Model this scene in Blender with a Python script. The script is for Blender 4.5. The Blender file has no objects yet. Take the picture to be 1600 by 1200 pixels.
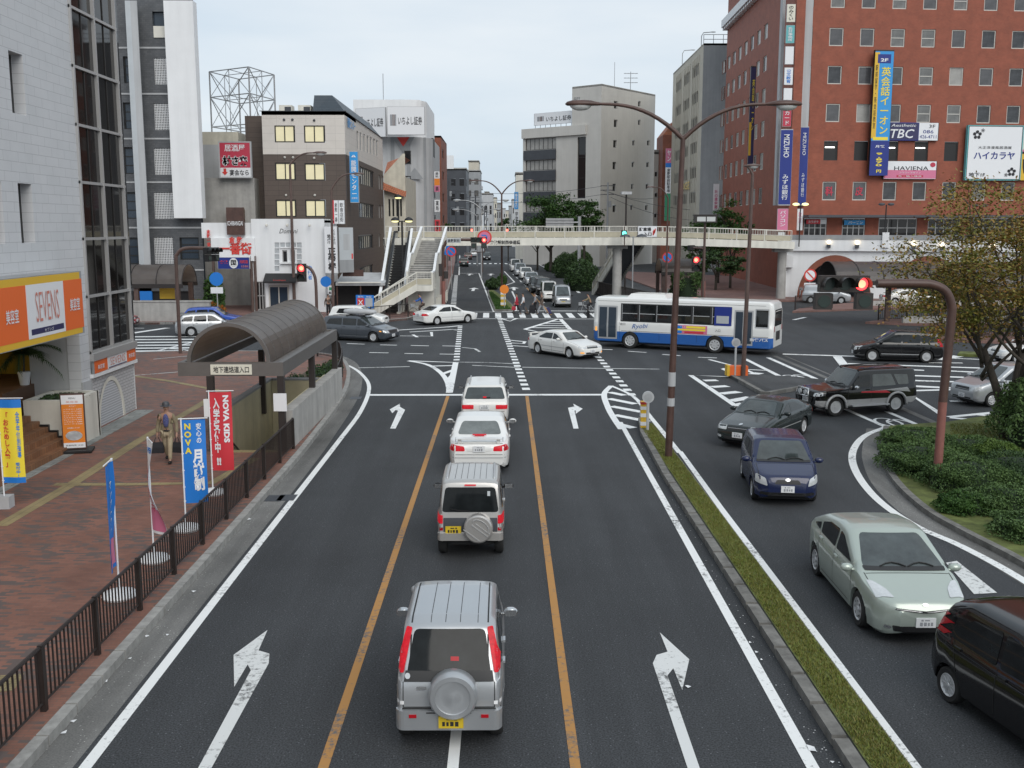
import bpy, bmesh, math, random
import numpy as np
from mathutils import Vector, Matrix
from mathutils.bvhtree import BVHTree
from mathutils.geometry import tessellate_polygon
R = math.radians; PI = math.pi
random.seed(7); rng = np.random.default_rng(7)
SC = bpy.context.scene; COL = SC.collection

# ---------------------------------------------------------------- camera, sky, sun, exposure
F = 1600.; PITCH = math.atan(246/1600); YAW = math.atan(11/1618.8); CH = 7.0
cam = bpy.data.cameras.new('camera'); co = bpy.data.objects.new('camera', cam); COL.objects.link(co)
cam.sensor_width = 36; cam.lens = 36*F/1600; cam.clip_start = .1; cam.clip_end = 5000
co.location = (0, 0, CH); co.rotation_euler = (PI/2-PITCH, 0, -YAW); SC.camera = co
SUN_EL, SUN_ROT = R(38), R(158)
W = bpy.data.worlds.new('World'); SC.world = W; W.use_nodes = True
wn = W.node_tree.nodes; wl = W.node_tree.links; wn.clear()
sky = wn.new('ShaderNodeTexSky'); sky.sky_type = 'NISHITA'; sky.sun_disc = False
sky.sun_elevation = SUN_EL; sky.sun_rotation = SUN_ROT; sky.air_density = 1; sky.dust_density = 2
tc = wn.new('ShaderNodeTexCoord'); mp = wn.new('ShaderNodeMapping'); mp.inputs['Scale'].default_value = (1.4, 1.4, 6)
cn = wn.new('ShaderNodeTexNoise'); cn.inputs['Scale'].default_value = 1.6; cn.inputs['Detail'].default_value = 5; cn.inputs['Roughness'].default_value = .5
cr = wn.new('ShaderNodeValToRGB')
cr.color_ramp.elements[0].position = .32; cr.color_ramp.elements[0].color = (5.6, 6.7, 7.75, 1)
cr.color_ramp.elements[1].position = .68; cr.color_ramp.elements[1].color = (7.8, 8.3, 8.7, 1)
mx = wn.new('ShaderNodeMix'); mx.data_type = 'RGBA'; mx.inputs[0].default_value = .9
bg = wn.new('ShaderNodeBackground'); bg.inputs['Strength'].default_value = .09
ow = wn.new('ShaderNodeOutputWorld')
wl.new(tc.outputs['Generated'], mp.inputs['Vector']); wl.new(mp.outputs[0], cn.inputs['Vector']); wl.new(cn.outputs[0], cr.inputs[0])
wl.new(sky.outputs[0], mx.inputs[6]); wl.new(cr.outputs[0], mx.inputs[7]); wl.new(mx.outputs[2], bg.inputs['Color']); wl.new(bg.outputs[0], ow.inputs[0])
sl = bpy.data.lights.new('sun', 'SUN'); so = bpy.data.objects.new('sun', sl); COL.objects.link(so)
sl.energy = 1.35; sl.angle = R(45); sl.color = (1, .96, .9)
so.rotation_euler = Vector((math.sin(SUN_ROT)*math.cos(SUN_EL), math.cos(SUN_ROT)*math.cos(SUN_EL), math.sin(SUN_EL))).to_track_quat('Z', 'Y').to_euler()
VS = SC.view_settings; VS.view_transform = 'Standard'; VS.look = 'None'; VS.exposure = .30; VS.gamma = 1; VS.use_curve_mapping = False
SC.cycles.max_bounces = 5; SC.cycles.diffuse_bounces = 2; SC.cycles.glossy_bounces = 3; SC.cycles.transparent_max_bounces = 6
SC.cycles.use_denoising = True

# ---------------------------------------------------------------- survey helpers: where a sight line meets the ground or an upright plane
def ray(u, v):
    x = (u-800)/F; y = -(v-600)/F; ct, st = math.cos(PITCH), math.sin(PITCH); cp, sp = math.cos(YAW), math.sin(YAW)
    return Vector((sp*ct+x*cp+y*sp*st, cp*ct-x*sp+y*cp*st, -st+y*ct))
def gp(u, v, z=0.):
    d = ray(u, v); t = (z-CH)/d.z; return Vector((d.x*t, d.y*t, z))
def at(u, v, Y):
    d = ray(u, v); t = Y/d.y; return Vector((d.x*t, Y, CH+d.z*t))
def wp(u, v, fc):
    (ox, oy), (dx, dy) = fc; d = ray(u, v); n = (dy, -dx)
    t = (ox*n[0]+oy*n[1])/(d.x*n[0]+d.y*n[1]); p = d*t
    return (p.x-ox)*dx+(p.y-oy)*dy, CH+p.z
def wr(u0, v0, u1, v1, fc):
    uc, vc = (u0+u1)/2, (v0+v1)/2
    s0, _ = wp(u0, vc, fc); s1, _ = wp(u1, vc, fc); _, z1 = wp(uc, v0, fc); _, z0 = wp(uc, v1, fc)
    return min(s0, s1), z0, abs(s1-s0), z1-z0
def dirn(az): return (math.sin(R(az)), math.cos(R(az)))
def fmat(fc, z=0.):
    (ox, oy), (dx, dy) = fc
    return Matrix(((dx, -dy, 0, ox), (dy, dx, 0, oy), (0, 0, 1, z), (0, 0, 0, 1)))

# ---------------------------------------------------------------- mesh building
class MB:
    def __init__(s): s.v = []; s.f = []; s.m = []; s.M = None; s.sm = False
    def add(s, vs, fs, mi=0):
        b = len(s.v)
        if s.M is not None: vs = [tuple(s.M @ Vector(p)) for p in vs]
        s.v.extend([tuple(p) for p in vs])
        for f in fs: s.f.append(tuple(i+b for i in f)); s.m.append(mi)
        return s
    def box(s, x0, x1, y0, y1, z0, z1, mi=0):
        if x0 > x1: x0, x1 = x1, x0
        if y0 > y1: y0, y1 = y1, y0
        if z0 > z1: z0, z1 = z1, z0
        return s.add([(x0,y0,z0),(x1,y0,z0),(x1,y1,z0),(x0,y1,z0),(x0,y0,z1),(x1,y0,z1),(x1,y1,z1),(x0,y1,z1)],
              [(0,3,2,1),(4,5,6,7),(0,1,5,4),(1,2,6,5),(2,3,7,6),(3,0,4,7)], mi)
    def tube(s, path, r, n=8, mi=0, caps=True):
        P = [Vector(p) for p in path]; k = len(P); rr = r if isinstance(r, (list, tuple)) else [r]*k
        vs = []; ref = None
        for i in range(k):
            t = (P[min(i+1, k-1)]-P[max(i-1, 0)]).normalized()
            if ref is None: ref = Vector((1,0,0)) if abs(t.x) < .8 else Vector((0,1,0))
            a = (ref-t*ref.dot(t)).normalized(); b = t.cross(a); ref = a
            for j in range(n):
                q = 2*PI*j/n; vs.append(P[i]+(a*math.cos(q)+b*math.sin(q))*rr[i])
        fs = [(i*n+j, i*n+(j+1) % n, (i+1)*n+(j+1) % n, (i+1)*n+j) for i in range(k-1) for j in range(n)]
        if caps: fs += [tuple(range(n))[::-1], tuple((k-1)*n+j for j in range(n))]
        return s.add(vs, fs, mi)
    def cyl(s, p0, p1, r0, r1=None, n=12, mi=0): return s.tube([p0, p1], [r0, r0 if r1 is None else r1], n, mi)
    def prism(s, poly, z0, z1, mi=0, top=None):
        n = len(poly); A = sum(poly[i][0]*poly[(i+1) % n][1]-poly[(i+1) % n][0]*poly[i][1] for i in range(n))
        if A < 0: poly = poly[::-1]
        vs = [(p[0], p[1], z0) for p in poly]+[(p[0], p[1], z1) for p in poly]
        s.add(vs, [(i, (i+1) % n, n+(i+1) % n, n+i) for i in range(n)], mi)
        tri = tessellate_polygon([[Vector((p[0], p[1], 0)) for p in poly]])
        def up(t): a, b, c = (Vector(vs[i]) for i in t); return t if (b-a).cross(c-a).z > 0 else t[::-1]
        T = [up(tuple(t)) for t in tri]
        s.add(vs, [tuple(i+n for i in t) for t in T], mi if top is None else top); s.add(vs, [t[::-1] for t in T], mi)
        return s
    def sheet(s, poly, z, holes=(), mi=0):
        loops = [[Vector((p[0], p[1], 0)) for p in l] for l in (poly, *holes)]; fl = [p for l in loops for p in l]
        T = []
        for t in tessellate_polygon(loops):
            a, b, c = (fl[i] for i in t); T.append(tuple(t) if (b-a).cross(c-a).z > 0 else tuple(t)[::-1])
        return s.add([(p.x, p.y, z) for p in fl], T, mi)
    def lathe(s, prof, c=(0,0,0), n=16, mi=0, caps=1):
        vs = [(c[0]+r*math.cos(2*PI*j/n), c[1]+r*math.sin(2*PI*j/n), c[2]+z) for r, z in prof for j in range(n)]
        fs = [(i*n+j, i*n+(j+1) % n, (i+1)*n+(j+1) % n, (i+1)*n+j) for i in range(len(prof)-1) for j in range(n)]
        k = len(prof)
        if caps and prof[0][0] > 1e-4: fs.append(tuple(range(n))[::-1])
        if caps and prof[-1][0] > 1e-4: fs.append(tuple((k-1)*n+j for j in range(n)))
        return s.add(vs, fs, mi)
    def ell(s, c, r, n=10, mi=0, Mx=None):
        vs = []; 
        for i in range(n+1):
            th = PI*i/n
            for j in range(2*n):
                ph = PI*j/n; p = Vector((r[0]*math.sin(th)*math.cos(ph), r[1]*math.sin(th)*math.sin(ph), -r[2]*math.cos(th)))
                if Mx: p = Mx @ p
                vs.append(p+Vector(c))
        m = 2*n; return s.add(vs, [(i*m+j, i*m+(j+1) % m, (i+1)*m+(j+1) % m, (i+1)*m+j) for i in range(n) for j in range(m)], mi)
    def mesh(s, name, mats, smooth=False, ang=None):
        me = bpy.data.meshes.new(name); me.from_pydata(s.v, [], s.f)
        for m in (mats if isinstance(mats, (list, tuple)) else [mats]): me.materials.append(m)
        me.polygons.foreach_set('material_index', s.m)
        if smooth:
            me.polygons.foreach_set('use_smooth', [True]*len(s.f))
            if ang: me.set_sharp_from_angle(angle=R(ang))
        me.update(); return me
    def build(s, name, mats, parent=None, smooth=False, M=None, ang=None): return link(name, s.mesh(name, mats, smooth, ang), parent, M)
def link(name, me, parent=None, M=None):
    o = bpy.data.objects.new(name, me); COL.objects.link(o)
    if parent: o.parent = parent
    if M is not None: o.matrix_local = M
    return o
def tag(o, label=None, cat=None, group=None, kind=None):
    for k, v in (('label', label), ('category', cat), ('group', group), ('kind', kind)):
        if v: o[k] = v
    return o
def thing(name, label, cat, loc=(0,0,0), rz=0., group=None):
    o = bpy.data.objects.new(name, None); COL.objects.link(o); o.location = loc; o.rotation_euler = (0, 0, rz); o.empty_display_size = .3
    return tag(o, label, cat, group)
def copy_tree(o, parent=None):
    c = o.copy(); COL.objects.link(c)
    if parent: c.parent = parent; c.matrix_local = o.matrix_local
    for ch in o.children: copy_tree(ch, c)
    return c
T3 = Matrix.Translation
def strip_poly(pts, w):
    P = [Vector((p[0], p[1])) for p in pts]; L = []; Rr = []
    for i in range(len(P)):
        t = (P[min(i+1, len(P)-1)]-P[max(i-1, 0)]).normalized(); n = Vector((-t.y, t.x))*w/2
        L.append(P[i]+n); Rr.append(P[i]-n)
    return L, Rr
def smooth_path(pts, k=6):
    P = [Vector(p) for p in pts]; out = []
    for i in range(len(P)-1):
        a, b, c, d = P[max(i-1, 0)], P[i], P[i+1], P[min(i+2, len(P)-1)]
        for j in range(k):
            t = j/k; out.append(.5*((2*b)+(c-a)*t+(2*a-5*b+4*c-d)*t*t+(3*b-a-3*c+d)*t**3))
    out.append(P[-1]); return out

# ---------------------------------------------------------------- materials
def new_mat(name):
    m = bpy.data.materials.new(name); m.use_nodes = True; return m, m.node_tree.nodes, m.node_tree.links, m.node_tree.nodes['Principled BSDF']
def PM(name, col, rough=.6, metal=0., var=.0, scale=3., bump=0., coat=0., emit=0., ecol=None, spec=.5, dirt=0.):
    m, n, l, b = new_mat(name); c = (*col, 1)
    b.inputs['Base Color'].default_value = c; b.inputs['Roughness'].default_value = rough; b.inputs['Metallic'].default_value = metal
    b.inputs['Specular IOR Level'].default_value = spec
    if coat: b.inputs['Coat Weight'].default_value = coat; b.inputs['Coat Roughness'].default_value = .05
    if emit: b.inputs['Emission Color'].default_value = (*(ecol or col), 1); b.inputs['Emission Strength'].default_value = emit
    if var or bump or dirt:
        t = n.new('ShaderNodeTexCoord'); x = n.new('ShaderNodeTexNoise'); x.inputs['Scale'].default_value = scale; x.inputs['Detail'].default_value = 8; x.inputs['Roughness'].default_value = .65
        l.new(t.outputs['Object'], x.inputs['Vector'])
        if var:
            r = n.new('ShaderNodeMapRange'); r.inputs[1].default_value = .3; r.inputs[2].default_value = .7; r.inputs[3].default_value = 1-var; r.inputs[4].default_value = 1+var
            mm = n.new('ShaderNodeMix'); mm.data_type = 'RGBA'; mm.blend_type = 'MULTIPLY'; mm.inputs[0].default_value = 1; mm.inputs[6].default_value = c
            l.new(x.outputs[0], r.inputs[0]); l.new(r.outputs[0], mm.inputs[7]); last = mm.outputs[2]
            if dirt:   # rain streaks: noise stretched upright
                mp = n.new('ShaderNodeMapping'); mp.inputs['Scale'].default_value = (2.2, 2.2, .12); y = n.new('ShaderNodeTexNoise'); y.inputs['Scale'].default_value = 1.; y.inputs['Detail'].default_value = 5
                l.new(t.outputs['Object'], mp.inputs[0]); l.new(mp.outputs[0], y.inputs['Vector'])
                q = n.new('ShaderNodeMapRange'); q.inputs[1].default_value = .4; q.inputs[2].default_value = .75; q.inputs[3].default_value = 1; q.inputs[4].default_value = 1-dirt
                m2 = n.new('ShaderNodeMix'); m2.data_type = 'RGBA'; m2.blend_type = 'MULTIPLY'; m2.inputs[0].default_value = 1
                l.new(y.outputs[0], q.inputs[0]); l.new(last, m2.inputs[6]); l.new(q.outputs[0], m2.inputs[7]); last = m2.outputs[2]
            l.new(last, b.inputs['Base Color'])
        if bump:
            bp = n.new('ShaderNodeBump'); bp.inputs['Strength'].default_value = bump; bp.inputs['Distance'].default_value = .02
            l.new(x.outputs[0], bp.inputs['Height']); l.new(bp.outputs[0], b.inputs['Normal'])
    return m
def BRICK(name, c1, c2, cm, w, h, mortar, axes='xz', rough=.7, var=.12, off=.5, patch=None, bump=.3):
    m, n, l, b = new_mat(name); t = n.new('ShaderNodeTexCoord'); s = n.new('ShaderNodeSeparateXYZ'); c = n.new('ShaderNodeCombineXYZ')
    l.new(t.outputs['Object'], s.inputs[0]); l.new(s.outputs['XYZ'.index(axes[0].upper())], c.inputs[0]); l.new(s.outputs['XYZ'.index(axes[1].upper())], c.inputs[1])
    k = n.new('ShaderNodeTexBrick'); k.inputs['Scale'].default_value = 1; k.inputs['Color1'].default_value = (*c1, 1); k.inputs['Color2'].default_value = (*c2, 1); k.inputs['Mortar'].default_value = (*cm, 1)
    k.inputs['Brick Width'].default_value = w; k.inputs['Row Height'].default_value = h; k.inputs['Mortar Size'].default_value = mortar; k.offset = off; k.inputs['Mortar Smooth'].default_value = .1
    l.new(c.outputs[0], k.inputs['Vector'])
    x = n.new('ShaderNodeTexNoise'); x.inputs['Scale'].default_value = .9; x.inputs['Detail'].default_value = 9; x.inputs['Roughness'].default_value = .7; l.new(t.outputs['Object'], x.inputs['Vector'])
    r = n.new('ShaderNodeMapRange'); r.inputs[1].default_value = .3; r.inputs[2].default_value = .7; r.inputs[3].default_value = 1-var; r.inputs[4].default_value = 1+var; l.new(x.outputs[0], r.inputs[0])
    mm = n.new('ShaderNodeMix'); mm.data_type = 'RGBA'; mm.blend_type = 'MULTIPLY'; mm.inputs[0].default_value = 1
    l.new(k.outputs[0], mm.inputs[6]); l.new(r.outputs[0], mm.inputs[7]); last = mm.outputs[2]
    if patch:      # some bricks burnt darker
        k2 = n.new('ShaderNodeTexBrick'); k2.inputs['Scale'].default_value = 1
        for a, v in (('Color1', (0,0,0,1)), ('Color2', (1,1,1,1)), ('Mortar', (.5,.5,.5,1))): k2.inputs[a].default_value = v
        k2.inputs['Brick Width'].default_value = w; k2.inputs['Row Height'].default_value = h; k2.inputs['Mortar Size'].default_value = 0; k2.offset = off; k2.inputs['Bias'].default_value = 0
        l.new(c.outputs[0], k2.inputs['Vector'])
        y = n.new('ShaderNodeTexNoise'); y.inputs['Scale'].default_value = .55; y.inputs['Detail'].default_value = 3; l.new(t.outputs['Object'], y.inputs['Vector'])
        ad = n.new('ShaderNodeMath'); ad.operation = 'MULTIPLY_ADD'; ad.inputs[1].default_value = .55; l.new(k2.outputs[0], ad.inputs[0]); l.new(y.outputs[0], ad.inputs[2])
        q = n.new('ShaderNodeMapRange'); q.inputs[1].default_value = .84; q.inputs[2].default_value = .95; l.new(ad.outputs[0], q.inputs[0])
        m2 = n.new('ShaderNodeMix'); m2.data_type = 'RGBA'; l.new(q.outputs[0], m2.inputs[0]); l.new(last, m2.inputs[6]); m2.inputs[7].default_value = (*patch, 1); last = m2.outputs[2]
    l.new(last, b.inputs['Base Color']); b.inputs['Roughness'].default_value = rough
    if bump:
        bp = n.new('ShaderNodeBump'); bp.inputs['Strength'].default_value = bump; bp.inputs['Distance'].default_value = .01; bp.invert = True
        l.new(k.outputs['Fac'], bp.inputs['Height']); l.new(bp.outputs[0], b.inputs['Normal'])
    return m
def ASPHALT(name, base, spk=1., stain=.16, rough=.85):
    m, n, l, b = new_mat(name); t = n.new('ShaderNodeTexCoord')
    def noise(sc, d, v=None):
        x = n.new('ShaderNodeTexNoise'); x.inputs['Scale'].default_value = sc; x.inputs['Detail'].default_value = d; x.inputs['Roughness'].default_value = .6; l.new(v or t.outputs['Object'], x.inputs['Vector']); return x.outputs[0]
    def rng_(src, a, bb, c, d):
        r = n.new('ShaderNodeMapRange'); [r.inputs[i+1].__setattr__('default_value', q) for i, q in enumerate((a, bb, c, d))]; l.new(src, r.inputs[0]); return r.outputs[0]
    def mul(a, bb):
        q = n.new('ShaderNodeMath'); q.operation = 'MULTIPLY'; l.new(a, q.inputs[0]); l.new(bb, q.inputs[1]); return q.outputs[0]
    mp = n.new('ShaderNodeMapping'); mp.inputs['Scale'].default_value = (1.1, .06, 1); l.new(t.outputs['Object'], mp.inputs[0])
    g = mul(mul(rng_(noise(38, 3), .35, .65, 1-spk*.5, 1+spk*.5), rng_(noise(.22, 6), .3, .7, 1-stain, 1+stain)), rng_(noise(1., 4, mp.outputs[0]), .35, .65, 1-stain*.8, 1+stain*.8))
    v = n.new('ShaderNodeTexVoronoi'); v.inputs['Scale'].default_value = 13; l.new(t.outputs['Object'], v.inputs['Vector'])
    d = rng_(v.outputs['Distance'], .07, .15, 3.0, 1.); g = mul(g, d)
    mm = n.new('ShaderNodeMix'); mm.data_type = 'RGBA'; mm.blend_type = 'MULTIPLY'; mm.inputs[0].default_value = 1; mm.inputs[6].default_value = (*base, 1)
    l.new(g, mm.inputs[7]); l.new(mm.outputs[2], b.inputs['Base Color']); b.inputs['Roughness'].default_value = rough; b.inputs['Specular IOR Level'].default_value = .35
    bp = n.new('ShaderNodeBump'); bp.inputs['Strength'].default_value = .35; bp.inputs['Distance'].default_value = .01; l.new(noise(90, 2), bp.inputs['Height']); l.new(bp.outputs[0], b.inputs['Normal'])
    return m
def PAINTLINE(name, col, wear=.5):
    m, n, l, b = new_mat(name); t = n.new('ShaderNodeTexCoord'); x = n.new('ShaderNodeTexNoise'); x.inputs['Scale'].default_value = 9; x.inputs['Detail'].default_value = 10; x.inputs['Roughness'].default_value = .75
    y = n.new('ShaderNodeTexNoise'); y.inputs['Scale'].default_value = .6; y.inputs['Detail'].default_value = 3; l.new(t.outputs['Object'], y.inputs['Vector'])
    l.new(t.outputs['Object'], x.inputs['Vector']); ad = n.new('ShaderNodeMath'); ad.operation = 'MULTIPLY_ADD'; ad.inputs[1].default_value = .6; l.new(y.outputs[0], ad.inputs[0]); l.new(x.outputs[0], ad.inputs[2])
    r = n.new('ShaderNodeMapRange'); r.inputs[1].default_value = .93-wear*.22; r.inputs[2].default_value = 1.06-wear*.2; l.new(ad.outputs[0], r.inputs[0])
    mm = n.new('ShaderNodeMix'); mm.data_type = 'RGBA'; mm.inputs[6].default_value = (*col, 1); mm.inputs[7].default_value = (.12, .12, .12, 1)
    l.new(r.outputs[0], mm.inputs[0]); l.new(mm.outputs[2], b.inputs['Base Color']); b.inputs['Roughness'].default_value = .7
    return m
def LEAF(name, cols, rough=.6, trans=.25):
    m, n, l, b = new_mat(name); g = n.new('ShaderNodeNewGeometry'); r = n.new('ShaderNodeValToRGB'); e = r.color_ramp.elements
    e[0].color = (*cols[0], 1); e[1].color = (*cols[-1], 1)
    for i, c in enumerate(cols[1:-1]): e.new((i+1)/(len(cols)-1)).color = (*c, 1)
    t = n.new('ShaderNodeTexCoord'); x = n.new('ShaderNodeTexNoise'); x.inputs['Scale'].default_value = 1.1; x.inputs['Detail'].default_value = 3; l.new(t.outputs['Object'], x.inputs['Vector'])
    a = n.new('ShaderNodeMath'); a.operation = 'MULTIPLY_ADD'; a.inputs[1].default_value = .5; l.new(g.outputs['Random Per Island'], a.inputs[0])
    q = n.new('ShaderNodeMapRange'); q.inputs[1].default_value = .3; q.inputs[2].default_value = .7; q.inputs[3].default_value = 0; q.inputs[4].default_value = .5; l.new(x.outputs[0], q.inputs[0]); l.new(q.outputs[0], a.inputs[2])
    l.new(a.outputs[0], r.inputs[0]); l.new(r.outputs[0], b.inputs['Base Color']); b.inputs['Roughness'].default_value = rough; b.inputs['Specular IOR Level'].default_value = .3
    return m
M = {}
M['asphalt'] = ASPHALT('asphalt', (.047, .050, .054)); M['asphalt2'] = ASPHALT('asphalt_old', (.062, .064, .066), .4, .3)
M['gutter'] = ASPHALT('gutter', (.15, .148, .142), .35, .35); M['kerb'] = PM('kerb', (.30, .295, .28), .85, var=.3, scale=4, bump=.3)
M['oldkerb'] = PM('old_kerb', (.165, .16, .148), .9, var=.45, scale=3, bump=.4); M['conc'] = PM('concrete', (.42, .41, .39), .85, var=.15, scale=1.5, dirt=.25)
M['white_line'] = PAINTLINE('white_line', (.82, .83, .82), .28); M['worn_line'] = PAINTLINE('worn_line', (.68, .69, .68), .5); M['yellow_line'] = PAINTLINE('yellow_line', (.43, .215, .06), .4)
M['brickpave'] = BRICK('brick_paving', (.235, .108, .076), (.19, .084, .060), (.15, .095, .075), .23, .075, .006, 'xy', .75, .22, patch=(.112, .086, .078), bump=.2)
M['brickpave2'] = BRICK('pale_brick_paving', (.23, .125, .105), (.19, .105, .09), (.16, .11, .1), .23, .075, .006, 'xy', .8, .25, bump=.2)
M['tactile'] = BRICK('tactile_paving', (.34, .27, .13), (.30, .24, .12), (.2, .16, .09), .3, .06, .012, 'xy', .75, .3, 0., bump=.5)
M['stone'] = BRICK('stone_edging', (.27, .28, .265), (.22, .23, .22), (.12, .12, .11), .6, .3, .012, 'xy', .8, .3)
M['soil'] = PM('soil', (.09, .07, .045), .95, var=.4, scale=6); M['turf'] = PM('turf', (.11, .13, .035), .95, var=.55, scale=2.2, bump=.5)
M['tile'] = BRICK('grey_white_tile', (.59, .60, .615), (.615, .62, .635), (.42, .425, .44), .9, .285, .008, 'xz', .5, .05, bump=.15)
M['smalltile'] = BRICK('small_white_tile', (.52, .525, .54), (.56, .56, .57), (.30, .30, .31), .3, .11, .012, 'xz', .5, .06, bump=.3)
M['redbrick'] = BRICK('red_brick_tile', (.30, .078, .042), (.27, .068, .036), (.22, .08, .05), .3, .12, .012, 'xz', .65, .22, bump=.1)
M['redbrick2'] = BRICK('dull_red_brick', (.25, .075, .045), (.22, .07, .04), (.2, .08, .05), .4, .15, .012, 'xz', .7, .2, bump=.1)
M['brown_tile'] = BRICK('brown_tile', (.098, .074, .062), (.108, .082, .069), (.06, .047, .04), 1.25, .42, .012, 'xz', .6, .08, 0., bump=.1)
M['cream_tile'] = BRICK('cream_tile', (.63, .585, .54), (.65, .605, .555), (.50, .465, .43), 1.25, .62, .012, 'xz', .6, .05, 0., bump=.1)
M['step_tile'] = BRICK('brown_step_tile', (.26, .125, .06), (.20, .092, .045), (.12, .07, .045), .3, .15, .01, 'xy', .6, .25, 0.)
M['glass_dark'] = PM('dark_glass', (.022, .021, .022), .04, spec=.5); M['glass_grey'] = PM('grey_glass', (.10, .10, .105), .1, var=.35, scale=.7)
M['glass_dim'] = PM('dim_glass', (.055, .057, .062), .06, var=.5, scale=1.1); M['glass_pale'] = PM('pale_blind_glass', (.17, .17, .165), .12, var=.3, scale=1.4); M['glass_blue'] = PM('blue_glass', (.04, .055, .075), .06); M['glass_blind'] = PM('blind_behind_glass', (.34, .33, .31), .25, var=.2, scale=1)
M['glass_brown'] = PM('bronze_glass', (.013, .011, .010), .035, spec=.4)
M['glass_lit'] = PM('lit_window', (.55, .5, .34), .3, emit=.30, ecol=(.9, .82, .5), var=.12, scale=.8)
M['frame_black'] = PM('black_frame', (.02, .02, .02), .4); M['frame_white'] = PM('pale_frame', (.55, .53, .49), .45); M['frame_alu'] = PM('aluminium_frame', (.46, .455, .45), .4, .4)
M['white'] = PM('white_paint', (.80, .81, .82), .5, var=.04, scale=.5, dirt=.08); M['white_gloss'] = PM('white_gloss', (.82, .82, .82), .3)
M['offwhite'] = PM('offwhite_paint', (.72, .70, .63), .6, var=.08, scale=.8, dirt=.2); M['cream'] = PM('cream_paint', (.60, .565, .47), .6, var=.12, scale=1.2, dirt=.25)
M['creampanel'] = PM('khaki_panel', (.47, .43, .325), .7, var=.12, scale=2)
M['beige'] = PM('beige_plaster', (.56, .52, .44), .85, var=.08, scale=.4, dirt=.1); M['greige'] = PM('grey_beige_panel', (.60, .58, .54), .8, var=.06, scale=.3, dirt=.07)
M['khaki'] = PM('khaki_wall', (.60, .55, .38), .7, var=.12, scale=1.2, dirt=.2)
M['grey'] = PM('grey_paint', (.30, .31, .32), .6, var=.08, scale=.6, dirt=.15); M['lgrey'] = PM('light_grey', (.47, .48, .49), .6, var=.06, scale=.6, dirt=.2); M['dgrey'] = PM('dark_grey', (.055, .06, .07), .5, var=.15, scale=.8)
M['slate'] = BRICK('slate_roof', (.045, .06, .075), (.055, .07, .085), (.03, .04, .05), 40, .16, .012, 'xz', .5, .1, 0.)
M['greytile'] = BRICK('dark_grey_tile', (.085, .09, .098), (.11, .115, .122), (.07, .072, .078), .3, .15, .01, 'xz', .5, .25, bump=.1)
M['metalpanel'] = PM('silver_cladding', (.52, .545, .56), .35, .3, var=.06, scale=1)
M['brownmetal'] = PM('brown_steel', (.085, .045, .036), .45, var=.3, scale=3, dirt=.15); M['redbrown'] = PM('faded_red_brown_steel', (.24, .095, .078), .6, var=.2, scale=3)
M['polebrown'] = PM('brown_pole', (.105, .068, .058), .45, var=.25, scale=2); M['galv'] = PM('galvanised_steel', (.42, .43, .44), .45, .5, var=.12, scale=3)
M['canopy2'] = PM('dark_canopy', (.065, .054, .05), .3, var=.25, scale=1.5); M['darkmetal'] = PM('dark_bronze_steel', (.032, .026, .024), .45); M['canopy'] = PM('bronze_canopy', (.185, .17, .162), .28, .1, var=.25, scale=1.5); M['canopybeam'] = PM('canopy_beam', (.135, .125, .118), .45, .1, var=.1, scale=2)
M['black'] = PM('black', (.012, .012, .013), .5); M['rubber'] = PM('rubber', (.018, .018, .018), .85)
M['orange'] = PM('orange_sign', (.80, .15, .03), .5); M['yellow'] = PM('yellow_sign', (.72, .45, .04), .5); M['navy'] = PM('navy_sign', (.03, .03, .10), .5)
M['signwhite'] = PM('sign_white', (.78, .79, .81), .4); M['signred'] = PM('sign_red', (.60, .035, .05), .5); M['rouge'] = PM('rose_sign', (.48, .04, .075), .5); M['signblue'] = PM('sign_blue', (.015, .19, .62), .5); M['signnavy'] = PM('sign_navy', (.012, .03, .22), .5)
M['sky'] = PM('sky_blue_sign', (.03, .30, .68), .5); M['pink'] = PM('pink_sign', (.62, .18, .30), .5); M['txtblack'] = PM('black_letter', (.015, .015, .02), .6); M['txtred'] = PM('red_letter', (.62, .05, .04), .6)
M['txtorange'] = PM('thin_red_letter', (.62, .22, .17), .6); M['txtgold'] = PM('gold_letter', (.78, .58, .22), .5); M['txtyellow'] = PM('yellow_letter', (.85, .68, .05), .5)
M['signcream'] = PM('sign_cream', (.70, .68, .58), .5); M['teal'] = PM('teal_sign', (.12, .42, .44), .5); M['green'] = PM('green_sign', (.03, .26, .13), .5); M['orange2'] = PM('orange_board', (.74, .22, .02), .5)
M['red_on'] = PM('red_lamp_on', (.9, .08, .06), .4, emit=2.4, ecol=(1, .04, .05)); M['red_core'] = PM('red_lamp_core', (1, .5, .3), .4, emit=1.7, ecol=(1, .36, .2)); M['lamp_warm'] = PM('warm_lamp', (1, .85, .6), .4, emit=4, ecol=(1, .8, .5)); M['lamp_white'] = PM('white_lamp', (1, 1, 1), .4, emit=3, ecol=(1, .98, .92))
M['lamp_yellow'] = PM('yellow_lamp', (.9, .8, .3), .4, emit=1.2, ecol=(.9, .85, .4)); M['green_on'] = PM('green_lamp_on', (.1, .8, .6), .4, emit=2.2, ecol=(.15, .95, .75)); M['lens'] = PM('dark_lens', (.035, .05, .045), .2); M['lampglass'] = PM('lamp_glass', (.55, .56, .55), .15)
M['terracotta'] = BRICK('orange_roof_tile', (.42, .135, .06), (.36, .115, .05), (.2, .07, .04), .25, .3, .03, 'xy', .7, .25)
M['leaf_autumn'] = LEAF('autumn_leaves', [(.09, .115, .025), (.15, .165, .032), (.22, .165, .035), (.24, .115, .028), (.16, .165, .035)])
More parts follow.
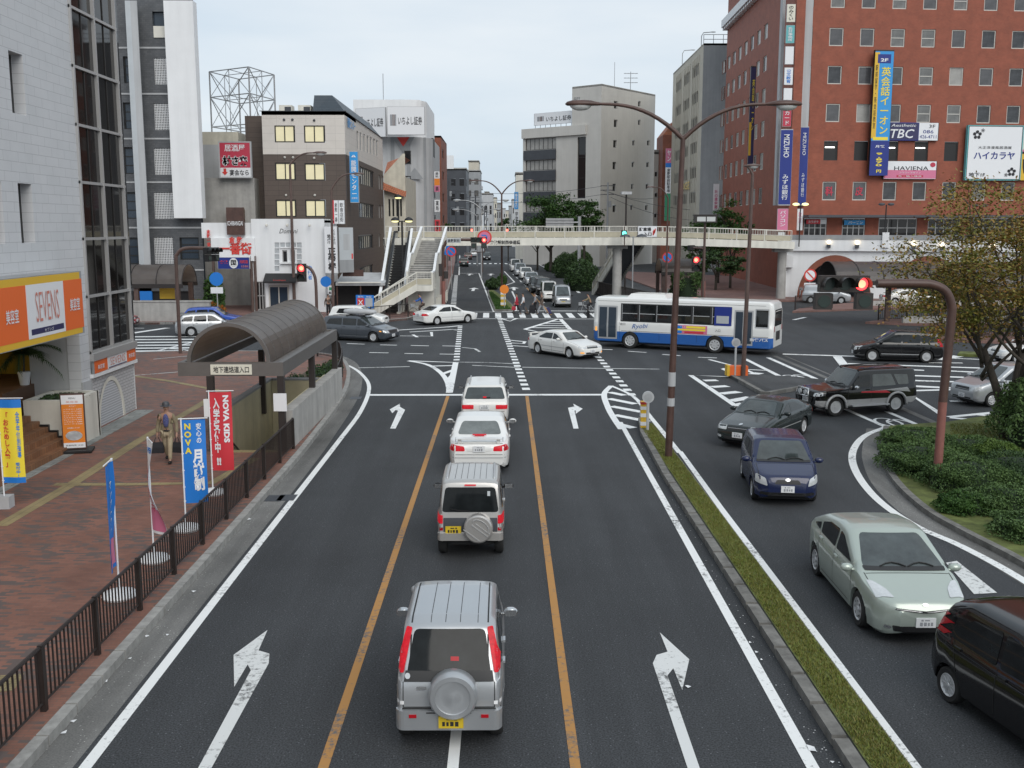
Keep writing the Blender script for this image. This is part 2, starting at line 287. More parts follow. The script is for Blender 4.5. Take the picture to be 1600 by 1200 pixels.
M['leaf_green'] = LEAF('green_leaves', [(.018, .05, .012), (.035, .085, .018), (.06, .12, .025), (.045, .10, .02)]); M['leaf_dark'] = LEAF('dark_leaves', [(.016, .036, .014), (.03, .06, .02), (.045, .085, .026), (.034, .068, .022)])
M['leaf_box'] = LEAF('hedge_leaves', [(.032, .062, .022), (.06, .11, .034), (.09, .15, .045), (.07, .125, .038)]); M['leaf_lime'] = LEAF('lime_leaves', [(.05, .09, .02), (.09, .15, .03), (.12, .17, .035)]); M['leaf_grass'] = LEAF('grass_blades', [(.10, .14, .022), (.15, .19, .033), (.19, .165, .05), (.13, .17, .028), (.16, .115, .055)])
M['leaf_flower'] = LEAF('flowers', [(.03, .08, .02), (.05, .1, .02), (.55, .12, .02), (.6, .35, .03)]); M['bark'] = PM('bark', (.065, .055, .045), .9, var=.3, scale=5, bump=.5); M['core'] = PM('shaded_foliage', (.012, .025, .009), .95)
M['skin'] = PM('skin', (.36, .21, .15), .55); M['hair'] = PM('black_hair', (.015, .012, .011), .5); M['tan'] = PM('tan_cloth', (.21, .175, .115), .9, var=.12, scale=9); M['khakicloth'] = PM('beige_cloth', (.36, .30, .205), .9, var=.1, scale=9); M['plaid'] = PM('blue_plaid_cloth', (.07, .08, .20), .9, var=.6, scale=30)
M['blackcloth'] = PM('black_cloth', (.016, .016, .02), .85); M['redcloth'] = PM('red_cloth', (.42, .03, .05), .85); M['whitecloth'] = PM('white_cloth', (.62, .62, .64), .85); M['greycloth'] = PM('grey_cloth', (.28, .29, .31), .85); M['browncloth'] = PM('brown_cloth', (.11, .08, .065), .85); M['bluecloth'] = PM('blue_cloth', (.03, .10, .34), .85); M['olivecloth'] = PM('olive_cloth', (.22, .17, .10), .85)

cn_ = M['canopy'].node_tree; tb = cn_.nodes.new('ShaderNodeBsdfTranslucent'); tb.inputs[0].default_value = (.62, .52, .44, 1); ms = cn_.nodes.new('ShaderNodeMixShader'); ms.inputs[0].default_value = .5; cn_.links.new(cn_.nodes['Principled BSDF'].outputs[0], ms.inputs[1]); cn_.links.new(tb.outputs[0], ms.inputs[2]); cn_.links.new(ms.outputs[0], cn_.nodes['Material Output'].inputs[0])
# ---------------------------------------------------------------- lettering
def text(parent, s, M4, h=None, w=None, mat='txtblack', bold=0., vertical=False, shear=0., name='lettering', rot=0., lead=1.):
    cu = bpy.data.curves.new('t', 'FONT'); cu.body = '\n'.join(s) if vertical else s; cu.align_x = 'CENTER'; cu.size = 1; cu.offset = bold; cu.shear = shear; cu.resolution_u = 2
    if vertical: cu.space_line = lead
    ob = bpy.data.objects.new('t', cu); COL.objects.link(ob); bpy.context.view_layer.update()
    me = bpy.data.meshes.new_from_object(ob.evaluated_get(bpy.context.evaluated_depsgraph_get())); bpy.data.objects.remove(ob); bpy.data.curves.remove(cu)
    n = len(me.vertices)
    if not n: print('NO TEXT', s); return None
    a = np.zeros(n*3); me.vertices.foreach_get('co', a); a = a.reshape(-1, 3); lo, hi = a.min(0), a.max(0); a -= (lo+hi)/2; sz = hi-lo
    if rot: c_, s_ = math.cos(rot), math.sin(rot); a[:, :2] = a[:, :2] @ np.array([[c_, s_], [-s_, c_]]); sz = a.max(0)-a.min(0)
    sx = sy = 1.
    if h and w: sx, sy = w/sz[0], h/sz[1]
    elif h: sx = sy = h/sz[1]
    else: sx = sy = w/sz[0]
    a[:, 0] *= sx; a[:, 1] *= sy; a[:, 2] = 0
    me.vertices.foreach_set('co', a.ravel()); me.materials.clear(); me.materials.append(M[mat]); me.name = name; me.update()
    return link(name, me, parent, M4 @ Matrix.Rotation(PI/2, 4, 'X'))
def board(name, label, cat, fc, rect, thick=.15, out=.02, face='signwhite', side=None, group=None, texts=(), bands=(), frame=None, post=None, double=False):
    """a sign board on an upright plane fc; rect = (s, z, w, h); texts = (string, cx, cz, h, w, mat, vertical, bold) in 0..1 of the board"""
    s, z, w, h = rect; (ox, oy), (dx, dy) = fc
    rt = thing(name, label, cat, (ox+dx*s, oy+dy*s, z), 0, group); rt.rotation_euler = (0, 0, math.atan2(dy, dx))
    y0 = -out-thick
    MB().box(0, w, y0, -out, 0, h).build('panel', [M[side or face]], rt)
    MB().box(.012*w, w-.012*w, y0-.004, y0+.004, .012*h, h-.012*h).build('face', [M[face]], rt)
    if frame:
        t = min(.08, .06*min(w, h)+.02); b = MB()
        for q in ((-t, 0, -t, h+t), (w, w+t, -t, h+t), (0, w, -t, 0), (0, w, h, h+t)): b.box(q[0], q[1], y0-.02, -out, q[2], q[3])
        b.build('frame', [M[frame]], rt)
    for i, (u0, v0, u1, v1, mt) in enumerate(bands): MB().box(u0*w, u1*w, y0-.009-.003*i, y0-.002, v0*h, v1*h).build('colour_band', [M[mt]], rt)
    for q in texts:
        st, cx, cz, hh, ww, mt = q[:6]; ve = q[6] if len(q) > 6 else False; bo = q[7] if len(q) > 7 else .0; rr = q[8] if len(q) > 8 else 0.; sh = q[9] if len(q) > 9 else 0.
        text(rt, st, T3((cx*w, y0-.03, cz*h)), hh*h if hh else None, ww*w if ww else None, mt, bo, ve, rot=rr, shear=sh)
    return rt
# ================================================================ GROUND, ROADS, MARKINGS
def st(name, mb, mats): return tag(mb.build(name, mats), kind='structure')
PIT = [(-9.05, 31.0), (-6.95, 31.0), (-6.95, 39.2), (-9.05, 39.2)]
st('ground', MB().sheet([(-1500, -300), (1500, -300), (1500, 2500), (-1500, 2500)], 0, [PIT]), M['asphalt'])
KL = [(-6.22, -25), (-6.22, 0), (-6.22, 26), (-6.33, 34), (-6.6, 41.3), (-7.0, 45.6), (-7.6, 49.7), (-8.5, 53.4), (-9.8, 55.7), (-12.5, 56.7), (-17.5, 56.9), (-22, 56), (-40, 52), (-80, 44)]
KLs = [tuple(p) for p in smooth_path([(x, y, 0) for x, y in KL], 5)]
ki, ko = strip_poly([(p[0], p[1]) for p in KLs], .0)[0], strip_poly([(p[0], p[1]) for p in KLs], .36)[0]
side = [(p.x, p.y) for p in ko]+[(-80, -25)]
st('sidewalk', MB().sheet(side, .15, [PIT]), M['brickpave'])
def kerb(name, path, w, h, mat, z0=0.):
    L, Rr = strip_poly(path, 2*w); C_ = [Vector(p[:2]) for p in path]; b = MB(); n = len(path); acc = 0
    for i in range(n-1):   # stones about a metre long, butted with fine gaps
        seg = (C_[i+1]-C_[i]).length; k = max(1, round(seg/1.0))
        for j in range(k):
            t0, t1 = j/k+.003, (j+1)/k-.003
            q = [C_[i].lerp(C_[i+1], t0), C_[i].lerp(C_[i+1], t1), L[i].lerp(L[i+1], t1), L[i].lerp(L[i+1], t0)]
            b.prism([(p.x, p.y) for p in q], z0, h+random.uniform(-.001, .001))
    return st(name, b, mat)
kerb('kerb', [(p[0], p[1]) for p in KLs[:-4]], .18, .16, M['kerb'])
def ribbon(path, w, z, side=0):
    L, Rr = strip_poly(path, w*(2 if side else 1)); C_ = [Vector(p[:2]) for p in path]
    A, B = (L, Rr) if side == 0 else ((C_, Rr) if side > 0 else (L, C_)); n = len(path); b = MB()
    b.add([(p.x, p.y, z) for p in A]+[(p.x, p.y, z) for p in B], [(i, n+i, n+i+1, i+1) for i in range(n-1)]); return b
def merge(a, b): a.add(b.v, b.f); return a
st('gutter', ribbon([(p[0], p[1]) for p in KLs[:-9]], .55, .004, 1), M['gutter'])
lines = MB(); worn = MB(); yel = MB()
zk = [0]
def stroke(px, w, z=.008, mb=lines, world=False, curve=0):
    zk[0] += 1; z += .00004*zk[0]
    P = [(p[0], p[1]) if world else tuple(gp(*p))[:2] for p in px]
    if curve: P = [(p[0], p[1]) for p in smooth_path([(x, y, 0) for x, y in P], curve)]
    merge(mb, ribbon(P, w, z))
def pxpoly(px, z=.008, mb=lines): zk[0] += 1; z += .00004*zk[0]; mb.sheet([tuple(gp(*p))[:2] for p in px], z)
def dashes(a, b, w, ld, lg, z=.008, mb=lines):
    A, B = Vector(gp(*a)[:2]), Vector(gp(*b)[:2]); L = (B-A).length; t = 0
    while t < L:
        p, q = A.lerp(B, t/L), A.lerp(B, min(1, (t+ld)/L)); merge(mb, ribbon([tuple(p), tuple(q)], w, z)); t += ld+lg
def hatch(left, right, ts, w, mb=lines, z=.008):   # stripes from one edge to the other at fractions (ta, tb)
    def on(pl, t):
        P = [Vector(gp(*p)[:2]) for p in pl]; k = t*(len(P)-1); i = min(int(k), len(P)-2); return P[i].lerp(P[i+1], k-i)
    for ta, tb in ts: zk[0] += 1; merge(mb, ribbon([tuple(on(left, ta)), tuple(on(right, tb))], w, z+.00004*zk[0]))
# own carriageway
stroke([(-5.49, -12), (-5.5, 20), (-5.49, 33), (-5.55, 39), (-5.99, 44.6), (-6.87, 48.6), (-7.93, 51.6), (-9.3, 53.9)], .17, world=True, curve=6)
stroke([(-2.38, -12), (-2.39, 42.2)], .14, world=True, mb=yel); stroke([(.92, -12), (.91, 42.2)], .14, world=True, mb=yel)
stroke([(4.02, -12), (4.02, 12.5), (4.16, 35.2), (4.16, 36.4)], .17, world=True)
stroke([(-5.8, 42.5), (4.1, 42.5)], .4, world=True); stroke([(-.69, 4), (-.69, 14.6)], .15, world=True)
dashes((719, 509), (713, 566), .32, .62, .62); dashes((780, 497), (823, 611), .34, .62, .62); dashes((930, 553), (988, 618), .34, .62, .62)
# painted islands
lc = [(638, 564), (668, 570), (688, 582), (699, 597), (702, 613)]
stroke([(638, 564), (712, 566.5), (702, 614)], .3); stroke(lc, .25, .009, curve=4)
hatch(lc, [(712, 566.5), (702, 614)], [(.3, .12), (.55, .28), (.75, .46)], .28)
hl = [(955, 603), (944, 616), (950, 637), (960, 655), (971, 671)]; hr = [(955, 603), (990, 620), (1015, 650), (1062, 708)]
stroke(hl, .24, .009, curve=5); stroke(hr, .17, .009, curve=4)
for a, b in (((952, 613), (976, 618)), ((951, 623), (993, 631.5)), ((955, 635), (1003, 644)), ((960, 648.5), (1013, 659)), ((968, 663.5), (990, 669))): stroke([a, b], .36)
stroke([(5.36, 12), (5.42, 25), (5.5, 31.5)], .16, world=True); stroke([(5.36, -12), (5.36, 12)], .16, world=True)
stroke([(820, 514.6), (871, 499), (876, 499), (891, 515)], .3); stroke([(820, 514.6), (842, 519), (893, 516)], .25, .009)
hatch([(871, 499), (820, 514.6)], [(876, 499), (891, 515)], [(.25, .25), (.45, .45), (.65, .65), (.85, .85)], .35)
stroke([(782, 497.5), (797, 502), (807, 497.5)], .3); stroke([(794, 531.5), (820, 534), (818, 537), (798, 536)], .25); stroke([(798, 540), (826, 542)], .2)
# turning arrows
ARW = [[(256, 1300), (310, 1200), (392, 1048), (387, 1039), (366, 1074), (365, 1024), (418, 985), (404, 1017), (421, 1022), (420, 1037), (331, 1200), (276, 1300)],
 [(1107, 1300), (1074, 1200), (1020, 1037), (1026, 1024), (1043, 1019), (1031, 989), (1077, 1031), (1066, 1079), (1052, 1045), (1043, 1056), (1093, 1200), (1127, 1300)],
 [(609.6, 670), (618, 670), (633, 640.7), (625, 636), (625, 631), (609, 640), (613, 646), (618, 641), (622, 642)],
 [(896, 670), (904, 670), (897.5, 642), (899.7, 641.5), (899.5, 647), (910.5, 639), (895.5, 631), (897.5, 635.5), (887.5, 637.5)]]
for a in ARW[:2]: pxpoly(a, .008, worn)
for a in ARW[2:]: pxpoly(a, .008, lines)
# the zebra crossing before the footbridge, with its stop lines
for i in range(17):
    x = -4.6+i*.96; y0 = 79.5-(x+4.6)*.03; lines.sheet([(x, y0), (x+.48, y0), (x+.42, y0+4.4), (x-.06, y0+4.4)], .008)
stroke([(-4.7, 78.6), (11.5, 78.0)], .22, world=True); stroke([(.9, 86.0), (11.0, 85.4)], .4, world=True); stroke([(-4.9, 84.6), (.6, 84.9)], .18, world=True)
# far carriageway: the road bends a little to the left
def farx(x0, Y): return x0-.0425*(Y-84)
stroke([(farx(-.9, y), y) for y in (85, 120, 156)], .16, world=True); stroke([(farx(10.9, y), y) for y in (84, 110, 150, 190, 260)], .18, world=True); stroke([(farx(-3.9, y), y) for y in (150, 200, 300, 500)], .18, world=True)
for y in np.arange(84, 150, 1.9): merge(lines, ribbon([(farx(-4.3, y), y), (farx(-4.3, y+.95), y+.95)], .5, .008))
stroke([(717, 427), (747, 427)], .45); 
stroke([(823, 450), (861, 492)], .17, mb=yel); stroke([(784, 448), (804, 441), (788, 424)], .18); stroke([(800, 455), (806, 468), (806, 486)], .18); stroke([(785, 487), (805, 486.5)], .18)
for y in np.arange(95, 150, 9): stroke([(farx(4.1, y), y), (farx(4.1, y+3.5), y+3.5)], .15, world=True)
for px, py in ((740, 452), (734, 429), (767, 429), (803, 451), (902, 455)):
    c = gp(px, py); s = .55; a = [(-.15, -2.2), (.15, -2.2), (.15, .4), (.55, .4), (0, 2.2), (-.55, .4), (-.15, .4)]
    lines.sheet([(c.x+x_*1.1, c.y+y_*1.4) for x_, y_ in a], .008)
for i in range(9): x = -7.0+i*1.0; lines.sheet([(x, 195), (x+.5, 195), (x+.4, 199), (x-.1, 199)], .008)
# dashes and ghost lines in the crossing
for a, b in (((542, 537), (570, 538)), ((594, 539), (620, 539.6)), ((642, 540), (670, 540.6)), ((691, 540.6), (713, 541)), ((577, 551), (607, 551.6)), ((632, 552.5), (661, 553)), ((687, 553.4), (713, 553.8)), ((940, 546), (957, 546.6)), ((981, 549), (1010, 551)), ((1035, 554), (1063, 556)), ((1091, 558.5), (1120, 559.5))): stroke([a, b], .2)
stroke([(615, 516.5), (700, 511), (719, 509)], .3); stroke([(640, 519), (706, 515), (715, 516)], .25); stroke([(625, 525), (675, 525.5), (674, 519)], .2); stroke([(645, 523), (652, 527)], .2)
for p in ([(716, 566), (760, 566.5), (812, 569)], [(738, 571), (812, 574.5)], [(816, 574), (880, 575), (1030, 577)], [(722, 543), (742, 545), (750, 550)], [(560, 575), (640, 573)]): stroke(p, .16, .006, worn)
# left arm of the crossing: zebra stripes, arrows
for i, (u0, u1, v) in enumerate(((205, 345, 525.5), (205, 356, 530), (205, 340, 534.5), (205, 325, 539), (205, 300, 543.5), (205, 285, 548))): stroke([(u0, v+1), (u1, v)], .55)
stroke([(205, 521), (262, 512.5)], .5); stroke([(205, 513), (225, 513)], .2); stroke([(243, 549), (330, 528)], .2); stroke([(288, 549), (320, 542)], .3); stroke([(265, 545), (292, 546)], .3); stroke([(222, 553), (320, 551.5), (500, 553)], .25)
stroke([(240, 566), (345, 556)], .12, .155+.004, worn); stroke([(210, 592), (320, 583)], .12, .155+.004, worn)
# right: hatched nose and the traffic island
stroke([(1138, 589), (1079, 586.5), (1150, 635)], .25)
for a, b in (((1100, 595), (1121, 594.5)), ((1112, 605), (1137, 603.5)), ((1126, 615.5), (1155, 612.5)), ((1141, 627), (1173, 621)), ((1149, 634), (1164, 631))): stroke([a, b], .5, .009)
stroke([(1164, 561), (1236, 597)], .25); stroke([(1200, 559), (1283, 596), (1337, 621)], .25); stroke([(1322, 640), (1385, 668)], .2); stroke([(1385, 643), (1438, 666)], .2); stroke([(1129, 576), (1196, 579)], .2); stroke([(1129, 576.5), (1140, 582)], .2); stroke([(1108, 562), (1158, 575), (1183, 586)], .2); stroke([(1172, 586), (1187, 583)], .5); stroke([(1216, 594), (1228, 594)], .2)
for cx, cy in ((1238, 590), (1253, 589.5), (1388, 660), (1408, 662)):
    c = gp(cx, cy); merge(lines, ribbon([(c.x+.42*math.cos(q), c.y+.8*math.sin(q)) for q in np.linspace(0, 6.3, 14)], .1, .008))
stroke([(1236, 589), (1246, 587.5), (1256, 590)], .12); stroke([(1386, 660), (1397, 657.5), (1410, 662)], .12)
for a, b, w in (((1325, 568.5), (1535, 575.5), .4), ((1391, 577), (1444, 579), .35), ((1486, 580), (1525, 582), .4), ((1407, 586.5), (1507, 590), .4), ((1412, 594.5), (1495, 597), .4), ((1415, 603), (1492, 607), .5), ((1484, 627), (1510, 628), .3), ((1466, 559), (1600, 565), .3), ((1450, 567), (1504, 567.5), .25), ((1223, 553.5), (1335, 557), .4), ((1465, 562), (1498, 556.5), .6), ((1420, 611), (1492, 609), .35), ((1240, 500), (1258, 496), .3)): stroke([a, b], w)
pxpoly([(1301, 557), (1315, 557), (1329, 574), (1316, 576.5)]); pxpoly([(1414, 612), (1425, 617), (1470, 644), (1470, 651)]); stroke([(1482, 652), (1558, 644.5)], .3); stroke([(1484, 653), (1517, 656)], .3, .009); stroke([(1523, 648), (1560, 651)], .3)
stroke([(1384, 668), (1352, 681), (1335, 700), (1332, 722), (1346, 752), (1378, 787), (1432, 823), (1502, 854), (1600, 908), (1800, 1040)], .22, curve=5)
pxpoly([(1478, 880), (1495, 877), (1558, 927), (1522, 929)], .006, worn)
stroke([(1020, 443), (1062, 461), (1130, 468)], .2); stroke([(1088, 451), (1135, 467), (1200, 478)], .25); stroke([(1050, 476), (1090, 478)], .4); stroke([(1044, 482), (1095, 484.5)], .4)
st('road_markings', lines, M['white_line']); st('worn_markings', worn, M['worn_line']); st('yellow_lane_lines', yel, M['yellow_line'])
# drainage channels at the right
st('drain_channel', merge(ribbon([tuple(gp(*p))[:2] for p in ((1210, 556), (1290, 590), (1352, 612), (1400, 634), (1468, 664))], .28, .006), ribbon([tuple(gp(*p))[:2] for p in ((1226, 556), (1320, 595), (1400, 628))], .12, .006)), M['gutter'])
# near median: kerb with thin turf
st('median', MB().prism([(4.47, -12), (5.24, -12), (5.27, 30), (5.2, 35.6), (4.86, 36.4), (4.6, 34), (4.45, 28)], 0, .10), M['oldkerb'])
kerb('median_kerb', [(4.45, -12), (4.45, 12), (4.43, 28), (4.58, 34), (4.84, 36.6)][::-1], .2, .15, M['oldkerb'])
st('median_verge', ribbon([(5.26, -12), (5.3, 30)], .3, .003), M['asphalt2'])
TURF = [(4.68, -12), (5.2, -12), (5.22, 30), (5.1, 35.3), (4.88, 35.6), (4.68, 30)]
st('median_soil', MB().sheet(TURF, .14), M['turf'])
def blades(name, polyf, n, h, mat, kindof='grass', tilt=.5):
    P = np.array([polyf() for _ in range(n)]); a = rng.uniform(0, 2*PI, n); hh = rng.uniform(.5, 1.2, n)*h; w = hh*.22
    d = np.stack([np.cos(a), np.sin(a), np.zeros(n)], 1); t = rng.normal(0, tilt, (n, 2))*hh[:, None]
    v = np.stack([P-d*w[:, None], P+d*w[:, None], P+np.stack([t[:, 0], t[:, 1], hh], 1)], 1).reshape(-1, 3)
    me = bpy.data.meshes.new(name); me.from_pydata(v.tolist(), [], np.arange(3*n).reshape(-1, 3).tolist()); me.materials.append(mat); return tag(link(name, me), kind='stuff')
def mp_():
    y = 10+25.4*rng.random()**1.3; x = 4.7+.5*rng.random(); return (x, y, .14)
tag(blades('grass', mp_, 30000, .045, M['leaf_grass']), 'patchy short grass on the narrow median strip', 'grass')
# right shrub island
IS = [(1380, 671), (1376, 700), (1378, 722), (1395, 757), (1440, 800), (1500, 836), (1600, 889), (1800, 1010)]
ISp = [(p[0], p[1]) for p in smooth_path([gp(*p) for p in IS], 4)]
kerb('island_kerb', ISp, .18, .14, M['oldkerb']); st('island_gutter', ribbon(ISp, .55, .004, 1), M['gutter'])
isl = [(p.x, p.y) for p in strip_poly(ISp, .36)[0]]
ISL = isl+[(40, isl[-1][1]), (40, 38), tuple(gp(1560, 651))[:2], tuple(gp(1480, 664))[:2], tuple(gp(1392, 670))[:2]]
st('shrub_island', MB().prism(ISL, 0, .12), M['turf'])
st('traffic_island', MB().prism([tuple(gp(*p))[:2] for p in ((1139, 590), (1190, 617), (1203, 617), (1262, 607), (1310, 607), (1298, 598), (1240, 592), (1165, 588))], 0, .12), M['asphalt2'])
kerb('traffic_island_kerb', [tuple(gp(*p))[:2] for p in ((1310, 608), (1262, 607.5), (1203, 618), (1188, 617), (1138, 589))][::-1], .2, .15, M['oldkerb'])
# far median, far sidewalks, station plaza islands
FM = [(-.9, 85.4), (.75, 85.4), (.75, 90), (-.2, 103), (-1.4, 112), (-1.9, 112), (-1.7, 103)]
st('far_median', MB().prism(FM, 0, .16), M['oldkerb']); st('far_median_soil', MB().sheet([(x+(.15 if x < -.5 else -.15), y+(.15 if y < 86 else 0)) for x, y in FM], .165), M['turf'])
tag(blades('grass', lambda: (lambda y: (-.75-.04*(y-85)+rng.random()*(1.3-.045*(y-85)), y, .16))(85.6+rng.random()*22), 9000, .12, M['leaf_green']), 'tufty green grass on the far median nose', 'grass')
st('far_left_sidewalk', MB().prism([(-90, 72), (-27, 74), (-21, 74.2), (-15, 75.6), (-10.6, 74.2), (-7.4, 77.3), (-6.1, 84), (-5.6, 98), (-7.6, 150), (-14, 300), (-14, 92), (-90, 92)], 0, .15), M['brickpave2'])
kerb('far_left_kerb', [(-27, 74), (-21, 74.2), (-15, 75.6), (-10.6, 74.2), (-7.4, 77.3), (-6.1, 84), (-5.6, 98), (-7.6, 150)], .2, .17, M['kerb'])
st('far_right_sidewalk', MB().prism([(11.4, 86), (12.6, 83.4), (15.2, 83.8), (16, 92), (14.5, 120), (12, 160), (8.0, 260), (4.6, 260), (farx(11.4, 150), 150)], 0, .15), M['asphalt2'])
kerb('far_right_kerb', [(4.6, 258), (farx(11.4, 150), 150), (11.4, 86), (12.6, 83.4), (15.2, 83.8)][::-1], .2, .17, M['oldkerb'])
st('plaza_island', MB().prism([tuple(gp(*p))[:2] for p in ((1238, 489), (1372, 484), (1600, 484), (1600, 475), (1320, 476), (1250, 484))], 0, .15).prism([tuple(gp(*p))[:2] for p in ((1352, 506), (1420, 509), (1600, 512), (1700, 512), (1700, 500), (1420, 499), (1372, 503))], 0, .15).prism([tuple(gp(*p))[:2] for p in ((1463, 532), (1520, 536), (1700, 541), (1700, 521), (1480, 523))], 0, .15), M['brickpave2'])
st('station_sidewalk', MB().prism([(20.6, 96), (60, 96.4), (60, 112), (18, 160), (16, 160), (17, 110)], 0, .15), M['brickpave2'])
st('verge', MB().prism([tuple(gp(*p))[:2] for p in ((1496, 557), (1600, 561), (1600, 556), (1500, 553))], 0, .15), M['turf'])
# tactile guide paths and stone edging on the near sidewalk
st('tactile_path', merge(merge(ribbon([tuple(gp(*p, .15))[:2] for p in ((0, 822), (110, 758), (215, 690), (320, 628), (345, 612))], .34, .155), ribbon([tuple(gp(*p, .15))[:2] for p in ((85, 757), (200, 757), (330, 755), (400, 716))], .3, .158)), merge(ribbon([tuple(gp(*p, .15))[:2] for p in ((205, 587), (262, 595), (320, 606), (358, 614))], .3, .158), ribbon([tuple(gp(*p, .15))[:2] for p in ((-20, 1070), (30, 1066))], .6, .158))), M['tactile'])
st('stone_edging', ribbon([(-13.35, 12), (-13.4, 25), (-13.6, 38.2)], .7, .156), M['stone'])
# manhole and gully lids
g = MB()
for px, py in ((430, 779), (557, 622), (450, 778)): c = gp(px, py); g.box(c.x-.25, c.x+.2, c.y-.3, c.y+.3, .0, .012)
st('gully_grate', g, M['dgrey'])
# litter
lit = MB()
for px, py, s in ((390, 800, .05), (388, 812, .09), (230, 995, .05), (203, 1030, .04), (165, 1066, .05), (115, 1128, .05), (100, 1146, .06), (262, 955, .04), (262, 993, .035), (1268, 1171, .1), (1150, 975, .04), (1172, 1005, .04), (1182, 1020, .04), (1300, 1192, .03), (1075, 1074, .05), (303, 925, .05), (1190, 1032, .035), (1120, 930, .03)):
    c = gp(px, py); a = random.random()*6; lit.add([(c.x+s*math.cos(a+q)*(1 if k % 2 else .6), c.y+s*math.sin(a+q), .014+.012*(k % 2)) for k, q in enumerate((0, 1.4, 3.1, 4.6))], [(0, 1, 2, 3)])
for _ in range(150):
    y = 10+28*random.random()**1.5; x = random.gauss(4.28, .09); s = random.uniform(.006, .018); a = random.random()*6
    lit.add([(x+s*math.cos(a+q), y+s*math.sin(a+q), .013) for q in (0, 2, 4)], [(0, 1, 2)])
tag(lit.build('litter', M['white']), 'scattered white paper scraps along the kerbs', 'litter', kind='stuff')
# ================================================================ BUILDINGS
WK = dict(dark=('frame_alu', 'glass_dark', 0, 0), grey=('frame_white', 'glass_grey', 0, 0), grey2=('frame_white', 'glass_dim', 0, 0), grey3=('frame_white', 'glass_pale', 0, 1), blind=('frame_white', 'glass_blind', 0, 0), lit=('frame_black', 'glass_lit', 1, 0), black=('frame_black', 'glass_dark', 0, 0), blue=('frame_black', 'glass_blue', 0, 2),
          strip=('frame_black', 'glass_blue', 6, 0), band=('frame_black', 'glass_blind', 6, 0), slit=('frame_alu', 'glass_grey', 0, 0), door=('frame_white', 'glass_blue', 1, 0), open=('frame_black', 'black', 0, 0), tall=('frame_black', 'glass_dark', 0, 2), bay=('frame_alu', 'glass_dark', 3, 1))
_wm = {}
def win_mesh(w, h, kind):
    k = (round(w, 1), round(h, 1), kind)
    if k not in _wm:
        fm, gm, nv, nh = WK[kind]; t = min(.1, .07*max(w, h)); b = MB()
        b.box(0, t, -.03, .05, 0, h).box(w-t, w, -.03, .05, 0, h).box(t, w-t, -.03, .05, 0, t).box(t, w-t, -.03, .05, h-t, h)
        for i in range(nv): x = w*(i+1)/(nv+1); b.box(x-t*.45, x+t*.45, -.02, .04, t, h-t)
        for i in range(nh): z = h*(i+1)/(nh+1); b.box(t, w-t, -.015, .035, z-t*.4, z+t*.4)
        b.add([(t, .02, t), (w-t, .02, t), (w-t, .02, h-t), (t, .02, h-t)], [(0, 1, 2, 3)], 1)
        _wm[k] = b.mesh('window', [M[fm], M[gm]])
    return _wm[k]
def wall_mb(L, H, holes, depth, b=None, z0=0.):
    b = b or MB(); xs = sorted({0., L, *[min(max(q, 0), L) for h in holes for q in (h[0], h[0]+h[2])]}); zs = sorted({z0, z0+H, *[min(max(q, z0), z0+H) for h in holes for q in (h[1], h[1]+h[3])]})
    for j in range(len(zs)-1):
        i = 0
        while i < len(xs)-1:
            zc = (zs[j]+zs[j+1])/2
            def hole(i_): xc = (xs[i_]+xs[i_+1])/2; return any(h[0] < xc < h[0]+h[2] and h[1] < zc < h[1]+h[3] for h in holes)
            if hole(i): i += 1; continue
            k = i
            while k+1 < len(xs)-1 and not hole(k+1): k += 1
            b.add([(xs[i], 0, zs[j]), (xs[k+1], 0, zs[j]), (xs[k+1], 0, zs[j+1]), (xs[i], 0, zs[j+1])], [(0, 1, 2, 3)]); i = k+1
    for x, z, w, h in [q[:4] for q in holes]:
        b.add([(x,0,z),(x+w,0,z),(x+w,0,z+h),(x,0,z+h),(x,depth,z),(x+w,depth,z),(x+w,depth,z+h),(x,depth,z+h)], [(0,4,5,1),(1,5,6,2),(2,6,7,3),(3,7,4,0)])
    return b
class Bld:
    def __init__(s, name, label, loc, cat='building', group=None):
        s.r = thing(name, label, cat, (loc[0], loc[1], 0), 0, group); s.I = T3((-loc[0], -loc[1], 0))
    def at(s, fc, x=0, y=0, z=0): return s.I @ fmat(fc) @ T3((x, y, z))
    def face(s, fc, L, H, mat, wins=(), depth=.22, z0=0., extra=(), name='wall'):
        hs = [tuple(w[:4]) for w in wins]+list(extra)
        wall_mb(L, H, hs, depth, None, z0).build(name, M[mat], s.r, M=s.at(fc))
        for x, z, w, h, k in wins:
            me = win_mesh(w, h, k); kw, kh = round(w, 1), round(h, 1)
            link('window', me, s.r, s.at(fc, x, depth-.07, z) @ Matrix.Diagonal((w/kw, 1, h/kh, 1)))
    def part(s, name, mb, mat, fc=((0, 0), (1, 0)), smooth=False, ang=None):
        return mb.build(name, [M[m] for m in mat] if isinstance(mat, (list, tuple)) else M[mat], s.r, smooth, s.I @ fmat(fc), ang)
    def roof(s, poly, z, mat='conc', par=.0, th=.3): 
        mb = MB().prism(poly, z-th, z)
        if par:
            n = len(poly)
            for i in range(n):
                a, b_ = Vector(poly[i]), Vector(poly[(i+1) % n]); merge(mb, MB().prism([tuple(p) for p in (lambda L_, R_: (L_[0], L_[1], R_[1], R_[0]))(*strip_poly([tuple(a), tuple(b_)], .25))], z, z+par))
        return s.part('roof', mb, mat)
def px(fc, kind, *rects): return [(*wr(*r, fc), kind) for r in rects]

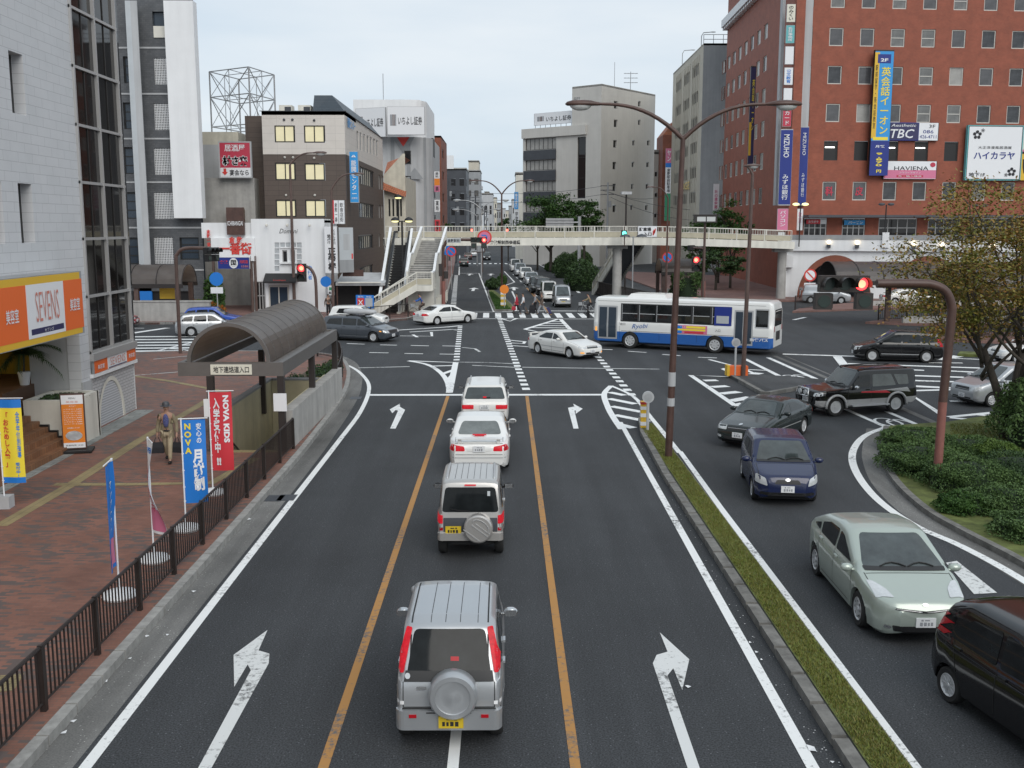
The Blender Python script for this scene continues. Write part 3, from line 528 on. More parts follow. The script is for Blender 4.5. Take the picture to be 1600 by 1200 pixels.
# ---- near left: white tiled building with a salon
FL = ((-14., -4.), (0., 1.)); A = Bld('tiled_building', 'white tiled building with dark glass corner beside brick sidewalk', (-14, 20))
wl_ = [(y+4, z, .86, 1.72, 'black') for z in (6.52, 10.2, 13.85, 17.5) for y in (30.05, 28.2, 20.5, 18.6, 12)]
A.face(FL, 42.4, 26, 'tile', wl_, .42, 0, extra=[(24.0, 0, 13.6, 3.85), (38.35, 0, 4.05, 26)])
A.part('lower_wall', wall_mb(4.05, 1.95, [], .2), 'smalltile', ((-14.03, 34.35), (0, 1)))
cw = MB(); cg = MB(); zz = [2.75, 4.63, 6.55, 8.4, 10.25, 12.1, 13.95, 15.8, 17.6, 19.5, 21.3, 23.2, 26]
for y in (.0, 1.92, 3.86): cw.box(y, y+.09, -.08, .1, 2.75, 26)
for z in zz: cw.box(0, 4.05, -.06, .1, z, z+.09)
cw.box(0, 4.12, -.14, .1, 2.5, 2.75)
for i in range(len(zz)-1):
    for y0, y1 in ((.09, 1.92), (2.01, 3.86)): cg.add([(y0, .03, zz[i]+.09), (y1, .03, zz[i]+.09), (y1, .03, zz[i+1]), (y0, .03, zz[i+1])], [(0, 1, 2, 3)]); cw.box((y0+y1)/2-.02, (y0+y1)/2+.02, .0, .05, zz[i]+.09, zz[i+1], 1)
A.part('curtain_wall_frame', cw, ('frame_alu', 'frame_black'), ((-14, 34.35), (0, 1))); A.part('glass_pane', cg, 'glass_brown', ((-14, 34.35), (0, 1)))
A.face(((-14., 38.42), (-1., 0.)), 14, 26, 'tile')
A.part('corner_glass', MB().box(-14.3, -13.98, 38.3, 38.6, 2.75, 26), 'glass_dark')
A.part('ledge', MB().box(-14.1, -13.9, 34.3, 38.5, 1.93, 2.05), 'white')
# entrance recess: side wall, back, ceiling, floor, flight of tiled steps
A.part('recess_wall', MB().box(-15.5, -14.02, 33.63, 33.8, 0, 3.85).box(-15.7, -15.5, 33.63, 36, 0, 3.85).box(-14.02, -13.96, 33.57, 34.35, 0, 1.9), 'lgrey'); A.part('recess_back', MB().box(-18.2, -18, 18, 36, 0, 3.85).box(-18, -15.7, 36, 36.2, 0, 3.85), 'yellow')  # yellow of the recess back: warm interior light put into the wall colour
A.part('glow_pane', MB().box(-18, -17.9, 24, 33, 1.9, 3.7), 'glass_lit'); A.part('recess_ceiling', MB().box(-18, -14.1, 18, 36, 3.87, 4.0), 'white')  # glowing pane added at the back to give the recess its interior light
sb = MB()
for i in range(10): sb.box(-18, -13.42-.27*i, 12, 31.45, .15+.172*i, .15+.172*(i+1))
sb.box(-18, -15.6, 31.45, 35.9, .1, 1.86)
A.part('steps', sb, 'step_tile')
A.part('step_end', MB().box(-16, -13.6, 31.44, 31.5, 0.1, .16).box(-13.7, -13.4, 31.4, 31.5, .15, .36).box(-13.98, -13.68, 31.4, 31.5, .3, .54).box(-14.25, -13.95, 31.4, 31.5, .46, .72).box(-14.52, -14.22, 31.4, 31.5, .63, .9), 'black')
pb = MB().box(-15.0, -13.45, 31.5, 31.65, 0.1, 1.65).box(-13.6, -13.45, 31.65, 33.5, .1, 1.65).box(-15.0, -14.87, 31.65, 33.5, .1, 1.65).box(-15.0, -13.45, 33.4, 33.55, .1, 1.65)
A.part('planter_wall', pb, 'offwhite')
ag = MB(); ar = MB(); arcp = [(1.15+1.08*math.cos(q), .12+1.5*math.sin(q)) for q in np.linspace(0, PI, 21)]
for i in range(20):
    (a, b_), (c, d) = arcp[i], arcp[i+1]; k = 1.16
    ar.add([(a, -.04, b_), (c, -.04, d), (1.15+(c-1.15)*k, -.04, .12+(d-.12)*1.1), (1.15+(a-1.15)*k, -.04, .12+(b_-.12)*1.1), (a, .05, b_), (c, .05, d)], [(0, 3, 2, 1), (0, 1, 5, 4)])
ag.add([(p[0], -.012, p[1]) for p in arcp], [tuple(range(21))])
A.part('grille_arch', ar, 'offwhite', ((-14.03, 34.85), (0, 1)))
gm_, gn, gl_, gb = new_mat('punched_grille'); t_ = gn.new('ShaderNodeTexCoord'); k_ = gn.new('ShaderNodeTexBrick'); mp2 = gn.new('ShaderNodeMapping'); mp2.inputs['Rotation'].default_value = (PI/2, 0, 0)
k_.inputs['Scale'].default_value = 1; k_.offset = 0; k_.inputs['Brick Width'].default_value = .09; k_.inputs['Row Height'].default_value = .09; k_.inputs['Mortar Size'].default_value = .022; k_.inputs['Color1'].default_value = k_.inputs['Color2'].default_value = (.2, .21, .24, 1); k_.inputs['Mortar'].default_value = (.58, .6, .63, 1)
gl_.new(t_.outputs['Object'], mp2.inputs[0]); gl_.new(mp2.outputs[0], k_.inputs['Vector']); gl_.new(k_.outputs[0], gb.inputs['Base Color']); M['grille'] = gm_
A.part('grille', ag, 'grille', ((-14.03, 34.85), (0, 1)))
SG = ((-14., 20.), (0., 1.))
board('salon_sign', 'long orange, white and yellow salon sign over the entrance steps', 'sign', SG, (0, 3.72, 12.0, 1.92), .8, .05, 'yellow', 'grey',
      bands=[(0, .1, .998, .88, 'orange'), (.685, .1, .885, .88, 'signwhite'), (.7, .15, .875, .235, 'navy')],
      texts=[('SEVENS', .79, .545, .44, .125, 'txtorange', False, -.012), ('美容室', .945, .49, .2, .06, 'signwhite', False, .012), ('美容室', .61, .47, .2, .06, 'signwhite', False, .012), ('セブンズ', .79, .19, .05, .05, 'signwhite')])
board('small_salon_sign', 'small orange and white salon sign under the dark glass corner', 'sign', ((-14., 34.4), (0., 1.)), (0.02, 2.06, 3.98, .44+.0), .06, .03, 'orange', 'grey',
      bands=[(.3, .03, .76, .97, 'signwhite'), (.32, .06, .75, .14, 'navy')], texts=[('SEVENS', .53, .56, .6, .36, 'txtorange', False, -.012), ('美容室', .87, .5, .36, .15, 'signwhite', False, .01), ('美容室', .14, .45, .36, .15, 'signwhite', False, .01)])
# ---- far left: dark tower with white fin
F2 = ((-44., 85.), (1., 0.)); B = Bld('office_tower', 'dark grey tiled tower with latticed bays and a blank white fin', (-30, 90))
x1 = at(313, 300, 85).x; bays = [wr(241, y, 271, y+42, F2) for y in (90, 161, 231, 300, 370)]
wl_ = px(F2, 'blue', *[(193, y, 216, y+42) for y in (88, 160, 230, 300, 371)], *[(150, y, 178, y+42) for y in (88, 160, 230, 300, 371)], (281, 371, 311, 406))
B.face(F2, x1+44, 32, 'greytile', wl_, .3, 0, extra=bays+[wr(238, 18, 270, 42, F2), wr(205, 455, 300, 492, F2)])
for s, z, w, h in bays:
    lat = MB()
    for i in range(13): lat.box(s+w*i/12-.022, s+w*i/12+.022, .1, .16, z, z+h)
    for i in range(17): lat.box(s, s+w, .09, .17, z+h*i/16-.022, z+h*i/16+.022)
    B.part('lattice', lat, 'white', F2)
B.part('bay_backing', MB().box(0, x1+44, .3, .4, 0, 31.5), 'glass_blue', F2)
bl = MB()
for y in (75, 147, 217, 285, 356, 422): _, z = wp(240, y, F2); bl.box(0, x1+44, -.05, .02, z-.05, z+.08)
B.part('string_course', bl, 'lgrey', F2)
s0, _ = wp(214, 200, F2); s1, _ = wp(222, 200, F2); s2, _ = wp(232, 200, F2); _, zt = wp(220, 6, F2); _, zb = wp(222, 416, F2)
B.part('pilaster', MB().box(s0, s1, -1.2, -.01, zb, zt).box(s1, s2, -1.2, -1.1, zb, zt, 1), ('metalpanel', 'lgrey'), F2)
s0, _ = wp(271, 200, F2); s1, _ = wp(304, 200, F2); _, zt = wp(290, 5, F2); _, zb = wp(300, 341, F2)
B.part('fin', MB().box(s0, s1+.6, -1.0, -.01, zb, zt), 'white', F2)
B.part('balcony_rail', MB().box(wp(240, 40, F2)[0], wp(270, 40, F2)[0], -.1, -.02, wp(250, 59, F2)[1], wp(250, 41, F2)[1]), 'offwhite', F2)
B.face(((x1, 85.), (-.32, .947)), 14, 32, 'greytile'); B.roof([(-44, 85), (x1, 85), (x1-4.5, 98), (-44, 98)], 32)
B.part('shop_front', MB().box(-44, -24.9, 85.2, 85.4, .15, 3.6).box(-30.5, -29.2, 85.0, 85.2, .2, 3.4, 1), ('black', 'signblue'))
# ---- grey boxes with a pub sign and the rooftop steel frame
C1 = Bld('grey_building', 'windowless grey panelled building behind the arcade gate', (-23, 95))
def bx(u0, v0, u1, Y): a = at(u0, v0, Y); return a.x, at(u1, v0, Y).x, a.z
xa, xb, z = bx(308, 206, 372, 97.5); C1.part('upper_storey', MB().box(xa, xb, 97.5, 106, 0, z), 'cream')
xa, xb, z = bx(308, 226, 386, 93); C1.part('storey', MB().box(xa, xb, 93, 97.4, 0, z), 'lgrey'); xa, xb, z = bx(309, 278, 397, 90.3); C1.part('lower_storey', MB().box(xa, xb, 90.3, 92.9, 0, z), 'conc')
xa, xb, z = bx(358, 327, 382, 90.1); C1.part('chimney_box', MB().box(xa, xb, 89.4, 90.2, 5, z), 'brownmetal')
FB = ((at(345, 250, 90).x, 90.), (1., 0.)); board('pub_sign', 'red and white square pub sign on the grey panelled building', 'sign', FB, wr(345, 223, 393, 277, FB), .3, .05, 'rouge', 'lgrey',
      bands=[(0.01, .01, .99, .27, 'signwhite'), (.11, .12, .2, .25, 'txtred')], texts=[('居酒屋', .5, .84, .2, .66, 'signwhite', False, .012), ('村さ来', .5, .47, .3, .86, 'signwhite', False, .085), ('村さ来', .5, .47, .28, .82, 'txtblack', False, .04), ('宴会なら', .62, .13, .17, .62, 'txtblack', False, .015), ('▼', .155, .1, .1, .2, 'txtred')], frame='lgrey')
sf = MB(); cs = [at(327, 112, 101), at(372, 105, 106), at(428, 114, 103), at(389, 121, 98)]
ztop = cs[0].z; zm = at(327, 152, 101).z; z0 = at(327, 205, 101).z; P4 = [(c.x, c.y) for c in cs]
for z in (ztop, zm, z0+.4):
    for i in range(4):
        a, b_ = P4[i], P4[(i+1) % 4]; sf.tube([(*a, z), (*b_, z)], .055, 5); m = ((a[0]+b_[0])/2, (a[1]+b_[1])/2); sf.tube([(*m, z), (sum(p[0] for p in P4)/4, sum(p[1] for p in P4)/4, z)], .035, 4)
for i in range(4):
    a, b_ = P4[i], P4[(i+1) % 4]; sf.tube([(*a, z0-1), (*a, ztop)], .075, 6); m = ((a[0]+b_[0])/2, (a[1]+b_[1])/2); sf.tube([(*m, z0-1), (*m, ztop)], .04, 4)
    for lo, hi in ((z0+.4, zm), (zm, ztop)): sf.tube([(*a, hi), (*m, lo)], .045, 4); sf.tube([(*b_, hi), (*m, lo)], .045, 4); sf.tube([(*m, hi), (*b_, lo)], .028, 4)
tag(sf.build('steel_frame', M['galv']), 'empty galvanised steel billboard frame standing on the roof', 'billboard frame')
# ---- brown and cream office
D = Bld('office_building', 'brown and cream tiled office with lit windows and slate mansard', (-17, 92))
xl, xr = at(413, 300, 90).x, at(541, 300, 90).x; F4 = ((xl, 90.), (1., 0.)); F4r = ((xr, 90.), (0., 1.)); zc = wp(480, 241, F4)[1]; zt = wp(480, 174, F4)[1]; L4 = 27.5
wl_ = px(F4, 'lit', (429, 196, 461, 222.5), (475, 196, 508, 223)); D.face(F4, xr-xl, zt-zc, 'cream_tile', wl_, .15, zc)
wl_ = px(F4, 'lit', (430, 254, 462, 281.5), (476, 255, 508, 282), (431, 312, 463, 339), (477, 312, 509, 339)); D.face(F4, xr-xl, zc, 'brown_tile', wl_, .15)
wl_ = px(F4r, 'slit', *[(u, 205+(u-557)*.45, u+2.6, 233+(u-557)*.37) for u in (557.5, 562.5, 568, 573.5, 578.5, 583.5, 588)]); D.face(F4r, L4, zt-zc, 'cream_tile', wl_, .15, zc)
wl_ = px(F4r, 'strip', (562.5, 264, 584, 291), (561, 318, 584, 341), (560, 367, 583, 389), (562, 415, 583, 432))+px(F4r, 'slit', (592, 274, 594.5, 296), (596, 275, 598.5, 297), (592, 320, 594.5, 341), (596, 320, 598.5, 341), (592, 366, 594.5, 386)); D.face(F4r, L4, zc, 'brown_tile', wl_, .2)
D.roof([(xl, 90), (xr, 90), (xr, 90+L4), (xl, 90+L4)], zt, 'conc', .0)
D.part('cornice', MB().box(xl-.15, xr+.15, 89.9, 90.0, zt, zt+.05).box(xr, xr+.1, 90, 90+L4, zt, zt+.05), 'dgrey')
xm = at(489, 170, 91).x; D.part('mansard_roof', MB().add([(xm, 90.8, zt), (xr, 90.2, zt), (xr, 90+L4, zt), (xm, 90+L4, zt), (xm, 91.8, zt+1.55), (xr-1.3, 91.8, zt+1.55), (xr-1.3, 89+L4, zt+1.55), (xm, 89+L4, zt+1.55)], [(0, 1, 5, 4), (1, 2, 6, 5), (2, 3, 7, 6), (3, 0, 4, 7), (4, 5, 6, 7)]), 'slate')
xw = at(383, 200, 92).x; D.part('side_wing', MB().box(xw, xl, 92, 117, 0, at(390, 181, 92).z), 'brown_tile')
for u in (432, 462): a = at(u, 168, 91); D.part('roof_unit', MB().box(a.x, a.x+1.1, 92, 93.2, zt, zt+.75).box(a.x+.5, a.x+1.05, 91.96, 92, zt+.1, zt+.6, 1), ('offwhite', 'dgrey'))
for u, v in ((444, 187), (457, 187), (491, 188), (445, 246), (458, 246), (491, 247), (447, 305), (492, 305)): s, z = wp(u, v, F4); D.part('vent_cap', MB().ell((s, -.05, z), (.11, .1, .11), 5), 'frame_white' if v > 200 else 'dgrey', F4)
FB = ((at(546, 300, 89).x, 89.), (.97, .2431)); board('tuition_sign', 'tall blue sign hung from corner of the brown office', 'sign', ((xr+.1, 91.), (1., 0.)), wr(548, 237, 561, 317, ((xr+.1, 91.), (1., 0.))), .5, 0, 'sky', 'lgrey', texts=[('能開センター', .5, .5, .66, .62, 'signwhite', True, .015), ('倉敷校', .5, .09, .04, .7, 'signwhite'), ('◢◣', .5, .91, .05, .6, 'signwhite')])
lg = thing('roof_letters', 'pale blue school letters fixed under the mansard', 'sign', (xr, 92, 0)); text(lg, '能開センター', T3((-xr, -92, 0)) @ fmat(F4r) @ T3((3.4, -.1, zt-.75)), .9, 4.6, 'sky', .02)
board('rooftop_adverts', 'red and white paired hoarding on the roof edge by the brown office', 'sign', ((at(518, 330, 88).x, 88.), (1., 0.)), wr(519, 313, 539, 350, ((at(518, 330, 88).x, 88.), (1., 0.))), .3, 0, 'signwhite', 'lgrey', bands=[(0, .0, .2, 1, 'signred'), (.5, 0, .58, 1, 'lgrey')], texts=[('倉敷一番', .35, .5, .8, .2, 'txtblack', True), ('飲食店街', .78, .5, .8, .28, 'txtblack', True)])
# ---- arcade gate, white boutique, sake shop
E_ = Bld('arcade_gate', 'white arcade gate on brown posts beside the boutique', (at(365, 480, 83).x, 83), 'gate'); FE = ((at(313, 400, 83).x, 83.), (1., 0.))
def fr(fc, r): s, z, w, h = wr(*r, fc); return s, s+w, z, z+h
a = fr(FE, (313, 348, 396, 372)); b_ = fr(FE, (330, 372, 398, 404))
E_.part('gate_panel', MB().box(a[0], a[1], .32, 1.2, a[2], a[3]).box(b_[0], b_[1], .0, 1.0, b_[2]-.2, b_[3]), 'white', FE)
ps = MB()
for u in (334, 393, 399): s = wp(u, 440, FE)[0]; ps.tube([(s, .1, 0), (s, .1, wp(u, 400, FE)[1])], .11, 8)
E_.part('post', ps, 'polebrown', FE)
c = fr(FE, (355, 344, 382, 367)); E_.part('crest_panel', MB().box(c[0], c[1], -.15, .19, c[2], c[3]+1.0), 'brownmetal', FE)
text(E_.r, 'ICHIBANGAI', E_.at(FE, (c[0]+c[1])/2, -.2, c[3]-.25), .35, (c[1]-c[0])*.9, 'signwhite', .01); text(E_.r, '倉 敷', E_.at(FE, (c[0]+c[1])/2, -.2, a[2]-.15), .55, 1.1, 'txtred', .03)
text(E_.r, '一番街', E_.at(FE, (b_[0]+b_[1])/2+.2, -.06, b_[2]+.8), .95, 2.6, 'txtred', .035); text(E_.r, '倉敷一番', E_.at(FE, wp(325, 370, FE)[0], .15, wp(325, 372, FE)[1]), 1.35, .32, 'txtred', .03, True)
FB = ((at(341, 410, 82.6).x, 82.6), (1., 0.)); board('round_crest_sign', 'navy shop sign with a white ring crest below the arcade gate', 'sign', FB, wr(341, 402, 391, 420, FB), .2, 0, 'signnavy', 'lgrey', texts=[('●', .5, .5, .9, .27, 'signwhite'), ('国', .5, .5, .55, .17, 'signnavy', False, .03), ('倉敷', .2, .6, .3, .26, 'txtred', False, .02), ('元町店', .82, .62, .3, .26, 'txtred', False, .02), ('お食事処', .85, .22, .2, .24, 'txtorange')])
G = Bld('boutique', 'small white boutique with glass block surround and black awning', (at(450, 490, 83).x, 84)); FG = ((at(394, 400, 83.2).x, 83.2), (1., 0.)); LG = at(508, 400, 83.2).x-FG[0][0]; HG = wp(450, 342, FG)[1]
wl_ = px(FG, 'door', (420, 446, 452, 484))+px(FG, 'bay', (382+14, 440, 415, 485))+px(FG, 'dark', (441, 391, 449, 410), (454, 391, 461, 410))
blk = [wr(429+i*8.7, 379+j*9.2, 429+i*8.7+7.4, 379+j*9.2+7.8, FG) for i in range(5) for j in range(5) if i in (0, 4) or j == 0]
G.face(FG, LG, HG, 'white', wl_, .18, extra=blk)
bk = MB(); [bk.box(s, s+w, .06, .2, z, z+h) for s, z, w, h in blk]; G.part('glass_block', bk, 'metalpanel', FG)
s, z, w, h = wr(438, 386, 465, 412, FG); [G.part('window_surround', MB().box(s, s+w, -q, -.02, z+r_, z+r_+.11), 'white', FG) for q, r_ in ((.25, 0), (.1, h-.1))]
s, z, w, h = wr(415, 427, 466, 439, FG); G.part('awning', MB().add([(s, 0, z+h), (s+w, 0, z+h), (s+w, -1., z), (s, -1., z), (s, -1., z-.12), (s+w, -1., z-.12)], [(0, 1, 2, 3), (3, 2, 5, 4)]).add([(s, 0, z+h), (s, -1, z), (s, 0, z), (s+w, 0, z+h), (s+w, -1, z), (s+w, 0, z)], [(0, 1, 2), (3, 5, 4)]), 'black', FG)
s, z, w, h = wr(470, 472, 489, 488, FG); lt = MB(); [lt.tube([(s+w*i/7, -.1, z), (s+w*min(1, i/7+.4), -.1, z+h)], .015, 4) for i in range(7)]; [lt.tube([(s+w*i/7, -.12, z+h), (s+w*min(1, i/7+.4), -.12, z)], .015, 4) for i in range(7)]; G.part('trellis', lt, 'white', FG)
G.part('roof', MB().box(FG[0][0], FG[0][0]+LG, 83.25, 89, HG-.3, HG-.1), 'conc'); G.face(((FG[0][0]+LG, 83.2), (0., 1.)), 6, HG, 'white')
text(G.r, 'Domani', G.at(FG, wp(451, 361, FG)[0], -.03, wp(451, 361, FG)[1]), .36, 1.5, 'txtblack', -.005, shear=.35)
text(G.r, 'boutique', G.at(FG, wp(441, 437, FG)[0], -1.03, wp(441, 436, FG)[1]-.05), .14, 1., 'txtred')
for u in (418, 450, 485): s, z = wp(u, 351, FG); G.part('spot_lamp', MB().tube([(s, 0, z), (s, -.35, z+.05)], .03, 5).ell((s, -.42, z-.05), (.1, .1, .13), 5), 'offwhite', FG)
H_ = Bld('sake_shop', 'dark low shop with white roof behind upright sake boards', (at(550, 490, 86).x, 87)); FH = ((at(508, 430, 86.).x, 86.), (1., 0.))
H_.part('wall', MB().box(0, 5.2, 0, 6, 0.1, wp(560, 442, FH)[1]), 'black', FH); s, z, w, h = wr(531, 427, 606, 442, FH)
H_.part('canopy_roof', MB().add([(s, 1.5, z+h), (s+w, 1.5, z+h), (s+w, -2.2, z+.1), (s, -2.2, z+.1), (s, 1.5, z+h-.2), (s+w, 1.5, z+h-.2), (s+w, -2.2, z-.1), (s, -2.2, z-.1)], [(0, 3, 2, 1), (4, 5, 6, 7), (3, 7, 6, 2), (2, 6, 5, 1), (0, 4, 7, 3)]), 'lgrey', FH)
pb = MB(); [pb.box(s+w*q-.05, s+w*q+.05, -2.1, -2, 0.1, z) for q in (.02, .5, .98)]; H_.part('post', pb, 'brownmetal', FH)
s, z, w, h = wr(541, 420, 573, 430, FH); H_.part('roof_board', MB().box(s, s+w, -2.0, -1.9, z, z+h), 'brownmetal', FH); s, z, w, h = wr(545, 437, 600, 440, FH); H_.part('pipe', MB().box(s-.5, s+w, -2.4, -2.3, z, z+.1), 'offwhite', FH)
FB = ((at(507, 400, 83.0).x, 83.0), (1., 0.)); board('sake_sign', 'tall white sake sign with bold black brush letters', 'sign', FB, wr(508, 353, 528, 427, FB), .25, 0, 'signwhite', 'lgrey', texts=[('正義櫻', .56, .3, .48, .62, 'txtblack', True, .05), ('地酒', .36, .73, .2, .26, 'txtblack', True, .02), ('くらしき川', .78, .77, .32, .16, 'txtblack', True, .01)])
board('sake_side_sign', 'pale blue-grey poster board angled beside the black lettered sake sign', 'sign', ((at(529.5, 400, 83.1).x, 83.1), (.82, .572)), (0, wp(540, 426, FB)[1], 1.25, 3.6), .12, 0, 'metalpanel', 'lgrey', bands=[(.0, 0, 1, .28, 'grey'), (.3, .5, .75, .85, 'lgrey'), (.85, .3, .95, .42, 'txtred')])
board('shop_light_box', 'small white light box with green mark beside sake shop door', 'sign', ((at(513, 460, 82.6).x, 82.6), (1., 0.)), (0, 1.55, .55, .8), .25, 0, 'signwhite', 'black', bands=[(.2, .5, .8, .8, 'green')], texts=[('蔵元', .5, .25, .25, .7, 'txtblack', False, .02)])
# ---- Spanish house and the white round-cornered securities office, red block
J = Bld('plaster_house', 'cream plaster house with orange tile roof beside the escalator', (-14, 121)); FJ = ((at(600, 300, 119.).x, 119.), (1., 0.)); LJ = at(633.5, 300, 119).x-FJ[0][0]; zJ = wp(633, 240, FJ)[1]; zJ0 = wp(602, 290, FJ)[1]
J.face(FJ, LJ, zJ0, 'cream', px(FJ, 'tall', *[(u, 311, u+3, 338) for u in (607, 613, 619, 625)], (609, 400, 617, 428)), .3)
J.part('gable', MB().add([(0, .02, zJ0), (LJ, .02, zJ0), (LJ, .02, zJ), (LJ*.9, .02, zJ), (0, .02, zJ0+1.2)], [(0, 1, 2, 3, 4)]), 'cream', FJ); J.part('roof', MB().add([(-.2, 2, zJ0+.8), (LJ*.8, 2, zJ-.1), (LJ*.8, 12, zJ), (-.2, 12, zJ0+2.6)], [(0, 1, 2, 3)]).add([(-.3, -.9, zJ0-.4), (LJ+.1, -.9, zJ0-1.3), (LJ+.1, .1, zJ0-.6), (-.3, .1, zJ0+.5)], [(0, 1, 2, 3)]).add([(-.1, .3, zJ0+.9), (LJ*.88, .3, zJ), (LJ*.7, 5, zJ), (-.1, 5, zJ0+2.9)], [(0, 1, 2, 3)]), 'terracotta', FJ)
J.face(((FJ[0][0]+LJ, 119.), (0., 1.)), 14, zJ0+1, 'cream'); text(J.r, 'ヘアー美容室', J.at(FJ, wp(602, 405, FJ)[0], -.05, wp(602, 405, FJ)[1]), 3.2, .42, 'txtblack', .02, True)
K = Bld('securities_office', 'white grey-striped office with rounded corner and rooftop name boards', (-13, 146)); kx0, kx1 = at(600, 300, 140).x, at(676, 300, 142).x; kz = at(650, 214, 140).z
kp = [(kx0-4, 140), (kx1-3.2, 140)]+[(kx1-3.2+3.2*math.sin(q), 143.2-3.2*math.cos(q)) for q in np.linspace(.2, PI/2, 8)]+[(kx1, 158), (kx0-4, 158)]
K.part('wall', MB().prism(kp, 0, kz), 'lgrey'); K.part('rooftop_storey', MB().prism([(x if x < kx1-1 else x-.8, y+1) for x, y in kp], kz, at(640, 157, 142).z), 'white')
FK = ((kx0, 139.95), (1., 0.)); wk = px(FK, 'black', (632, 236, 642, 256), (632, 275, 642, 293), (632, 314, 642, 332))
for s, z, w, h, k in wk: link('window', win_mesh(w, h, k), K.r, K.at(FK, s, -.05, z))
sb = MB(); [sb.box(kx1-3.2+3.2*math.sin(q)-.25, kx1-3.2+3.2*math.sin(q)+.25, 143.2-3.2*math.cos(q)-.06, 143.2-3.2*math.cos(q)+.3, 0, kz) for q in (.05, .75)]; sb.box(kx1-5.4, kx1-4.9, 139.95, 140.02, 0, kz); K.part('stripe', sb, 'grey')
def tri(u0, u1, v0, v1, y, m): a, b_, c = at(u0, v0, y), at(u1, v0, y), at((u0+u1)/2, v1, y); K.part('triangle', MB().add([(a.x, y, a.z), (c.x, y, c.z), (b_.x, y, b_.z)], [(0, 1, 2)]), m)
tri(612, 648, 214, 240, 139.9, 'grey'); tri(620, 640, 214, 229, 139.86, 'txtred'); tri(634, 662, 280, 262, 139.9, 'grey')
sd = [(z0_, .8) for z0_ in (3, 7, 11, 15)]; K.part('side_slot', merge(MB(), MB().box(kx1-.3, kx1+.03, 145, 147, 3, 4.6).box(kx1-.3, kx1+.03, 145, 147, 7, 8.6).box(kx1-.3, kx1+.03, 145, 147, 11, 12.6).box(kx1-.3, kx1+.03, 144, 147, 16.5, 19)), 'black')
def logo(s=.5): return [(.08, .32, .13, .72, 'greycloth'), (.14, .32, .165, .72, 'brownmetal'), (.175, .32, .2, .72, 'brownmetal'), (.21, .32, .24, .72, 'greycloth')]
FB = ((at(605.5, 190, 138.).x, 138.), (1., -.0)); r = wr(605.5, 167, 664, 211, FB); board('rooftop_name_board', 'broad white rooftop name board facing the crossing on round-cornered office', 'sign', FB, r, .4, 0, 'signwhite', 'lgrey', bands=logo(), texts=[('いちよし証券', .61, .5, .3, .64, 'txtblack', False, .008)])
FB = ((at(559, 190, 146.).x, 146.), (.5, -.866)); board('angled_name_board', 'white rooftop name board turned aside, half hidden behind the mansard', 'sign', ((at(604, 190, 138.).x-4.6*.9, 138+4.6*.43), (.9, -.43)), (0, at(604, 214, 138).z, 4.6, r[3]+.2), .3, 0, 'signwhite', 'lgrey', bands=logo(), texts=[('いちよし証券', .61, .5, .3, .64, 'txtblack', False, .008)])
tag(MB().tube([(at(599, 155, 142).x, 142, kz), (at(599, 155, 142).x, 142, at(599, 115, 142).z)], .05, 5).build('mast', M['galv']), 'thin aerial mast on the round-cornered white office', 'mast')
for k, (m, tx, v0, v1) in enumerate((('signwhite', '歯科', 268, 279), ('orange2', '', 279, 290), ('pink', '美', 290, 300), ('signwhite', '薬局', 312, 331), ('signred', '薬', 343, 363))):
    FB = ((kx1+.1, 143.5+.0*k), (1., 0.)); board('projecting_sign', ['white tooth clinic', 'plain orange', 'pink salon', 'white pharmacy', 'low red pharmacy'][k]+' sign projecting from the round-cornered office', 'sign', FB, (0.05, at(668, v1, 143.5).z, .75, at(668, v0, 143.5).z-at(668, v1, 143.5).z), .2, 0, m, 'lgrey', group='signs stacked on the round-cornered office', texts=[(tx, .5, .5, .8, .6, 'txtblack', True, .01)] if tx else ())
L_ = Bld('brick_block', 'narrow red brick block beyond the round-cornered white office', (-9, 170)); lx0, lx1, lz = at(660, 212, 166).x, at(689, 212, 166).x, at(675, 212, 166).z
L_.face(((lx0, 166.), (1., 0.)), lx1-lx0, lz, 'redbrick2', px(((lx0, 166.), (1., 0.)), 'dark', (678, 235, 681, 250), (678, 270, 681, 285), (678, 305, 681, 320)), .2); L_.face(((lx1, 166.), (0., 1.)), 16, lz, 'redbrick2', [(3, z, 4, 1.4, 'strip') for z in (4, 7.5, 11, 14.5, 18)], .2); L_.roof([(lx0, 166), (lx1, 166), (lx1, 182), (lx0, 182)], lz)
# ---- distant street fronts, each a building of its own
def simple(name, label, u0, u1, v0, Y, dep, mat, rows=4, cols=4, kind='dark', side=0, group='buildings far down the street', wf=.55):
    a, b_ = at(u0, v0, Y), at(u1, v0, Y); x0, x1, H = a.x, b_.x, a.z; Q = Bld(name, label, ((x0+x1)/2, Y), group=group); w = x1-x0
    def wins(L): 
        c = max(1, round(cols*L/w)) if L != w else cols
        return [(L*(i+.5)/c-L*wf/c/2, H*(j+.75)/(rows+.9)-.0, L*wf/c, H*.5/(rows+.9), kind) for i in range(c) for j in range(rows)]
    Q.face(((x0, Y), (1., 0.)), w, H, mat, wins(w), .2); Q.roof([(x0, Y), (x1, Y), (x1, Y+dep), (x0, Y+dep)], H, 'conc', .3)
    if side > 0: Q.face(((x1, Y), (0., 1.)), dep, H, mat, wins(dep)[:rows*4], .2)
    if side < 0: Q.face(((x0, Y+dep), (0., -1.)), dep, H, mat, wins(dep)[:rows*4], .2)
    return Q, x0, x1, H
q, x0, x1, h = simple('office_block', 'dark green-grey office block with white billboard on its roof', 688, 728, 264, 255, 20, 'dgrey', 5, 3, 'black', 1); q.part('billboard', MB().box(x0, at(709, 250, 255).x, 254.6, 255.2, h, at(700, 243, 255).z), 'white')
simple('side_block', 'grey block with stacked balconies beside dark green-grey office', 727, 750, 267, 285, 18, 'grey', 6, 2, 'band', 1)
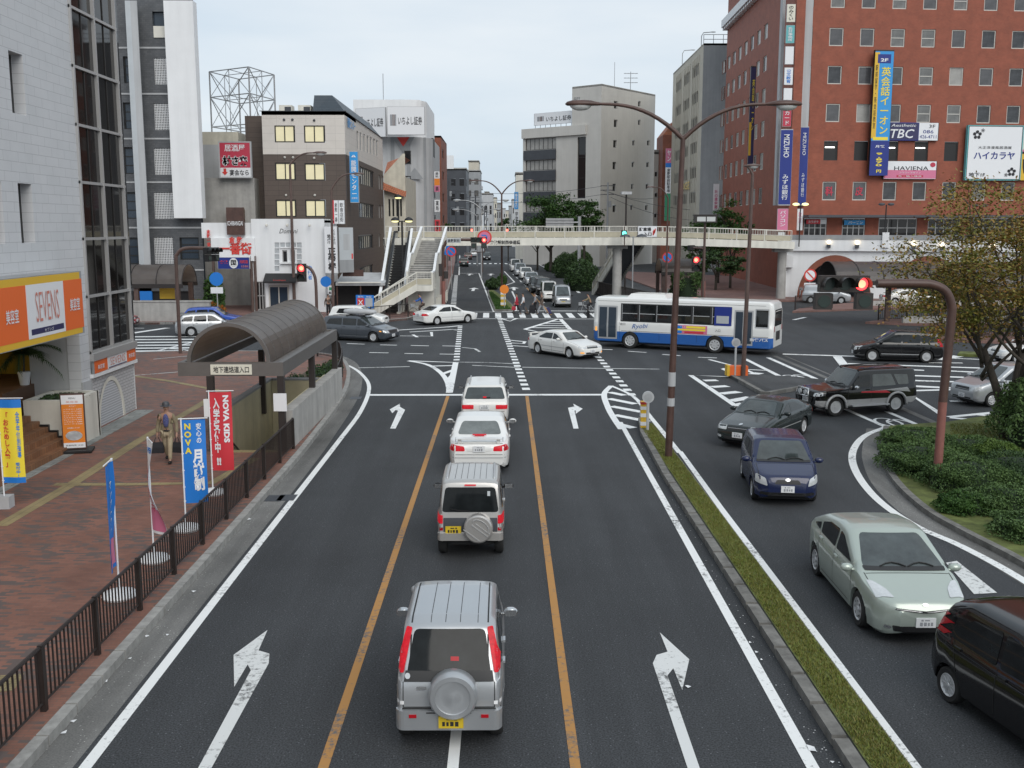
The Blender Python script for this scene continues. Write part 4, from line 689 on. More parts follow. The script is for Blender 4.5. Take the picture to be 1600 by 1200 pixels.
q, x0, x1, h = simple('apartment_tower', 'beige slim tower with a white emblem near its top', 732, 748, 252, 310, 14, 'beige', 0, 1, 'dark', 1); text(q.r, '◢', q.at(((x0, 310.), (1., 0.)), (x1-x0)*.45, -.05, h-3.), 1.6, 1.2, 'signwhite'); q.part('balcony', MB().box(x1-.1, x1+1, 311, 320, 10, 11).box(x1-.1, x1+1, 311, 320, 14, 15).box(x1-.1, x1+1, 311, 320, 18, 19), 'lgrey')
far = [(749, 770, 303, 380, 'lgrey'), (757, 764, 300, 470, 'beige'), (765, 776, 309, 430, 'cream'), (771, 783, 318, 520, 'grey'), (778, 790, 326, 620, 'lgrey'), (786, 797, 329, 700, 'beige'), (795, 806, 322, 480, 'grey'), (800, 812, 312, 360, 'lgrey'), (752, 760, 330, 330, 'signwhite'), (760, 772, 337, 420, 'lgrey'), (744, 754, 334, 290, 'white')]
nm = ['pale grey block with dark windows left of far street', 'slim beige block rising behind the pale grey one', 'cream block midway down the far street', 'mid grey block in the hazy distance', 'pale low block at the far end of street', 'beige low block closing the vista', 'grey block right of the vista', 'pale block behind the blue banner', 'small white shop front on far left pavement', 'low pale shop midway along far left pavement', 'low white shop under the beige tower']
for i, (u0, u1, v0, Y, m) in enumerate(far): simple('town_building', nm[i], u0, u1, v0, Y, 25, m, 2+i % 3, 3, 'dark', 1 if u0 < 785 else -1)
# right of the far street
q, x0, x1, h = simple('street_office', 'white slim office left of the banded grey-beige office', 806, 818, 271, 225, 14, 'offwhite', 0, 1, 'dark', -1)
board('blue_banner', 'tall blue banner on the white slim office', 'sign', ((at(804, 310, 222).x, 222.), (1., 0.)), wr(803.5, 300, 810, 327, ((at(804, 310, 222).x, 222.), (1., 0.))), .3, 0, 'sky', 'lgrey', texts=[('都市銀行', .5, .5, .85, .6, 'signwhite', True, .02)])
board('white_banner', 'tall white banner board below the blue banner', 'sign', ((at(804, 345, 221).x, 221.), (1., 0.)), wr(803.5, 328, 811, 356, ((at(804, 345, 221).x, 221.), (1., 0.))), .3, 0, 'signwhite', 'lgrey', texts=[('学習塾', .5, .5, .8, .6, 'txtblack', True, .01)])
# ---- grey-beige securities office on the right
N = Bld('banded_office', 'grey-beige corner office with dark window bands and tall stair tower', (18, 192)); cN = at(938, 300, 182.); dl = dirn(-50); dr = dirn(38)
eL = (cN.x+dl[0]*24, cN.y+dl[1]*24); FNl = (eL, (-dl[0], -dl[1])); FNr = ((cN.x, cN.y), dr)
sA = wp(817, 300, FNl)[0]; eL = (eL[0]-dl[0]*sA, eL[1]-dl[1]*sA); FNl = (eL, FNl[1]); LN = 24-sA; sC = wp(895, 300, FNl)[0]; sE = wp(918, 300, FNl)[0]; ztw = wp(938, 131, FNl)[1]; zlo = wp(862, 199, FNl)[1]
lw_ = wr(821, 216, 869, 234, FNl); bands = []
for v0, v1 in ((216, 234), (250, 266), (283, 299), (317, 331)): s, z, w, h = wr(821, v0, 869, v1, FNl); bands.append((lw_[0], z, lw_[2], h, 'band'))
N.face((eL, FNl[1]), LN, zlo, 'greige', bands+[(*wr(902, 214, 915, 310, FNl), 'tall')], .3)
N.part('spandrel', (lambda b: [b.box(lw_[0]-.3, lw_[0]+lw_[2], -.25, .0, wp(845, v1, FNl)[1], wp(845, v0, FNl)[1]) for v0, v1 in ((234.5, 249.5), (266.5, 282.5), (299.5, 316.5), (331.5, 349))] and b)(MB()), 'dgrey', FNl)
N.part('parapet', MB().box(lw_[0]-.6, wp(917, 205, FNl)[0], -.45, -.02, wp(860, 214, FNl)[1], zlo), 'greige', FNl)
s0 = wp(894, 150, FNl)[0]; N.face(((eL[0]+FNl[1][0]*s0, eL[1]+FNl[1][1]*s0), FNl[1]), LN-s0, ztw-zlo, 'greige', z0=zlo)
LR = wp(1022, 250, FNr)[0]; rw = []
for v, us in ((158, (962, 999)), (187, (962, 999)), (219, (961, 990, 1013)), (253, (960, 989, 1012)), (287, (960, 988, 1011)), (320, (960, 987, 1010))): rw += px(FNr, 'dark', *[(u-(2.8 if u < 970 else 2), v, u+(2.8 if u < 970 else 2), v+(12 if u < 970 else 8.5)) for u in us])
N.face(FNr, LR, ztw, 'greige', rw, .3)
nrm = (FNr[1][1], -FNr[1][0]); back = (cN.x+dr[0]*LR, cN.y+dr[1]*LR); twL = (cN.x+dl[0]*(LN-s0), cN.y+dl[1]*(LN-s0))
N.roof([(cN.x, cN.y), back, (back[0]+dl[0]*(LN-s0), back[1]+dl[1]*(LN-s0)), twL], ztw-.05); N.roof([twL, (twL[0]+dr[0]*LR, twL[1]+dr[1]*LR), (eL[0]+dr[0]*LR, eL[1]+dr[1]*LR), eL], zlo-.05)
FB = (eL, FNl[1]); r = wr(828, 174, 893, 193, FNl); board('securities_sign', 'white rooftop name board on the banded grey-beige office', 'sign', (eL, FNl[1]), r, .3, -1.5, 'signwhite', 'lgrey', bands=logo(), texts=[('いちよし証券', .6, .45, .42, .6, 'txtblack', False, .008)])
rl = MB(); [rl.tube([(r[0]+r[2]*i/8, 1.6, zlo), (r[0]+r[2]*i/8, 1.6, r[1]+.2)], .05, 4) for i in range(9)]; N.part('sign_support', rl, 'dgrey', FNl)
s, z, w, h = wr(897, 152, 906, 160, FNl); text(N.r, '明', N.at(FNl, s+w/2, -.05, z+h/2), h, w, 'grey')
an = MB(); a = at(960, 130, 186); an.tube([(a.x, 186, ztw), (a.x, 186, at(960, 97, 186).z)], .05, 5); a = at(985, 140, 190); zt_ = at(985, 112, 190).z; an.tube([(a.x, 190, ztw-.1), (a.x, 190, zt_)], .07, 5)
for k, zz_ in enumerate((zt_-.3, zt_-1.1, zt_-1.9)): an.tube([(a.x-1.2, 190, zz_), (a.x+1.3, 190, zz_)], .05, 4); [an.tube([(a.x+q, 189.5, zz_), (a.x+q, 190.5, zz_)], .03, 4) for q in (-1, -.4, .4, 1)]
tag(an.build('aerial', M['galv']), 'television aerials on the banded office stair tower', 'aerial')
N2 = Bld('annex', 'pale annex wall stepping down right of the banded office', (28, 205)); xa, xb = at(1020, 240, 203).x, at(1037, 240, 203).x; N2.face(((xa, 203.), (1., 0.)), xb-xa, at(1030, 238, 203).z, 'greige', px(((xa, 203.), (1., 0.)), 'dark', (1023, 268, 1027, 276), (1023, 301, 1027, 308), (1022, 333, 1026, 340)), .3); N2.roof([(xa, 203), (xb, 203), (xb, 215), (xa, 215)], at(1030, 238, 203).z, 'conc', .5)
# ---- narrow brick tower with parking sign, beige car park
O = Bld('brick_tower', 'narrow red brick tower behind the beige car park', (29, 205)); xa, xb, z = at(1036, 210, 198).x, at(1053, 210, 198).x, at(1045, 211, 198).z; O.part('wall', MB().box(xa, xb, 198, 206, 0, z), 'redbrick2'); O.part('roof', MB().add([(xa, 198, z), (xb, 198, z), (xb, 206, z), (xa, 206, z), (xb, 199, z+2.6), (xb, 206, z+2.6)], [(0, 1, 4), (0, 4, 5, 3), (1, 2, 5, 4), (2, 3, 5)]), 'terracotta')
FB = ((at(1039, 290, 197).x, 197.), (1., 0.)); board('parking_sign', 'tall white and green vertical sign on narrow brick tower', 'sign', FB, wr(1039, 232, 1049, 345, FB), .3, 0, 'signwhite', 'lgrey', bands=[(0, 0, 1, .38, 'green'), (0, .8, 1, 1, 'pink'), (0, .74, 1, .8, 'signblue')], texts=[('ヤン', .5, .9, .15, .6, 'signwhite', True, .02), ('倉敷駅前駐車場', .5, .56, .33, .5, 'txtblack', True, .01)])
P_ = Bld('car_park', 'beige multi-storey car park with ribbed openings', (33, 178)); cP = at(1096, 200, 162.); fP = (at(1050, 200, 193.).x, 193.); dv = Vector((cP.x-fP[0], cP.y-fP[1])); LP = dv.length; dv.normalize(); FP = (fP, (dv.x, dv.y)); zP = wp(1085, 82, FP)[1]
hs = []; s0, s1 = wp(1054, 200, FP)[0], wp(1092.5, 200, FP)[0]; zr = [wp(1089, v, FP)[1] for v in (118, 160, 199, 238, 277, 316)]; wb = (s1-s0)/3
for z in zr: hs += [(s0+wb*i+.15*wb, z, wb*.7, 1.75, 'open') for i in range(3)]
P_.face(FP, LP, zP, 'beige', hs, .35); rb = MB()
for i in range(3):
    for j in range(5): x = s0+wb*(i+.15+.7*j/4); rb.box(x-.09, x+.09, -.12, .0, 2, zP-1.2)
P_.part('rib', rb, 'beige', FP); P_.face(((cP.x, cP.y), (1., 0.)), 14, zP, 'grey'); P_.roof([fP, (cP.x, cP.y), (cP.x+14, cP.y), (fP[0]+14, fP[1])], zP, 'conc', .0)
rr = MB(); [rr.tube([(cP.x+q, cP.y+.1, zP), (cP.x+q, cP.y+.1, zP+1.3)], .05, 4) for q in (0, 1.5, 3, 4.5, 6)]; [rr.tube([(cP.x, cP.y+.1, zP+q), (cP.x+6, cP.y+.1, zP+q)], .05, 4) for q in (.6, 1.3)]; P_.part('roof_rail', rr, 'lgrey')
text(P_.r, 'EDGE', P_.at(FP, wp(1072, 290, FP)[0], -.25, wp(1072, 291, FP)[1]), 1.3, 9.5, 'txtgold', .03)
for u, vt, Y, lb in ((1066, 78, 182, 'left'), (1095, 50, 166, 'right')):
    a = at(u, 100, Y); zt_ = at(u, vt, Y).z; t_ = thing('roof_lamp', 'slim lamp standing on the car park roof, %s of the pair' % lb, 'lamp', (a.x, Y, zP)); MB().tube([(0, 0, -.1), (0, 0, zt_-zP-.6), (.3, 0, zt_-zP-.1), (1.6, 0, zt_-zP)], .07, 6).build('pole', M['galv'], t_); MB().ell((1.8, 0, zt_-zP), (.45, .15, .1), 5).build('lamp_head', M['lgrey'], t_)
# ---- big red brick station building
cR = (30.4, 108.); fR = (31.6, 151.); Q = Bld('brick_building', 'large red brick commercial block with square white framed windows', (36, 112)); d2 = Vector((cR[0]-fR[0], cR[1]-fR[1])); LQ = d2.length; d2.normalize(); FQ = (fR, (d2.x, d2.y)); FR = (cR, (math.cos(R(4.6)), math.sin(R(4.6)))); HR = 52.
sA = wp(1341, 120, FR)[0]; ds = (wp(1577, 120, FR)[0]-sA)/5; ww = wp(1363, 120, FR)[0]-sA; wn_ = []
rows = [(wp(1350, a, FR)[1], wp(1350, b_, FR)[1]) for a, b_ in ((13, -15), (72.5, 44), (132, 103.5), (191, 162.5), (313, 284))]; zo = (wp(1350, 251, FR)[1], wp(1350, 220.5, FR)[1])
for k in range(-2, 9):
    for j, (za, zb_) in enumerate(rows): wn_.append((sA+k*ds, za, ww, zb_-za, 'blind' if (j, k) in ((2, 3), (3, 0)) else random.choice(('grey', 'grey', 'grey2', 'grey2', 'grey3'))))
    if k not in (4, 5): wn_.append((sA+k*ds-.05, zo[0], ww, zo[1]-zo[0], 'open'))
zs_ = (wp(1300, 371, FR)[1], wp(1300, 341, FR)[1]); shops = [(wp(a, 350, FR)[0], zs_[0], wp(b_, 350, FR)[0]-wp(a, 350, FR)[0], zs_[1]-zs_[0], 'bay') for a, b_ in ((1256, 1292), (1316, 1352), (1373, 1433), (1450, 1500), (1520, 1590))]
Q.face(FR, 34, HR, 'redbrick', wn_+shops, .18)
us = (1130, 1138, 1146, 1154.5, 1163.5, 1173, 1183, 1193.5); wl_ = []
for j, (za, zb_) in enumerate(rows+[zo]):
    for u in us: s, _ = wp(u, 60, FQ); wl_.append((s, za, 2.0, zb_-za, 'blind' if (j+int(u)) % 3 else 'grey'))
Q.face(FQ, LQ, HR, 'redbrick', wl_, .18); Q.roof([cR, (cR[0]+34*FR[1][0], cR[1]+34*FR[1][1]), (cR[0]+33, 151), fR], HR)
zc_ = wp(1126, 55, FQ)[1]; cb = MB().box(0, LQ-7, -.9, .0, zc_, zc_+1.0); [cb.box(i*1.2, i*1.2+.6, -.7, -.02, zc_-.35, zc_) for i in range(30)]; Q.part('cornice', cb, 'white', FQ)
Q.part('corner_column', MB().box(cR[0]-1.2, cR[0]-.3, cR[1]-1.3, cR[1]-.4, 0, HR), 'redbrick'); Q.part('corner_cladding', MB().box(cR[0]-.15, cR[0]+.75, cR[1]-.25, cR[1]+.02, 9.2, HR).box(cR[0]-2.2, cR[0]-1.9, cR[1]+.3, cR[1]+1.2, 9.2, HR), 'lgrey')
cn_ = MB(); s0, s1 = wp(1250, 340, FR)[0], wp(1620, 340, FR)[0]; zc_ = wp(1300, 340, FR)[1]; cn_.box(s0, s1, -2.4, .0, zc_, zc_+.25); Q.part('shop_canopy', cn_, 'dgrey', FR)
for k, cx in ((-2, '歯'), (-1, '科'), (0, '皮')): text(Q.r, cx, Q.at(FR, sA+k*ds+ww/2, .08, sum(rows[4])/2), .95, .85, 'rouge', .03)
lb = MB(); [lb.box(sA+k*ds+.1, sA+k*ds+1.1, .02, .06, zo[1]-.7, zo[1]-.6) for k in (-1, 1, 2)]; Q.part('strip_light', lb, 'lamp_white', FR)
# signs on the brick building
def rs(name, label, r, face, **kw): return board(name, label, 'sign', FR, wr(*r, FR), kw.pop('thick', .3), kw.pop('out', .05), face, kw.pop('side', 'frame_black'), **kw)
rs('english_school_sign', 'long blue and yellow vertical sign hanging on the brick block', (1357, 80, 1386, 275), 'sky', out=.5, thick=.4, bands=[(0, .3, .25, .98, 'yellow'), (0, 0, 1, .28, 'signnavy'), (.15, .895, .85, .965, 'signnavy'), (.1, .285, .9, .31, 'txtyellow')],
   texts=[('英会話イーオン', .63, .6, .53, .5, 'txtyellow', True, .012), ('2F', .5, .92, .025, .4, 'signwhite', False, .03), ('9,870', .5, .13, .11, .0001+.36, 'txtyellow', True, .03), ('月額', .5, .235, .022, .5, 'signwhite', False, .02), ('円', .5, .035, .025, .26, 'txtyellow', False, .03), ('駅前留学・英会話教室', .12, .63, .5, .13, 'txtblack', True)])
rs('clinic_sign', 'navy and white aesthetic salon sign with phone number', (1383, 192, 1464, 220), 'signwhite', bands=[(0, 0, .62, 1, 'signnavy'), (.0, .04, .61, .96, 'navy')], texts=[('TBC', .3, .38, .5, .46, 'signwhite', False, .01, 0., .2), ('Aesthetic', .32, .84, .16, .48, 'signwhite', False, 0, 0., .2), ('3F', .87, .8, .18, .12, 'txtblack'), ('086', .8, .5, .19, .2, 'signnavy'), ('426-4711', .8, .22, .19, .32, 'signnavy')])
rs('fashion_sign', 'white and pink long sign below the navy salon sign', (1378, 252, 1461, 280), 'signwhite', bands=[(0.01, .03, .99, .5, 'pink'), (.25, .1, .75, .22, 'rouge')], texts=[('HAVIENA', .52, .6, .22, .64, 'txtblack'), ('フラワーデザイン', .5, .36, .09, .4, 'signwhite'), ('●', .92, .8, .26, .1, 'rouge'), ('花・輸入雑貨', .5, .16, .08, .44, 'signwhite')])
rs('pub_board', 'big white square pub board with blossom corners', (1506, 198, 1590, 281), 'signwhite', out=.3, thick=.4, frame='teal', texts=[('ハイカラヤ', .5, .45, .14, .76, 'signnavy', False, .02), ('大正浪漫風居酒屋', .5, .6, .055, .62, 'txtblack'), ('地下1F', .2, .09, .08, .3, 'txtblack', False, .02), ('✿', .16, .84, .16, .16, 'txtblack'), ('✿', .84, .15, .16, .16, 'txtblack'), ('❀', .26, .92, .07, .07, 'txtblack'), ('❀', .74, .09, .07, .07, 'txtblack')])
rs('rose_board', 'rose pink board at the right edge beside white pub board', (1593, 199, 1640, 238), 'pink', bands=[(.04, .1, .5, .9, 'signcream')]); rs('straw_board', 'tan board with black brush strokes at right edge', (1589, 241, 1640, 282), 'signcream', bands=[(0, 0, 1, 1, 'yellow')], texts=[('い', .3, .5, .6, .4, 'txtblack', False, .05)])
rs('red_shop_sign', 'small red and white sign over the deck shop', (1258, 343, 1290, 350), 'signred', thick=.2, bands=[(.7, 0, 1, 1, 'signwhite')], texts=[('カラオケ', .36, .5, .6, .5, 'signwhite', False, .02)]); rs('blue_shop_sign', 'small blue sign over the deck shop', (1317, 344, 1350, 351.5), 'sky', thick=.2, texts=[('パーズン', .55, .5, .6, .7, 'signwhite', False, .03)])
FB = ((cR[0]-2.35, 106.8), (1., 0.)); zf = lambda v: at(1203, v, 106.8).z
board('bank_sign', 'tall royal blue bank sign left of the corner column', 'sign', FB, (0, zf(321), 1.25, zf(202)-zf(321)), .25, 0, 'signnavy', 'lgrey', texts=[('MIZUHO', .5, .78, .3, .46, 'signwhite', False, .01, -PI/2), ('みずほ銀行', .5, .24, .33, .5, 'signwhite', True, .008)])
FB2 = ((cR[0]-.15, 107.4), (1., .0)); board('bank_side_sign', 'narrow royal blue bank sign right of the corner column', 'sign', FB2, (0, zf(321), .85, zf(197)-zf(321)), .2, 0, 'signnavy', 'lgrey', texts=[('MIZUHO', .5, .78, .28, .4, 'signwhite', False, .0, -PI/2), ('みずほ銀行', .5, .26, .3, .36, 'signwhite', True)])
board('computer_sign', 'pink vertical sign below the tall bank sign', 'sign', FB, (.0, zf(360), 1.1, zf(326)-zf(360)), .2, 0, 'pink', 'lgrey', texts=[('パソコン', .5, .55, .72, .55, 'signwhite', True, .01)]); board('white_side_sign', 'narrow white vertical sign right of the pink sign', 'sign', FB2, (.0, zf(360), .6, zf(326)-zf(360)), .2, 0, 'signwhite', 'lgrey', texts=[('教室', .5, .6, .5, .5, 'pink', True)])
for k, (v0, v1, m, tx, tm) in enumerate(((7, 35, 'signcream', 'のみくい', 'txtblack'), (40, 68, 'teal', '会計事務所', 'signwhite'), (73, 101, 'signwhite', '', ''), (106, 133, 'signwhite', '公文教育', 'signblue'), (138, 158, 'signwhite', '', ''), (171, 198, 'rouge', 'カード', 'signwhite'))):
    board('stacked_sign', ['cream restaurant', 'teal accountant', 'upper blank white', 'white and blue classroom', 'lower blank white', 'rose card'][k]+' panel in corner sign stack', 'sign', FB, (.15, zf(v1), .85, zf(v0)-zf(v1)), .2, 0, m, 'lgrey', group='sign stack on the brick block corner', texts=[(tx, .5, .5, .8, .55, tm, True, .01)] if tx else ())
board('night_club_sign', 'long dark blue and gold vertical sign on the side wall', 'sign', ((at(1171, 200, 122).x, 122.), (1., 0.)), wr(1170, 104, 1178, 262, ((at(1171, 200, 122).x, 122.), (1., 0.))), .3, 0, 'navy', 'frame_black', bands=[(.0, .12, .45, .45, 'yellow')], texts=[('英会話イーオン', .6, .62, .5, .5, 'txtyellow', True, .01)])
board('silk_sign', 'white vertical sign with pink letters near the far brick corner', 'sign', ((at(1114, 320, 149).x, 149.), (1., 0.)), wr(1114, 287, 1123, 329, ((at(1114, 320, 149).x, 149.), (1., 0.))), .2, 0, 'signwhite', 'lgrey', texts=[('城の貴金属', .5, .42, .7, .6, 'pink', True, .02)])
# ================================================================ FOOTBRIDGE, STATION DECK
def lerp2(a, b, t): return (a[0]+(b[0]-a[0])*t, a[1]+(b[1]-a[1])*t)
def railing(parent, I, P, h=1.08, panel=True, step=2.0, pick=.24, name='railing', mats=('offwhite', 'creampanel', 'offwhite')):
    """guard rail along 3-D points: posts, top rail, pickets above and infill panel below"""
    b = MB()
    for k in range(len(P)-1):
        a, c = Vector(P[k]), Vector(P[k+1]); d = c-a; L = Vector((d.x, d.y)).length; n = max(1, round(L/step)); up = Vector((0, 0, 1)); t = Vector((d.x, d.y, 0)).normalized(); nn = Vector((-t.y, t.x, 0))*.03
        def slab(s0, s1, z0, z1, th, mi):
            p0, p1 = a+d*s0, a+d*s1; q = nn.normalized()*th
            vs = [p0-q+up*z0, p1-q+up*z0, p1+q+up*z0, p0+q+up*z0, p0-q+up*z1, p1-q+up*z1, p1+q+up*z1, p0+q+up*z1]
            b.add(vs, [(0,3,2,1),(4,5,6,7),(0,1,5,4),(1,2,6,5),(2,3,7,6),(3,0,4,7)], mi)
        slab(0, 1, h-.06, h, .05, 0)
        for i in range(n+1): s_ = .035/L; slab(max(0, i/n-s_), min(1, i/n+s_), 0, h-.06, .045, 0)
        if panel:
            for i in range(n): slab((i+.04)/n, (i+.96)/n, .06, h*.5, .012, 1)
            slab(0, 1, h*.5, h*.54, .03, 0)
        m = int(L/pick)
        for i in range(m): slab((i+.4)/m, (i+.4)/m+.02/L, h*.54 if panel else .06, h-.06, .012, 2)
        if not panel: slab(0, 1, .06, .1, .03, 0)
    return b.build(name, [M[q] for q in mats], parent, M=I)
BA, BB = Vector((-10.6, 91.2)), Vector((27.4, 97.6)); bd = (BB-BA).normalized(); bn = Vector((-bd.y, bd.x)); LB = (BB-BA).length
BR = thing('footbridge', 'long cream steel footbridge spanning the far road', 'footbridge', (BA.x, BA.y, 0)); IB = T3((-BA.x, -BA.y, 0))
def bz(s): return 5.93-.42*max(0, (s-24)/(LB-24))**1.3 if s > 24 else 5.93
fcB = ((BA.x, BA.y), (bd.x, bd.y)); bw = 2.6; gd = MB(); NS = 16
for i in range(NS):
    s0, s1 = LB*i/NS, LB*(i+1)/NS; z0, z1 = bz(s0), bz(s1)
    for y0, y1, dz0, dz1, mi in ((0, bw, -.14, 0, 1), (-.06, .12, -.62, .06, 0), (bw-.12, bw+.06, -.62, .06, 0), (.6, 2., -.5, -.14, 1)):
        gd.add([(s0, y0, z0+dz0), (s1, y0, z1+dz0), (s1, y1, z1+dz0), (s0, y1, z0+dz0), (s0, y0, z0+dz1), (s1, y0, z1+dz1), (s1, y1, z1+dz1), (s0, y1, z0+dz1)], [(0,3,2,1),(4,5,6,7),(0,1,5,4),(1,2,6,5),(2,3,7,6),(3,0,4,7)], mi)
gd.build('girder', [M['offwhite'], M['grey']], BR, M=IB @ fmat(fcB))
def bp(s, y, dz=0): q = BA+bd*s+bn*y; return (q.x, q.y, bz(s)+dz)
sst = [wp(692, 365, fcB)[0]]+list(np.linspace(8, LB-.3, 12))
railing(BR, IB, [bp(s, 0, .06) for s in sst], 1.06); railing(BR, IB, [bp(s, bw, .06) for s in np.linspace(0.2, LB, 12)], 1.06)
for i, s in enumerate((wp(970, 430, fcB)[0], wp(686, 450, fcB)[0]-1.2, LB-.6)):
    q = BA+bd*s+bn*1.3; MB().lathe([(.46, 0), (.44, 1), (.42, bz(s)-.95)], (q.x, q.y, 0), 18).box(q.x-.9, q.x+.9, q.y-.5, q.y+.5, bz(s)-.95, bz(s)-.52).build('pillar', M['conc'], BR, M=IB, smooth=True, ang=40)
s = wp(789, 376, fcB)[0]; text(BR, '倉敷駅前西歩道橋', IB @ fmat(fcB) @ T3((s, -.1, 5.6)), .36, 2.75, 'txtblack', .02)
# left stair: lower flight to the right, landing, then upwards to the deck
def flight(P0, P1, w, n, name='stair_flight', mat='conc', side=1):
    """steps from P0 up to P1 (3-D points of one edge); width w to the left (side=1) of the climb"""
    a, c = Vector(P0), Vector(P1); d = c-a; t = Vector((d.x, d.y, 0)).normalized(); nn = Vector((-t.y, t.x, 0))*side*w; b = MB(); up = Vector((0, 0, 1))
    for i in range(n):
        p0, p1 = a+Vector((d.x, d.y, 0))*(i/n), a+Vector((d.x, d.y, 0))*((i+1)/n); z1 = d.z*(i+1)/n; z0 = d.z*i/n-.12
        vs = [p0+up*z0, p1+up*z0, p1+nn+up*z0, p0+nn+up*z0, p0+up*z1, p1+up*z1, p1+nn+up*z1, p0+nn+up*z1]
        F_ = [(0,3,2,1),(4,5,6,7),(0,1,5,4),(1,2,6,5),(2,3,7,6),(3,0,4,7)]; b.add(vs, F_ if side > 0 else [f[::-1] for f in F_])
        q = t*.04; vs = [p0-q*.4+up*(z1-.035), p0+q+up*(z1-.035), p0+q+nn+up*(z1-.035), p0-q*.4+nn+up*(z1-.035)]; vs += [v_+up*.04 for v_ in vs]; b.add(vs, F_ if side > 0 else [f[::-1] for f in F_], 1)
    return b.build(name, [M[mat], M['dgrey']], BR, M=IB)
def stringer(P0, P1, th=.12, d0=.42, up=.12):
    a, c = Vector(P0), Vector(P1); t = (c-a); t.z = 0; t.normalize(); nn = Vector((-t.y, t.x, 0))*th/2; z = Vector((0, 0, 1)); vs = [a-nn-z*d0, c-nn-z*d0, c+nn-z*d0, a+nn-z*d0, a-nn+z*up, c-nn+z*up, c+nn+z*up, a+nn+z*up]
    return MB().add(vs, [(0,3,2,1),(4,5,6,7),(0,1,5,4),(1,2,6,5),(2,3,7,6),(3,0,4,7)]).build('stringer', M['offwhite'], BR, M=IB)
def fz(u, v, z): d = ray(u, v); t = (z-CH)/d.z; return (d.x*t, d.y*t, z)
f0 = (-10.9, 78.6, .12); f1 = fz(651, 446, 2.4); lx0, ly = f1[0], f1[1]; lx1 = at(675, 440, ly).x
flight(f0, f1, 2.2, 13); stringer(f0, f1); stringer((f0[0], f0[1]+2.2, f0[2]), (f1[0], f1[1]+2.2, f1[2]))
railing(BR, IB, [f0, f1, (lx1, ly, 2.4)], 1.05, step=1.7); railing(BR, IB, [(f0[0], f0[1]+2.2, f0[2]), (lx0-.9, ly+2.2, 2.05)], 1.05, panel=False, step=1.7)
lxl = lx1-2.25
MB().box(lxl, lx1, ly-.06, ly+2.4, 1.95, 2.4).build('landing', M['offwhite'], BR, M=IB)
u1 = (lx1, ly+2.4, 2.4); u2 = (lx1+.05, ly+5., 3.75); u3 = (lx1+.1, ly+6.6, 3.75); u4 = (lx1+.55, BA.y+(lx1+.5-BA.x)*bd.y/bd.x+.0, 5.93)
flight(u1, u2, 2.15, 8); flight(u3, u4, 2.15, 13); MB().add([(u2[0]-2.15, u2[1], 3.3), (u2[0], u2[1], 3.3), (u3[0], u3[1], 3.3), (u3[0]-2.15, u3[1], 3.3), (u2[0]-2.15, u2[1], 3.75), (u2[0], u2[1], 3.75), (u3[0], u3[1], 3.75), (u3[0]-2.15, u3[1], 3.75)], [(0,3,2,1),(4,5,6,7),(0,1,5,4),(1,2,6,5),(2,3,7,6),(3,0,4,7)]).build('landing', M['conc'], BR, M=IB)
def solid_rail(P, h=1.0, th=.12, name='parapet'):
    b = MB()
    for a, c in zip(P[:-1], P[1:]):
        a, c = Vector(a), Vector(c); t = c-a; t.z = 0; t.normalize(); nn = Vector((-t.y, t.x, 0))*th/2; z = Vector((0, 0, 1)); F_ = [(0,3,2,1),(4,5,6,7),(0,1,5,4),(1,2,6,5),(2,3,7,6),(3,0,4,7)]
        b.add([a-nn-z*.4, c-nn-z*.4, c+nn-z*.4, a+nn-z*.4, a-nn+z*(h-.1), c-nn+z*(h-.1), c+nn+z*(h-.1), a+nn+z*(h-.1)], F_, 0); nn = nn*1.7
        b.add([a-nn+z*(h-.1), c-nn+z*(h-.1), c+nn+z*(h-.1), a+nn+z*(h-.1), a-nn+z*h, c-nn+z*h, c+nn+z*h, a+nn+z*h], F_, 1)
    return b.build(name, [M['offwhite'], M['white']], BR, M=IB)
solid_rail([(u1[0], ly, 2.4), u1, u2, u3, u4], 1.08); solid_rail([(u1[0]-2.2, u1[1], 2.4), (u2[0]-2.2, u2[1], 3.75), (u3[0]-2.2, u3[1], 3.75), (u4[0]-2.2, u4[1], 5.93)], 1.08)
MB().box(lxl+.1, lx1-.05, ly+2.45, u4[1]-.2, 0, 1.9).box(lxl+.1, lx1-.05, u2[1]+.1, u4[1]-.1, 1.9, 3.2).build('stair_base', M['offwhite'], BR, M=IB)
# escalator beside the stair
ES = thing('escalator', 'narrow escalator with steel balustrades left of the stair', 'escalator', (lxl-1.6, ly+3, 0)); IE = T3((-(lxl-1.6), -(ly+3), 0)); ex1, ex0 = lxl-.45, lxl-1.75; e0, e1 = ly+1.2, u4[1]-.3
for x, nm in ((ex0, 'balustrade'), (ex1, 'balustrade')):
    b = MB(); 
    for (ya, za), (yb, zb_) in (((e0-1.2, .3), (e0, .3)), ((e0, .3), (e1, 5.6)), ((e1, 5.6), (e1+2.5, 5.6))):
        for hh0, hh1, th, mi in ((.0, .85, .04, 0), (.85, 1.02, .09, 1), (-.9, .0, .14, 2)): b.add([(x-th, ya, za+hh0), (x+th, ya, za+hh0), (x+th, yb, zb_+hh0), (x-th, yb, zb_+hh0), (x-th, ya, za+hh1), (x+th, ya, za+hh1), (x+th, yb, zb_+hh1), (x-th, yb, zb_+hh1)], [(0,3,2,1),(4,5,6,7),(0,1,5,4),(1,2,6,5),(2,3,7,6),(3,0,4,7)], mi)
    b.build(nm, [M['metalpanel'], M['black'], M['offwhite']], ES, M=IE)
sb = MB(); n = 26
for i in range(n): y0, y1 = e0+(e1-e0)*i/n, e0+(e1-e0)*(i+1)/n; sb.box(ex0+.06, ex1-.06, y0, y1, .2+5.4*i/n-.3, .2+5.4*(i+1)/n)
sb.build('steps', M['black'], ES, M=IE)
